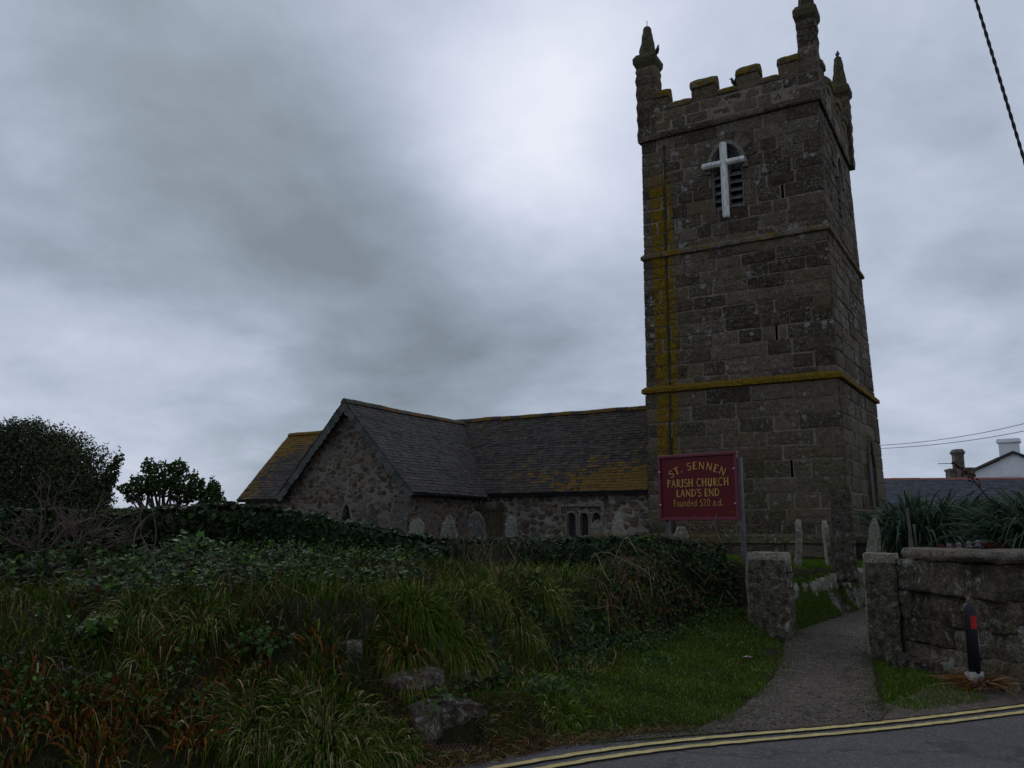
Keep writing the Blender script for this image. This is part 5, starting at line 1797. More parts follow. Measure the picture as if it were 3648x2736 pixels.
# ------------------------------------------------------------------ bollard, grate, litter
p0 = Vector((4.72, 8.82, 0))
p0.z = hz(p0.x, p0.y)
bol = empty('bollard', p0, R(14), 'black plastic bollard with red and white reflectors in front of the block wall', 'bollard')
b = MB()
n = 16
prof = [(.064, .16), (.064, .72), (.063, .79), (.059, .82), (.050, .84), (.030, .855)]
vs, fs = [], []
for r, z in prof:
    for k in range(n):
        a_ = 2 * math.pi * k / n
        vs.append((r * math.cos(a_), r * .78 * math.sin(a_), z))
for i in range(len(prof) - 1):
    fs += [(i * n + k, i * n + (k + 1) % n, (i + 1) * n + (k + 1) % n, (i + 1) * n + k) for k in range(n)]
fs += [tuple(range(n - 1, -1, -1)), tuple(range((len(prof) - 1) * n, len(prof) * n))]
b.add(vs, fs).build('shaft', M['bollard_black'], bol, smooth=True)
def patch(a0, a1, z0, z1, nm, m):
    b = MB()
    k = 7
    vs = []
    for off in (.0655, .0675):
        for z in (z0, z1):
            for i in range(k):
                a_ = R(a0 + (a1 - a0) * i / (k - 1))
                vs.append((off * math.cos(a_), off * .79 * math.sin(a_), z))
    fs = [(2 * k + i, 2 * k + i + 1, 3 * k + i + 1, 3 * k + i) for i in range(k - 1)] + [(i, i + 1, 2 * k + i + 1, 2 * k + i) for i in range(k - 1)] + [(k + i, 3 * k + i, 3 * k + i + 1, k + i + 1) for i in range(k - 1)] + [(0, 2 * k, 3 * k, k), (k - 1, 2 * k - 1, 4 * k - 1, 3 * k - 1)]
    b.add(vs, fs).build(nm, m, bol)
patch(-124, -62, .60, .73, 'reflector', M['reflector_red'])
patch(-28, -8, .36, .60, 'reflector', M['reflector_white'])
b = MB().frustum((0, 0, -.06), (.068, .058), (0, 0, .175), (.060, .050))
b.build('base', M['white_worn'], bol, warp=lambda v: rough(v, .02))
p = Vector((-.45, 6.56, 0))
gr = empty('drain_grate', (p.x, p.y, .012), R(14), 'rusty iron drain grate beside the road below the boulders', 'drain')
gr.scale = (.56, .60, .8)
b = MB()
for k in range(9):
    b.box(-.24 + k * .058, -.24 + k * .058 + .024, -.15, .15, -.004, .022)
b.build('bars', M['rusty_iron'], gr, warp=lambda v: np.stack([v[:, 0] + v[:, 1] * .45, v[:, 1], v[:, 2]], -1))
b = MB()
for x0, x1, y0, y1 in ((-.30, .30, -.185, -.152), (-.30, .30, .152, .185), (-.30, -.262, -.151, .151), (.262, .30, -.151, .151)):
    b.box(x0, x1, y0, y1, -.01, .025)
b.build('rim', M['rusty_iron'], gr)
p = hit(1615 * D, 1428 * D)
b = MB()
vs, fs = [], []
for i in range(6):
    for j in range(4):
        vs.append((i * .022 - .055, j * .02 - .03, .02 + random.uniform(-.014, .018)))
for i in range(5):
    for j in range(3):
        fs.append((i * 4 + j, i * 4 + 4 + j, i * 4 + 5 + j, i * 4 + 1 + j))
b.add(vs, fs)
b.m = [1 if k % 4 == 2 else 0 for k in range(len(fs))]
li = b.build('litter', [M['litter_white'], M['litter_red']], loc=(p.x, p.y, p.z + .03), rz=.4)
sol = li.modifiers.new('skin', 'SOLIDIFY')
sol.thickness = .004
tag(li, 'crumpled white and red wrapper lying in the verge grass', 'litter')

# ------------------------------------------------------------------ overhead cables
def helix(c0, c1, r, turns, ph, n):
    c0, c1 = Vector(c0), Vector(c1)
    d = (c1 - c0)
    u_ = d.orthogonal().normalized()
    w_ = d.normalized().cross(u_)
    return [c0 + d * t + (u_ * math.cos(6.283 * turns * t + ph) + w_ * math.sin(6.283 * turns * t + ph)) * r for t in np.linspace(0, 1, n)]
q0, q1 = at(2108 * D, 0, 6.5), at(2210 * D, 338 * D, 6.5)
dd = (q1 - q0)
b = MB()
e0, e1 = q0 - dd * 1.2, q1 + dd * 1.3
for ph in (0, math.pi):
    b.tube(helix(e0, e1, .0052, 30, ph, 420), .0095, 6)
tag(b.build('overhead_cable', M['cable_black'], smooth=True), 'thick twisted black cable crossing the sky, closest of the overhead lines', 'cable')
for k, (v0, v1, v2, lab) in enumerate(((962, 947, 915, 'upper of two thin grey wires between tower and white chimney'), (969, 957, 931, 'lower of two thin grey wires between tower and white chimney'))):
    A_, B_, C_ = at(1900 * D, v0 * D, 45), at(2050 * D, v1 * D, 40), at(2212 * D, v2 * D, 35)
    pts = []
    for t in np.linspace(-.6, 1.5, 36):
        l0, l1, l2 = (t - .5) * (t - 1) / .5, t * (t - 1) / -.25, t * (t - .5) / .5
        pts.append(A_ * l0 + B_ * l1 + C_ * l2)
    tag(MB().tube(pts, .014, 5).build('overhead_wire', M['wire_grey']), lab, 'cable', 'thin overhead wires')

# ------------------------------------------------------------------ crows
def crow_mesh():
    b = MB()
    # upright body lofted from tail tip to crown, then beak, wing edges and feet
    sp = [(-.085, -.03, .018, .010), (-.065, .03, .030, .026), (-.03, .085, .055, .052), (-.005, .14, .062, .060), (.012, .19, .052, .052), (.026, .225, .036, .040), (.036, .255, .034, .038), (.040, .280, .026, .028), (.040, .297, .010, .010)]
    n = 10
    vs, fs = [], []
    for y, z, rx, ry in sp:
        for k in range(n):
            a_ = 2 * math.pi * k / n
            vs.append((rx * math.cos(a_), y + ry * math.sin(a_), z))
    for i in range(len(sp) - 1):
        fs += [(i * n + k, i * n + (k + 1) % n, (i + 1) * n + (k + 1) % n, (i + 1) * n + k) for k in range(n)]
    fs += [tuple(range(n - 1, -1, -1)), tuple(range((len(sp) - 1) * n, len(sp) * n))]
    b.add(vs, fs)
    b.tube([(0, .06, .262), (0, .09, .258), (0, .125, .246)], [.016, .012, .003], 6)
    for sx in (-1, 1):
        b.tube([(sx * .045, .01, .20), (sx * .055, -.03, .12), (sx * .030, -.085, .01)], [.012, .020, .006], 6)
        b.tube([(sx * .024, .0, .09), (sx * .026, .012, .03), (sx * .026, .02, .0)], .008, 5)
        b.tube([(sx * .026, -.005, .004), (sx * .026, .05, .004)], .007, 5)
    me = b.build('crow', M['crow_feather'], smooth=True)
    return me
c0 = crow_mesh()
def onf(a, b_, z):
    return W(a, b_, z)
birds = [(onf(.80, .10, 18.14), R(200), 1.0, 'jackdaw perched on the left front pinnacle collar'), (onf(3.36, .2, 16.16), R(80), 1.15, 'jackdaw standing on the sill between the middle merlons'),
         (onf(3.50, .08, 16.16), R(160), 1.0, 'jackdaw pressed against the side of the right middle merlon'), (onf(5.92, 5.95, 19.44), R(-30), 1.1, 'jackdaw perched on the tip of the rear pinnacle'),
         (onf(5.9, 1.6, 16.2), R(20), 1.5, 'big black jackdaw on the right side parapet, nearest the front corner'), (onf(5.9, 4.6, 16.75), R(-60), 1.3, 'jackdaw on the right side parapet close to the rear pinnacle')]
for i, (p, rz, s, lab) in enumerate(birds):
    o = c0 if i == 0 else c0.copy()
    if i:
        col.objects.link(o)
    o.location = p
    o.rotation_euler = (0, 0, rz)
    o.scale = (s, s, s)
    tag(o, lab, 'bird', 'birds on the tower top')

# ------------------------------------------------------------------ cottages beyond
def cottage():
    e = empty('cottage', (22.5, 43, .3), R(-6), 'low white cottage with long slate roof and red ridge beyond the flax plants', 'house')
    b = MB()
    b.box(-9, 16, 0, 7.6, -.3, 2.25)
    b.build('wall', M['white_render'], e)
    b = MB()
    upc = Vector((0, 3.95, 1.75))
    slates(b, (-9.2, -.35, 2.28), (1, 0, 0), upc.normalized(), 25.4, upc.length, .22, .34)
    slates(b, (-9.2, 7.55, 2.28), (1, 0, 0), Vector((0, -3.95, 1.75)).normalized(), 25.4, upc.length, .8, 3)
    rf = b.build('roof', M['cottage_slate'], e)
    b = MB()
    ridge_tiles(b, (-9.2, 3.6, 4.03), (16.2, 3.6, 4.03), (0, 1, 0), seg=.5)
    b.build('ridge', M['ridge_terracotta'], rf)
    MB().box(-9.2, 16.2, -.42, -.30, 2.12, 2.26).build('fascia', M['gutter_iron'], rf)
    for x0, x1 in ((-1.1, -.25), (1.4, 2.8), (5, 6.2)):
        fr = MB()
        for q in ((x0, x0 + .1, .9, 2.05), (x1 - .1, x1, .9, 2.05), (x0 + .1, x1 - .1, 1.95, 2.05), (x0 + .1, x1 - .1, .9, .98), ((x0 + x1) / 2 - .03, (x0 + x1) / 2 + .03, .98, 1.95)):
            fr.box(q[0], q[1], -.05, .03, q[2], q[3])
        w = fr.build('window', M['white_trim'], e)
        MB().box(x0 + .05, x1 - .05, -.02, .01, .95, 2.0).build('pane', M['window_glass'], w)
    # brown chimney behind the ridge
    b = MB()
    b.cur = .4
    b.frustum((2.05, 5.0, 3.2), (.25, .25), (2.05, 5.0, 5.45), (.235, .235))
    b.frustum((2.05, 5.0, 5.45), (.235, .235), (2.05, 5.0, 5.62), (.32, .32))
    b.frustum((2.05, 5.0, 5.62), (.32, .32), (2.05, 5.0, 5.80), (.21, .21))
    b.box(1.45, 1.78, 4.8, 5.4, 3.2, 4.55)
    b.box(2.32, 2.85, 4.8, 5.4, 3.2, 4.6)
    b.box(2.30, 2.90, 4.75, 5.45, 4.6, 4.74)
    b.box(1.42, 1.80, 4.75, 5.45, 4.55, 4.68)
    ch = b.build('chimney', M['chimney_brown'], rf, warp=lambda v: rough(v + np.array([.6, 0, 0]), .02))
    MB().tube([(1.5, 4.9, 4.98), (2.35, 5.0, 5.0)], .02, 5).build('aerial', M['wire_grey'], e)
cottage()
def white_house():
    e = empty('white_house', (34.9, 58, .2), R(-38), 'white rendered house gable with a broad white chimney behind the slate cottage', 'house')
    b = MB()
    b.prism([(-4.2, -.2), (4.6, -.2), (4.6, 4.6), (.2, 6.5), (-4.2, 4.6)], 0, 9, lambda x, y, d: (x, d, y))
    b.build('wall', M['white_render'], e)
    b = MB()
    for sx, x1 in ((-1, -4.5), (1, 4.9)):
        b.prism([(.2, 6.55), (x1, 4.50), (x1, 4.64), (.2, 6.74)], -.25, 9.3, lambda x, y, d: (x, d, y))
    rf = b.build('roof', M['cottage_slate'], e)
    b = MB()
    b.prism([(-.69, 6.20), (-4.55, 4.47), (-4.55, 4.60), (-.69, 6.36)], -.33, -.24, lambda x, y, d: (x, d, y))
    b.build('verge_tiles', M['verge_brown'], rf)
    b = MB()
    b.frustum((-.05, .24, 5.0), (.64, .28), (-.05, .24, 7.25), (.61, .27))
    b.frustum((-.05, .24, 7.25), (.61, .27), (-.05, .24, 7.38), (.74, .40))
    b.frustum((-.05, .24, 7.38), (.74, .40), (-.05, .24, 7.62), (.69, .36))
    b.build('chimney', M['white_render'], rf)
    b = MB()
    b.mi = 0
    b.tube([(1.0, .2, 6.9), (1.12, .0, 6.4), (1.1, .0, 6.0)], .05, 6)
    b.lathe([(.26, 0), (.22, .08), (.02, .12)], 12, (0, 0, 0))
    b.build('aerial', M['gutter_iron'], e)
white_house()

# ------------------------------------------------------------------ finial posts by the grave plot
fp = MB()
prof = [(.055, 0), (.055, .14), (.075, .17), (.080, .26), (.055, .36), (.035, .40), (.07, .415), (.07, .445), (.035, .46), (.035, .49), (.055, .505), (.055, .53), (.025, .55), (.035, .58), (.03, .61), (.008, .63)]
fpm = None
for i, (u, lab) in enumerate(((3380, 'pale finial post nearest the slim gatepost, first above the wall coping'), (3415, 'pale finial post, second along above the wall coping'), (3450, 'pale finial post, third along above the wall coping'), (3482, 'pale finial post, last of four above the wall coping'))):
    Yp = 13.5 + i * .35
    q = at(u, 1935 - i * 4, Yp)
    zg = hz(q.x, q.y)
    e = empty('finial_post', (q.x, q.y, q.z - .63), 0, lab, 'post', 'row of finial posts around the grave')
    if fpm is None:
        o = MB().lathe(prof, 12).build('shaft', M['finial_paint'], e, smooth=True)
        r_ = MB().lathe([(.078, .43), (.078, .445), (.06, .447)], 12)
        r_.lathe([(.062, .515), (.062, .53), (.045, .532)], 12)
        r2 = r_.build('ring', M['finial_dark'], e, smooth=True)
        MB().box(-.07, .07, -.07, .07, -.6, 0).build('pedestal', M['finial_paint'], e)
        fpm = e
    else:
        for ch in fpm.children:
            c = ch.copy()
            col.objects.link(c)
            c.parent = e

# ------------------------------------------------------------------ grass and undergrowth (uncountable cover)
def up_out(x, y, n, spread=.6, out=.5):
    nr = normals(x, y)
    return unit(np.array([0, 0, 1.0]) + nr * out + rng.normal(size=(len(x), 3)) * spread)
def patchy(x, y, s=.9, seed=0):
    return fnoise(np.stack([x, y, x * 0], -1), s, seed)
ylx = lambda x: np.interp(x, YX, YY)
ROCKP = [hit(u * D, v * D) for (u, v), _, _ in rocks[:1] + rocks[3:4] + rocks[4:]]
def clear_rocks(x, y):
    k = np.ones(len(x), bool)
    for p, r in zip(ROCKP, (.27, .20, .13, .14, .20)):
        k &= ((x - p.x) ** 2 + (y - p.y + .05) ** 2) > r * r * (.6 + .8 * rng.random(len(x)))
    gp_ = gr.location
    k &= ~((np.abs(x - gp_.x) < .22) & (np.abs(y - gp_.y) < .16))
    return k
# 1 long grass over the whole bank
x, y, P = scatter(330000, -11, 3.2, 2.5, 13.2, lambda x, y: (foot_d(x, y) > np.interp(x, [.2, .9, 1.6], [-.10, -.55, -.10]) + .15 * patchy(x, y, 2.4, 6)) & (wall_d(x, y) < .0) & (y > ylx(x) + .38) & clear_rocks(x, y) & ((x * x + y * y) < 200) & (rng.random(len(x)) < np.interp(np.hypot(x, y), [5, 8, 13], [1, .75, .4])))
den = patchy(x, y, .8) * .5 + patchy(x, y, 2.2, 4) * .3
shelf = (x < -1.6) & (foot_d(x, y) > 1.5)
ivyzone = (x > 1.3) & (foot_d(x, y) > -.1)
keep = rng.random(len(x)) < np.clip(.74 + den * .8 - .30 * shelf - .62 * ivyzone, .62 - .54 * ivyzone, 1)
x, y, P = x[keep], y[keep], P[keep]
d_ = foot_d(x, y)
n = len(x)
g1 = Veg()
rusty = np.clip((-1.2 - x) / 2.0, 0, 1) * np.clip(1.9 - d_, 0, 1) * (patchy(x, y, 1.2, 6) > .0)
tint = pick(['grass', 'straw'], n, [.84, .16])
kk = rng.random(n) < rusty * .42
tint[kk] = pick('rust', int(kk.sum()))
tint *= (.85 + .45 * np.clip(patchy(x, y, 1.0, 8) + .6 * patchy(x, y, 2.9, 3), -.65, 1.2))[:, None]
tint *= 1 + np.outer(np.clip(patchy(x, y, .7, 1), -1, 1), (.16, -.04, .10))
Lg = rng.uniform(.10, .42, n) ** 1.15 * 1.15 * np.interp(d_, [0, .5, 1, 2], [.7, 1.0, 1.1, .75]) * np.interp(-wall_d(x, y), [0, .4, 1.2], [.35, .55, 1])
g1.blades(P, up_out(x, y, n, .55, .7), Lg, rng.uniform(.0026, .0062, n) * np.interp(P[:, 1], [4, 12], [.9, 1.4]), rng.uniform(.2, 1.0, n), tint)
# 2 short turf: verge, triangle by the block wall, lawn in front of the tower
def edge_fade(x, y):
    return np.interp(y, EY, EX) - x
x, y, P = scatter(150000, -.6, 3.6, 5.9, 12.6, lambda x, y: (foot_d(x, y) < .05) & (y > ylx(x) + .40 + .14 * patchy(x, y, 3, 2)) & (edge_fade(x, y) > -.06 + .22 * patchy(x, y, 2.3, 1) + .10 * patchy(x, y, 6.0, 4) + .16 * rng.random(len(x)) ** 2) & clear_rocks(x, y))
n = len(x)
g2 = Veg()
tall = .06 + .18 * np.clip(patchy(x, y, 1.7, 5) + .15, 0, 1.2) * np.clip(1.7 + foot_d(x, y), .25, 1.5) * np.interp(x, [-.4, 1.0, 2.2], [2.0, 1.6, 1.0])
g2.blades(P, up_out(x, y, n, .55, .2), tall * rng.uniform(.5, 1.25, n), rng.uniform(.0025, .0045, n), rng.uniform(.1, .8, n), pick(['lawn', 'grass', 'straw'], n, [.52, .38, .10]) * (1 + .4 * np.clip(patchy(x, y, 2.6, 7), -.9, 1))[:, None], seg=2)
x, y, P = scatter(42000, 3.2, 5.3, 7.4, 10.9, lambda x, y: ((np.abs((x - (4.15 + (y - 9) * .13)) / .50) ** 3 + np.abs((y - 9.05) / 1.35) ** 3) < 1 + .25 * patchy(x, y, 3)) & (y > ylx(x) + .25) & (x > np.interp(y, [7.8, 8.3, 9.3, 10.3], [3.65, 3.55, 3.95, 4.32]) + .05 * patchy(x, y, 4)))
n = len(x)
g2.blades(P, up_out(x, y, n, .5, .2), rng.uniform(.03, .10, n), rng.uniform(.0025, .004, n), rng.uniform(.1, .7, n), pick(['lawn', 'grass', 'straw'], n, [.55, .35, .10]), seg=2)
x, y, P = scatter(130000, 3.3, 11, 12.0, 26, lambda x, y: (foot_d(x, y) > -.06) & (rng.random(len(x)) < np.interp(y, [12, 15, 26], [1, .7, .25])) & (x / y < .5) & (rng.random(len(x)) < np.where(foot_d(x, y) < .33, np.clip(.55 + patchy(x, y, 2.5) * .6, .1, 1), 1)))
n = len(x)
k_ = rng.random(26000)
fx_ = 3.9 + 2.3 * k_ ** 1.6
fy_ = np.interp(fx_, FX, FY)
hh_ = rng.random(26000)
Pw = np.stack([fx_ + .74 * (.17 - .26 * hh_), fy_ - .67 * (.17 - .26 * hh_), hmap(fx_, fy_ - .25) + .02 + .66 * hh_ ** .9], -1)
ok_ = fnoise(Pw, 2.6, 4) + .95 - (fx_ - 3.9) * .85 + hh_ * .55 > 0
g2.blades(Pw[ok_], rng.normal(size=(int(ok_.sum()), 3)) * .4 + np.array([.5, -.6, .5]), rng.uniform(.04, .12, int(ok_.sum())), .004, .9, pick(['moss', 'lawn', 'grass'], int(ok_.sum())), seg=2)
g2.blades(P, up_out(x, y, n, .45, .4), rng.uniform(.04, .09, n), rng.uniform(.004, .007, n), rng.uniform(.1, .8, n), pick(['lawn', 'moss'], n, [.7, .3]), seg=2)
turf = g2.build('turf', M['grass_blade'], kind='stuff')
tag(turf, 'short green turf on the verge and the churchyard lawn', 'grass')
grs = g1.build('long_grass', M['grass_blade'], kind='stuff')
tag(grs, 'long unkempt grass covering the roadside hedge bank', 'grass')
# 3 dead brown grass along the road edge
g3 = Veg()
x, y, P = scatter(26000, -1.4, 1.5, 5.2, 7.6, lambda x, y: (np.abs(y - ylx(x) - .34 - .05 * patchy(x, y, 4)) < np.interp(x, [-1.4, 0, .7, 1.5], [.24, .22, .12, .06])) & ~((np.abs(x - gr.location.x) < .17) & (np.abs(y - gr.location.y) < .11)))
n = len(x)
P[:, 2] += rng.uniform(.0, .04, n)
g3.blades(P, unit(rng.normal(size=(n, 3)) * np.array([1, 1, .35]) + np.array([0, 0, .35])), rng.uniform(.03, .10, n), rng.uniform(.0018, .0035, n), rng.uniform(0, .6, n), pick(['straw', 'rust', 'dead'], n, [.30, .45, .25]), seg=2)
x, y, P = scatter(5000, 1.0, 3.9, 6.8, 12.3, lambda x, y: np.abs(edge_fade(x, y) + .06) < .10 + .05 * patchy(x, y, 3))
n = len(x)
P[:, 2] += .012
g3.blades(P, unit(rng.normal(size=(n, 3)) * np.array([1, 1, .2]) + np.array([0, 0, .2])), rng.uniform(.02, .06, n), .0022, .3, pick(['straw', 'dead', 'grass'], n), seg=2)
x, y, P = scatter(11000, -1.15, .25, 6.15, 7.35, lambda x, y: (foot_d(x, y) < .55) & (y > ylx(x) + .2) & ~((np.abs(x - gr.location.x) < .17) & (np.abs(y - gr.location.y) < .11)))
n = len(x)
P[:, 2] += rng.uniform(.0, .03, n)
g3.blades(P, unit(rng.normal(size=(n, 3)) * np.array([1, 1, .4]) + np.array([0, 0, .3])), rng.uniform(.03, .10, n), rng.uniform(.002, .005, n), rng.uniform(0, .6, n), pick(['straw', 'rust', 'dead', 'grass', 'bramble'], n, [.10, .22, .25, .28, .15]) * .7, seg=2)
ev_ = np.linspace(0, 6.2, 400)
ex_, ey_ = np.interp(ev_, range(11), L[:, 0]), np.interp(ev_, range(11), L[:, 1])
for k in range(330):      # tufts and creeping moss along both margins
    j = int(rng.integers(0, 400))
    if k % 3 == 2:
        q = rng.uniform(.8, 5.0)
        cx_, cy_ = np.interp(q, range(11), Rr[:, 0]) - abs(rng.normal()) * .07, np.interp(q, range(11), Rr[:, 1])
    else:
        cx_, cy_ = ex_[j] + rng.normal() * .10 + .05, ey_[j] - rng.normal() * .06
    m = int(rng.integers(20, 70))
    r_ = rng.uniform(.02, .09)
    px_, py_ = cx_ + rng.normal(size=m) * r_, cy_ + rng.normal(size=m) * r_
    Pm = np.stack([px_, py_, hmap(px_, py_) + .012], -1)
    g3.blades(Pm, unit(rng.normal(size=(m, 3)) * .6 + np.array([0, 0, .6])), rng.uniform(.012, .05, m), .0024, .7, pick(['lawn', 'grass', 'moss', 'dead'], m, [.3, .35, .2, .15]), seg=2)
tag(g3.build('dead_grass', M['grass_blade'], kind='stuff'), 'flattened brown dead grass along the road edge', 'grass')

gv = Veg()
n = 5200
q = rng.uniform(0, 6.0, n)
kx = rng.beta(.5, .5, n)
lx_, ly_ = np.interp(q, range(11), L[:, 0]), np.interp(q, range(11), L[:, 1])
rx_, ry_ = np.interp(q, range(11), Rr[:, 0]), np.interp(q, range(11), Rr[:, 1])
px_, py_ = lx_ + (rx_ - lx_) * kx, ly_ + (ry_ - ly_) * kx
Pg = np.stack([px_, py_, hmap(px_, py_) + .016], -1)
gt = np.array([[.11, .095, .08]]) * rng.uniform(.35, 1.7, (n, 1))
gv.leaves(Pg, rng.normal(size=(n, 3)) * .5 + np.array([0, 0, 1.0]), rng.uniform(.006, .017, n), gt, aspect=1.3, fold=.4)
tag(gv.build('gravel', M['dry_stem'], kind='stuff'), 'loose grit scattered over the path surface', 'gravel')

# 4 ivy on the churchyard wall
iv = Veg()
n = 44000
x = rng.uniform(-9.5, 3.2, n)
cz = rng.random(n)
yw, zt = np.interp(x, WX, WY), np.interp(x, WX, WZ)
zb = hmap(x, yw - .3)
s = rng.random(n)
lump = .07 * fnoise(np.stack([x, s * 1.5, x * 0], -1), 2.2)
front = s < .66
f_ = s / .66
z = np.where(front, zb + (zt - zb) * np.clip(f_, 0, 1), zt + .05 + lump * .8)
yv = np.where(front, yw - .06 - lump - .05 * np.sin(f_ * 3.14), yw + (s - .66) / .34 * .5)
keep = ~(front & (x < -3.6) & (f_ < np.interp(x, [-6, -4, -3.6], [.55, .5, .1])) & (rng.random(n) < .93))
keep &= ~((x > .0) & (x < .75) & (rng.random(n) < .8))
nr = np.where(front[:, None], np.array([[-.2, -1, .45]]), np.array([[0, -.25, 1.0]]))
Pv = np.stack([x, yv + rng.uniform(-.05, .03, n), z + rng.uniform(-.03, .05, n)], -1)
iv.leaves(Pv[keep], nr[keep] + rng.normal(size=(int(keep.sum()), 3)) * .55, rng.uniform(.035, .095, int(keep.sum())), pick(['ivy', 'leaf'], int(keep.sum()), [.96, .04]), heading=np.array([[.1, -.3, -1.0]]), lobed=True)
# ivy spilling over the ground cover at the left and across the bank face at the right
def carpet(v, n, x0, x1, y0, y1, cond, size, pal, w, lift=.12, lobed=True):
    x, y, P = scatter(n, x0, x1, y0, y1, cond)
    m = len(x)
    if m == 0:
        return
    P[:, 2] += rng.uniform(.0, lift, m)
    v.leaves(P + normals(x, y) * .03, normals(x, y) + rng.normal(size=(m, 3)) * .45, rng.uniform(size[0], size[1], m), pick(pal, m, w), lobed=lobed)
carpet(iv, 30000, -9, -.9, 5.5, 11.2, lambda x, y: (foot_d(x, y) > 1.3 + .5 * patchy(x, y, 1.1, 3)) & (wall_d(x, y) < -.05) & (patchy(x, y, 1.0, 7) > -.45), (.028, .068), ['ivy', 'leaf', 'bramble'], [.62, .22, .16], .22)
carpet(iv, 5200, -.4, 1.4, 6.9, 10.4, lambda x, y: (foot_d(x, y) > -.05) & (foot_d(x, y) < .75) & (patchy(x, y, 1.4, 2) > -.3), (.035, .075), ['ivy', 'leaf'], [.8, .2], .10)
tag(iv.build('ivy', M['ivy_leaf'], kind='stuff'), 'dark ivy smothering the churchyard wall and trailing over the bank', 'ivy')

# 5 bramble hedge below the sign
br = Veg()
n = 26000
x = rng.uniform(1.25, 3.42, n)
s = rng.random(n)
yf, yw2 = np.interp(x, FX, FY), np.interp(x, WX, WY)
yy = yf + .12 + (yw2 + .35 - yf) * s ** .8
ztop = np.interp(yy - yf, [0, .25, .6, 1.2], [.25, .70, 1.16, 1.46]) * np.interp(x, [1.3, 2.2, 3.42], [.74, 1, .97]) * (1 + .10 * fnoise(np.stack([x, yy * 0, x * 0], -1), 2.4, 5))
zz_ = np.maximum(hmap(x, yy), ztop + .10 * fnoise(np.stack([x, yy, x * 0], -1), 3.0)) - np.abs(rng.normal(size=n)) * .10
br.leaves(np.stack([x, yy + rng.uniform(-.1, .1, n), zz_], -1), rng.normal(size=(n, 3)) * .6 + np.array([-.25, -.6, .6]), rng.uniform(.03, .065, n), pick(['bramble', 'leaf', 'rust'], n, [.84, .13, .03]), fold=.2)
for k in range(150):
    x0 = random.uniform(1.1, 3.3)
    y0 = float(np.interp(x0, FX, FY)) + random.uniform(.1, .8)
    z0 = hz(x0, y0) + random.uniform(.0, .5)
    a_ = random.uniform(0, 6.28)
    L_ = random.uniform(.3, .9)
    H__ = random.uniform(.2, .55)
    pts = [(x0 + math.cos(a_) * L_ * t - .15 * t, y0 + math.sin(a_) * L_ * t * .6 - .3 * t, z0 + H__ * 4 * t * (1 - t * .75) * .6 + .06 * math.sin(t * 7 + k)) for t in np.linspace(0, 1, 8)]
    br.stem(pts, np.linspace(.0065, .003, 8), np.array(PAL[random.choice(['dead', 'straw', 'rust', 'bramble'])][k % 3]) * random.uniform(.7, 1.2))
carpet(br, 9000, .6, 3.3, 8.2, 12.7, lambda x, y: (foot_d(x, y) > -.35) & (foot_d(x, y) < .35) & (patchy(x, y, 1.6, 1) > -.45), (.025, .05), ['bramble', 'leaf'], [.6, .4], .10, False)
tag(br.build('bramble', M['broad_leaf'], kind='stuff'), 'tangled dark bramble hedge between the grass tussocks and the squat gatepost', 'bramble')

# 6 small leafy weeds mixed through the left bank
wd = Veg()
def weeds(n, x0, x1, y0, y1, cond, pal, w, size, hgt):
    x, y, P = scatter(n, x0, x1, y0, y1, cond)
    for i in range(len(x)):
        h = random.uniform(*hgt)
        m = random.randint(7, 13)
        tt_ = rng.random(m)
        off = rng.normal(size=(m, 3)) * np.array([.05, .05, 0]) * (1 + tt_[:, None])
        off[:, 2] = h * (.35 + .65 * tt_)
        wd.leaves(P[i] + off, rng.normal(size=(m, 3)) * .5 + np.array([0, -.3, 1.0]), rng.uniform(size[0], size[1], m), pick(pal, m, w) * random.uniform(.5, 1.0), aspect=.9)
weeds(3600, -9, -.3, 4.6, 11, lambda x, y: (foot_d(x, y) > .2) & (wall_d(x, y) < -.2) & (patchy(x, y, 1.3, 9) > -.12), ['leaf', 'bright', 'bramble'], [.58, .12, .30], (.022, .052), (.08, .30))
weeds(1100, -.2, 3.4, 7.0, 12.5, lambda x, y: (foot_d(x, y) > -.75 - .35 * patchy(x, y, 2.0, 2)) & (foot_d(x, y) < .6) & (patchy(x, y, 1.8, 5) > -.3) & clear_rocks(x, y), ['leaf', 'bright'], [.75, .25], (.02, .045), (.03, .12))
for k in range(260):     # loose dead stalks and fallen twigs
    x0, y0 = random.uniform(-7, 1.5), 0
    y0 = float(np.interp(x0, FX, FY)) + random.uniform(.1, 3.2)
    if wall_d(x0, y0) > -.1:
        continue
    z0 = hz(x0, y0)
    a_ = random.uniform(0, 6.28)
    L_ = random.uniform(.2, .6)
    el = random.uniform(.2, 1.4)
    pts = [(x0 + math.cos(a_) * math.cos(el) * L_ * t + .02 * math.sin(t * 9 + k), y0 + math.sin(a_) * math.cos(el) * L_ * t, z0 + math.sin(el) * L_ * t - .12 * L_ * t * t) for t in np.linspace(0, 1, 6)]
    wd.stem(pts, np.linspace(.0035, .0015, 6), np.array(PAL[random.choice(['dead', 'straw'])][k % 3]) * random.uniform(.5, 1.0))
for k in range(150):
    x0 = random.uniform(-6.5, 3.1)
    y0, z0 = float(np.interp(x0, WX, WY)) + random.uniform(-.25, .15), float(np.interp(x0, WX, WZ)) - random.uniform(.0, .45)
    a_, L_, el = random.uniform(0, 6.28), random.uniform(.15, .5), random.uniform(.1, 1.3)
    pts = [(x0 + math.cos(a_) * math.cos(el) * L_ * t + .02 * math.sin(t * 9 + k), y0 - abs(math.sin(a_)) * math.cos(el) * L_ * t * .6, z0 + math.sin(el) * L_ * t - .15 * L_ * t * t) for t in np.linspace(0, 1, 6)]
    wd.stem(pts, np.linspace(.0050, .0025, 6), np.array(PAL[random.choice(['dead', 'straw', 'dead'])][k % 3]) * random.uniform(.5, 1.0))
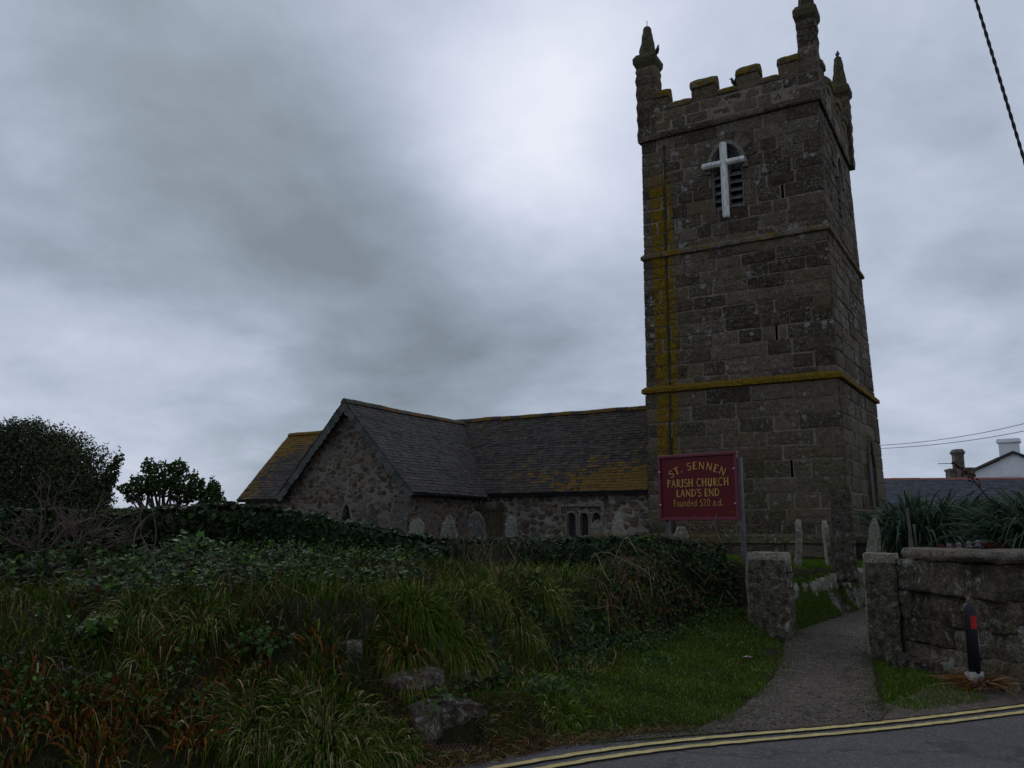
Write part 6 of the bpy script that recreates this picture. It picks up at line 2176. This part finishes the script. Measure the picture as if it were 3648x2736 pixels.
tag(wd.build('undergrowth', M['broad_leaf'], kind='stuff'), 'mixed leafy weeds and dead stalks through the hedge bank', 'weeds')

# ------------------------------------------------------------------ plants one can tell apart
def tussock(u, v, n, L, droop, pal, w, label, rad=.12, lean=(0, -.3, 0), wd_=.0048, name='grass_tussock', grp='grass tussocks on the hedge bank', m='grass_blade', cat='grass tussock', up=.9, spread=.55):
    p = hit(u * D, v * D)
    V_ = Veg()
    a_ = rng.uniform(0, 6.283, n)
    r = rad * np.sqrt(rng.random(n))
    x, y = p.x + r * np.cos(a_), p.y + r * np.sin(a_)
    P = np.stack([x, y, hmap(x, y)], -1)
    dr = unit(np.stack([np.cos(a_) * spread, np.sin(a_) * spread, np.full(n, up)], -1) + np.array(lean) + rng.normal(size=(n, 3)) * .22)
    V_.blades(P, dr, rng.uniform(.55, 1.1, n) * L, rng.uniform(.8, 1.3, n) * wd_, rng.uniform(.6, 1.3, n) * droop, pick(pal, n, w) * 1.12, seg=4)
    o = V_.build(name, M[m], origin=(p.x, p.y, p.z))
    return tag(o, label, cat, grp)
GS = (['grass', 'straw'], [.85, .15])
tussock(1350, 1262, 1700, .62, 1.0, *GS, 'big fountain-like grass tussock below the orange bracken', .22)
tussock(1165, 1275, 1500, .58, 1.0, *GS, 'drooping grass tussock with straw tips, middle of the bank crest', .20)
tussock(1010, 1290, 1400, .52, .95, *GS, 'grass tussock on the bank crest beneath the patch of dead stems', .22)
tussock(900, 1310, 1400, .50, .9, ['grass'], None, 'fresh green tussock on the bank crest above the small grey rock', .24)
tussock(1120, 1345, 1200, .45, 1.1, ['grass', 'straw'], [.8, .2], 'tussock hanging over the dark hollow below the bank crest', .16)
tussock(985, 1385, 1700, .55, 1.25, ['grass', 'straw', 'rust'], [.78, .1, .12], 'shaggy olive tussock overhanging the lichen-blotched boulder', .20, (0.1, -.5, -.1))
tussock(880, 1420, 1500, .42, 1.2, ['grass', 'rust', 'straw'], [.66, .22, .12], 'brownish grass fringe hanging directly over the biggest boulder', .22, (0, -.5, -.1))
tussock(305, 1330, 1200, .50, .9, ['grass', 'straw'], [.74, .26], 'pale straw-tipped tussock out on the left bank', .16)
tussock(430, 1345, 900, .45, .9, ['grass', 'straw'], [.74, .26], 'loose straw-tipped tussock just right of the palest left tussock', .18)
tussock(700, 1590, 2600, .52, .9, ['grass', 'straw'], [.78, .22], 'large sprawling tussock at the foot of the bank near the drain grate', .34)
tussock(560, 1560, 1700, .46, .9, ['grass', 'straw'], [.76, .24], 'broad tussock left of the large one near the drain grate', .28)
tussock(820, 1610, 1200, .40, 1.0, ['grass', 'straw'], [.85, .15], 'low green tussock spilling beside the upright grey stone', .2)
tussock(1215, 1545, 1100, .28, .8, ['lawn', 'grass', 'straw'], [.3, .55, .15], 'small bright tussock at the foot of the bank on the verge', .18)
tussock(1215, 1420, 1100, .30, .9, ['lawn', 'grass', 'straw'], [.3, .5, .2], 'grass tuft with a dead tan patch halfway up the verge bank', .2)
tussock(640, 1240, 900, .42, .9, ['grass', 'straw'], [.85, .15], 'tussock by the leafy alexanders in front of the ivy wall', .22)
tussock(1290, 1400, 900, .30, 1.0, ['lawn', 'grass', 'straw'], [.3, .5, .2], 'bright grass tuft on the slope left of the bramble hedge', .22)
tussock(1330, 1330, 900, .38, 1.1, ['grass', 'straw'], [.8, .2], 'hanging grass tuft below the fountain-like tussock', .2)
tussock(1420, 1400, 700, .22, .9, ['lawn', 'grass'], [.4, .6], 'low grass tuft at the foot of the bramble hedge', .2)
tussock(1140, 1475, 900, .32, 1.0, ['lawn', 'grass', 'straw'], [.3, .5, .2], 'bright grass tuft right of the dark lichen-blotched boulder', .2)
RU = (['rust', 'grass', 'straw'], [.68, .2, .12])
for (u, v, n, L, lab) in ((290, 1530, 130, .42, 'rust-coloured dying montbretia clump, largest of the orange ones'), (150, 1560, 110, .40, 'orange montbretia clump left of the largest rusty clump'), (60, 1500, 90, .36, 'rusty montbretia leaves at the far left edge of the bank'),
                          (540, 1440, 100, .36, 'reddish montbretia clump below the straw-tipped tussocks'), (700, 1430, 80, .32, 'orange-brown montbretia tuft near the half buried pale rock'), (420, 1590, 120, .40, 'drooping rusty montbretia between the orange clump and the broad tussock'),
                          (210, 1640, 110, .36, 'dark rusty montbretia lowest on the left bank'), (30, 1620, 100, .36, 'rusty montbretia in the lower left corner'), (480, 1530, 90, .36, 'upright orange montbretia leaves beside the broad tussock'), (200, 1250, 60, .34, 'reddish-tipped spiky clump below the dead shrub')):
    tussock(u, v, n, L, .75, *RU, lab, .16, (0, -.15, 0), .0085, 'montbretia_clump', 'dying montbretia clumps', 'grass_blade', 'plant', 1.1, .35)
def leafy(u, v, h, r, n, size, pal, label, umbel=False):
    p = hit(u * D, v * D)
    e = empty('leafy_plant', p, 0, label, 'plant', 'leafy plants on the bank')
    V_, S_ = Veg(), Veg()
    for k in range(max(4, n // 22)):
        a_ = random.uniform(0, 6.28)
        rr = r * math.sqrt(random.random())
        hh = h * random.uniform(.6, 1.0) * (1 - .25 * rr / r)
        q = np.array([rr * math.cos(a_), rr * math.sin(a_), hh])
        S_.stem([(q[0] * .2, q[1] * .2, -.05), (q[0] * .6, q[1] * .6, hh * .55), tuple(q)], [.006, .005, .003], np.array((.04, .06, .02)), 4)
        m = 24
        t_ = rng.random(m)
        off = rng.normal(size=(m, 3)) * np.array([.075, .075, .04])
        base = q * (1 - .55 * t_[:, None]) + off
        V_.leaves(base, rng.normal(size=(m, 3)) * .45 + np.array([0, -.35, 1.0]), rng.uniform(.7, 1.2, m) * size, pick(pal, m) * .72, aspect=1.05, lobed=not umbel)
    V_.build('foliage', M['broad_leaf'], e)
    S_.build('stems', M['dry_stem'], e)
leafy(405, 1228, .40, .22, 200, .085, ['leaf', 'bright'], 'tall broad-leaved mallow standing in front of the ivy wall')
leafy(500, 1240, .34, .16, 140, .055, ['bright', 'leaf'], 'upright bright alexanders right of the broad-leaved mallow', True)
leafy(610, 1205, .24, .22, 150, .045, ['bright', 'leaf'], 'leafy alexanders against the ivy, first of the row below the lancet window', True)
leafy(690, 1215, .30, .26, 220, .045, ['bright', 'leaf'], 'rounded alexanders mound below the lancet window', True)
leafy(770, 1225, .28, .26, 220, .045, ['bright', 'leaf'], 'alexanders mound below the flat-topped slate slab', True)
leafy(850, 1225, .22, .22, 160, .042, ['leaf', 'bright'], 'low alexanders at the right end of the leafy row', True)
leafy(240, 1255, .24, .2, 120, .055, ['leaf'], 'pale leafy weed beside the bare thin stems at left', True)
leafy(60, 1255, .26, .26, 170, .055, ['leaf', 'ivy'], 'leafy weed cluster below the dead grey shrub', True)
leafy(560, 1420, .2, .2, 130, .05, ['leaf'], 'small leafy weed midway down the left bank', True)
leafy(230, 1380, .16, .22, 130, .075, ['leaf', 'bright'], 'low broad green leaves left of the pale straw tussock')
leafy(930, 1530, .12, .14, 70, .045, ['leaf'], 'little green leaves tucked beside the biggest boulder')
leafy(1180, 1500, .14, .14, 80, .05, ['leaf'], 'small leafy weed at the verge foot under the ivy')
# orange bracken against the headstone
p = at(1325 * D, 1162 * D, 13.0)
V_ = Veg()
n = 650
a_ = rng.uniform(-.42, .30, n)
P = np.stack([p.x + a_, p.y + rng.uniform(-.15, .15, n), np.full(n, p.z) - .05], -1)
V_.blades(P, unit(rng.normal(size=(n, 3)) * .45 + np.array([0, -.1, .8])), rng.uniform(.10, .30, n), rng.uniform(.004, .007, n), .5, pick('rust', n) * 1.15, seg=3)
tag(V_.build('dead_bracken', M['grass_blade'], origin=(p.x, p.y, p.z)), 'clump of orange dead bracken in front of the tall pointed headstone', 'bracken')
# patch of dead pale stems
p = hit(1040 * D, 1235 * D)
V_ = Veg()
for k in range(240):
    x0, y0 = p.x + random.gauss(0, .26), p.y + random.uniform(-.2, .9)
    z0 = hz(x0, y0)
    L_ = random.uniform(.2, .62)
    a_ = random.uniform(0, 6.28)
    s_ = random.uniform(.1, .5)
    V_.stem([(x0 + math.cos(a_) * s_ * L_ * t + .02 * math.sin(5 * t + k), y0 + math.sin(a_) * s_ * L_ * t, z0 + L_ * t * (1 - .25 * t)) for t in np.linspace(0, 1, 6)], np.linspace(.0032, .0013, 6), np.array(PAL[random.choice(['straw', 'dead', 'dead'])][k % 3]) * random.uniform(.6, 1.0))
tag(V_.build('withered_plant', M['dry_stem'], origin=tuple(p)), 'patch of pale dead stems in front of the dark round-topped headstone', 'dead plant')
# orange dead leaves round the bollard
V_ = Veg()
n = 420
a_ = rng.uniform(0, 6.283, n)
P = np.stack([4.70 + np.cos(a_) * .12, 8.74 + np.sin(a_) * .08, np.full(n, hz(4.7, 8.74) + .05) + rng.uniform(0, .06, n)], -1)
dr = np.stack([np.cos(a_) - np.where(rng.random(n) < .45, 1.6, .0), np.sin(a_) * .6 - .2, rng.uniform(-.0, .5, n)], -1)
V_.blades(P, dr, rng.uniform(.14, .52, n), rng.uniform(.003, .006, n), rng.uniform(.2, .8, n), pick(['rust', 'dead', 'straw'], n, [.7, .2, .1]), seg=4, curl=rng.normal(size=(n, 3)) * .25)
tag(V_.build('dead_leaves', M['grass_blade'], origin=(4.6, 8.8, hz(4.6, 8.8))), 'tangle of orange dead strap leaves around the foot of the bollard', 'dead plant')
V_ = Veg()
P = np.array([[4.66, 9.55, .32]] * 14) + rng.normal(size=(14, 3)) * .02
V_.blades(P, rng.normal(size=(14, 3)) * .6 + np.array([-.6, -.4, .3]), rng.uniform(.1, .25, 14), .004, 1.1, pick('rust', 14) * 1.3, seg=4)
tag(V_.build('dead_tuft', M['grass_blade'], origin=(4.66, 9.55, .32)), 'small orange dead tuft growing from a joint in the block wall', 'dead plant')

# ------------------------------------------------------------------ dead shrub, bare stems
def branches(p, d, L, r, depth, out, spread=.55, n=3, grav=.0):
    k = 5
    pts = [p]
    q, dd = Vector(p), Vector(d).normalized()
    for i in range(k):
        dd = (dd + Vector((random.gauss(0, .16), random.gauss(0, .16), random.gauss(0, .12) - grav))).normalized()
        q = q + dd * (L / k)
        pts.append(tuple(q))
    out.append((pts, r, r * .6))
    if depth > 0:
        for j in range(n):
            t = random.randint(2, k)
            nd = (dd + Vector((random.gauss(0, spread), random.gauss(0, spread), random.gauss(.12, spread * .6)))).normalized()
            branches(pts[t], nd, L * random.uniform(.55, .8), r * .6, depth - 1, out, spread, n, grav)
p = Vector((-4.88, 8.85, hz(-4.88, 8.85)))
br_ = []
for k in range(17):
    a_ = random.uniform(-1.35, 1.35)
    branches((p.x + random.uniform(-.25, .25), p.y + random.uniform(0, .5), p.z - .1), (math.sin(a_) * .95, random.uniform(-.35, .25), math.cos(a_) + .15), random.uniform(.40, .66), .014, 3, br_, .55, 3)
V_ = Veg()
for pts, r0, r1 in br_:
    V_.stem(pts, np.linspace(max(r0, .0040), max(r1, .0030), len(pts)), np.array((.15, .115, .095)) * random.uniform(.6, 1.15))
tag(V_.build('dead_shrub', M['dry_stem'], origin=tuple(p)), 'leafless grey-brown shrub with twiggy branches in front of the big evergreen', 'shrub')
for (u, v, h, lx, lab) in ((292, 1262, .78, .03, 'tall bare thin stem standing upright on the left bank'), (352, 1290, .80, -.22, 'thin bare stem leaning left beside the upright one'), (500, 1300, .55, -.02, 'single thin dry stalk right of the mallow'), (1378 - 250, 1250, .55, .1, 'arching pale cane over the bank crest')):
    p = hit(u * D, v * D)
    V_ = Veg()
    out = []
    branches((p.x, p.y, p.z - .03), (lx, 0, 1), h * .75, .008, 1, out, .5, 2)
    for pts, r0, r1 in out:
        V_.stem(pts, np.linspace(r0, r1, len(pts)), np.array((.12, .095, .075)), 4)
    tag(V_.build('bare_stem', M['dry_stem'], origin=tuple(p)), lab, 'stem', 'bare dead stems on the bank')

# ------------------------------------------------------------------ trees and shrubs behind the wall
def crown(V_, blobs, n, size, pal, w, inner=.55, flat=False):
    vol = np.array([b_[3] * b_[4] + b_[4] * b_[5] + b_[3] * b_[5] for b_ in blobs])
    cnt = (n * vol / vol.sum()).astype(int)
    for (cx, cy, cz_, rx, ry, rz_), m in zip(blobs, cnt):
        d = unit(rng.normal(size=(m, 3)))
        r = rng.uniform(inner, 1.0, m) ** .6
        wob = 1 + .16 * fnoise(d * 1.0 + cx, 2.2) + .10 * fnoise(d + cy, 6.0, 3)
        P = np.array([cx, cy, cz_]) + d * np.array([rx, ry, rz_]) * (r * wob)[:, None]
        V_.leaves(P, d + rng.normal(size=(m, 3)) * .55, rng.uniform(.7, 1.3, m) * size, pick(pal, m, w))
def tree(name, x, y, blobs, n, size, pal, w, label, stems, inner=.55, cat='tree', bark='bark_grey'):
    z = hz(x, y)
    e = empty(name, (x, y, z), 0, label, cat)
    V_ = Veg()
    loc = [(bx - x, by - y, bz - z, rx, ry, rz_) for bx, by, bz, rx, ry, rz_ in blobs]
    crown(V_, loc, n, size, pal, w, inner)
    sprig = []
    for (bx, by, bz, rx, ry, rz_) in loc:      # shoots that break the outline
        for k in range(int(18 * rx)):
            d = unit(rng.normal(size=3) + np.array([0, -.2, .5]))
            q = np.array([bx, by, bz]) + d * np.array([rx, ry, rz_]) * .95
            m = 9
            t_ = np.linspace(0, 1, m)[:, None]
            dd_ = unit(d + np.array([0.15, 0, .8]))
            V_.leaves(q + dd_ * t_ * random.uniform(.08, .20) + rng.normal(size=(m, 3)) * .02, rng.normal(size=(m, 3)), size * rng.uniform(.6, 1.0, m), pick(pal, m, w))
    V_.build('crown', M['broad_leaf'], e)
    b = MB()
    for k in range(stems):
        bl = random.choice(loc)
        tip = Vector((bl[0] + random.gauss(0, bl[3] * .4), bl[1] + random.gauss(0, bl[4] * .4), bl[2] + random.uniform(-.2, .6) * bl[5]))
        s0 = Vector((random.gauss(0, .12), random.gauss(0, .12), -.2))
        pts = [s0 + (tip - s0) * t + Vector((random.gauss(0, .05), random.gauss(0, .05), .25 * math.sin(t * 3.1) * (0 if t in (0, 1) else 1))) for t in np.linspace(0, 1, 6)]
        b.tube(pts, list(np.linspace(.06, .015, 6)), 6)
    b.build('trunk', M[bark], e, smooth=True)
ev = [(-9.0, 15.4, 2.45, 1.15, 1.0, 1.18), (-10.2, 15.6, 2.3, 1.2, 1.1, 1.22), (-8.05, 15.2, 2.25, .72, .8, 1.08), (-11.4, 15.8, 2.2, 1.2, 1.1, 1.15), (-8.6, 15.0, 1.7, 1.1, .9, .9), (-7.75, 15.1, 1.75, .48, .6, .95), (-10.3, 15.0, 1.6, 1.4, .9, .9), (-9.1, 15.3, 3.2, .5, .5, .48), (-10.0, 15.5, 3.2, .45, .5, .38), (-8.4, 15.3, 3.0, .42, .4, .42)]
tree('evergreen_shrub', -9.2, 15.4, ev, 140000, .040, ['evergreen', 'treeleaf'], [.86, .14], 'big dense dark evergreen shrub towering over the left end of the wall', 14, .35, 'shrub', 'bark_dark')
sl_ = [(-7.62, 15.2, 1.9, .20, .2, .5), (-7.45, 15.2, 2.3, .15, .16, .32), (-7.32, 15.2, 2.62, .12, .12, .24), (-7.22, 15.2, 2.86, .085, .1, .15), (-7.35, 15.2, 2.45, .10, .1, .2)]
tree('evergreen_shoot', -7.6, 15.2, sl_, 1500, .055, ['evergreen', 'treeleaf'], [.85, .15], 'slim leafy shoot leaning right at the edge of the big evergreen', 3, .2, 'shrub', 'bark_dark')
tb = [(-10.9, 26, 3.25, .50, .5, .40), (-11.5, 26, 2.95, .45, .5, .28), (-10.15, 26, 3.0, .50, .5, .34), (-10.9, 26, 2.85, .6, .5, .25), (-12.0, 26, 2.85, .26, .3, .18), (-9.8, 26, 2.75, .30, .3, .2), (-11.35, 26, 3.5, .24, .3, .22), (-10.45, 26, 3.5, .28, .3, .2), (-11.75, 26, 2.55, .28, .3, .12), (-10.2, 26, 2.55, .40, .3, .14)]
tree('small_tree', -10.9, 26, tb, 3600, .088, ['treeleaf', 'leaf'], [.85, .15], 'wind-bent small dark tree with gaps showing the sky left of the church', 24, .5, 'tree')
t2 = [(-9.35, 26, 2.45, .36, .3, .45), (-9.3, 26, 2.85, .2, .2, .25), (-9.15, 26, 2.3, .33, .3, .3), (-9.6, 26, 2.2, .3, .3, .25)]
tree('small_bush', -9.35, 26, t2, 2200, .085, ['treeleaf', 'leaf'], [.9, .1], 'little rounded bush between the small tree and the church roof', 5, .4, 'bush')

# ------------------------------------------------------------------ flax plants by the cottage
def flax(x, y, n, L, lean, pal, label, rad=.35, w=.032):
    z = hz(x, y)
    e = empty('flax_plant', (x, y, z), 0, label, 'plant', 'flax plants in front of the cottage')
    V_ = Veg()
    a_ = rng.uniform(0, 6.283, n)
    r = rad * np.sqrt(rng.random(n))
    P = np.stack([r * np.cos(a_), r * np.sin(a_), np.full(n, -.05)], -1)
    dr = np.stack([np.cos(a_), np.sin(a_), np.zeros(n)], -1) * rng.uniform(.05, .95, (n, 1)) + np.array([0, 0, 1.0]) + rng.normal(size=(n, 3)) * .16
    ln = rng.uniform(.6, 1.0, n) * L * .95
    V_.blades(P, dr, ln, rng.uniform(.7, 1.2, n) * w, rng.uniform(.3, .95, n), pick(pal, n) * 1.3, seg=8, pw=3.4, curl=np.tile(np.array([[lean, -.02, 0]]), (n, 1)) * rng.uniform(.4, 1.2, (n, 1)))
    V_.build('leaves', M['ivy_leaf'], e)
    return e
flax(11.3, 22.5, 2300, 3.6, .16, ['flax'], 'large flax plant right beside the tower, strap leaves swept rightwards', .6, .068)
flax(11.5, 22.0, 1300, 2.3, .22, ['flax'], 'lower flax plant in front of the large one by the tower, swept to the right', .6, .068)
flax(13.4, 25.0, 1200, 3.4, -.02, ['flax_green'], 'upright yellower flax plant between the two big dark ones', .6, .05)
flax(11.0, 17.0, 2500, 3.3, -.08, ['flax'], 'huge flax plant at the right edge, leaves arching over the wall', .5, .055)
flax(12.1, 17.8, 1400, 3.3, -.12, ['flax'], 'second big flax plant mostly outside the right edge', .5, .055)
fs_ = empty('flower_stalk', (10.2, 17.2, hz(10.2, 17.2)), 0, 'dark flax flower stalk with knobbly seed heads against the slate roof', 'plant')
V_ = Veg()
V_.stem([(0, 0, 0), (-.2, 0, 1.2), (-.75, 0, 1.95), (-1.0, 0, 2.15)], [.02, .018, .012, .008], np.array((.05, .035, .03)), 5)
V_.leaves(np.stack([np.linspace(-.55, -1.05, 30), rng.normal(size=30) * .03, np.linspace(1.8, 2.2, 30)], -1) + rng.normal(size=(30, 3)) * .03, rng.normal(size=(30, 3)), .08, pick('rust', 30) * .5)
V_.build('stalk', M['dry_stem'], fs_)
# small garden stake near the flax
p = at(1965 * D, 1150 * D, 20)
tag(MB().tube([(p.x + .05, p.y, hz(p.x, p.y) - .1), (p.x - .02, p.y, 2.12)], .035, 6).build('garden_stake', M['chimney_brown']), 'pale wooden stake standing among the flax leaves by the tower', 'stake')
# reddish sedum bed behind the finial posts
V_ = Veg()
n = 2600
x = rng.uniform(7.0, 9.6, n)
y = 13.8 + (x - 7.0) * 1.0 + rng.uniform(-.1, .35, n)
z = 1.05 + rng.uniform(0, .30, n)
V_.leaves(np.stack([x, y, z], -1), rng.normal(size=(n, 3)) + np.array([0, -.4, .8]), rng.uniform(.03, .07, n), pick('rust', n) * np.array([.28, .14, .32]))
for k in range(120):
    q = (random.uniform(7.0, 9.6), 0)
    q = (q[0], 13.8 + (q[0] - 7.0) + random.uniform(-.1, .35))
    V_.stem([(q[0], q[1], hz(*q)), (q[0], q[1], 1.2)], .006, np.array((.05, .03, .02)))
tag(V_.build('flower_bed', M['broad_leaf'], kind='stuff'), 'dark red flowering ground cover among the finial posts', 'plants')
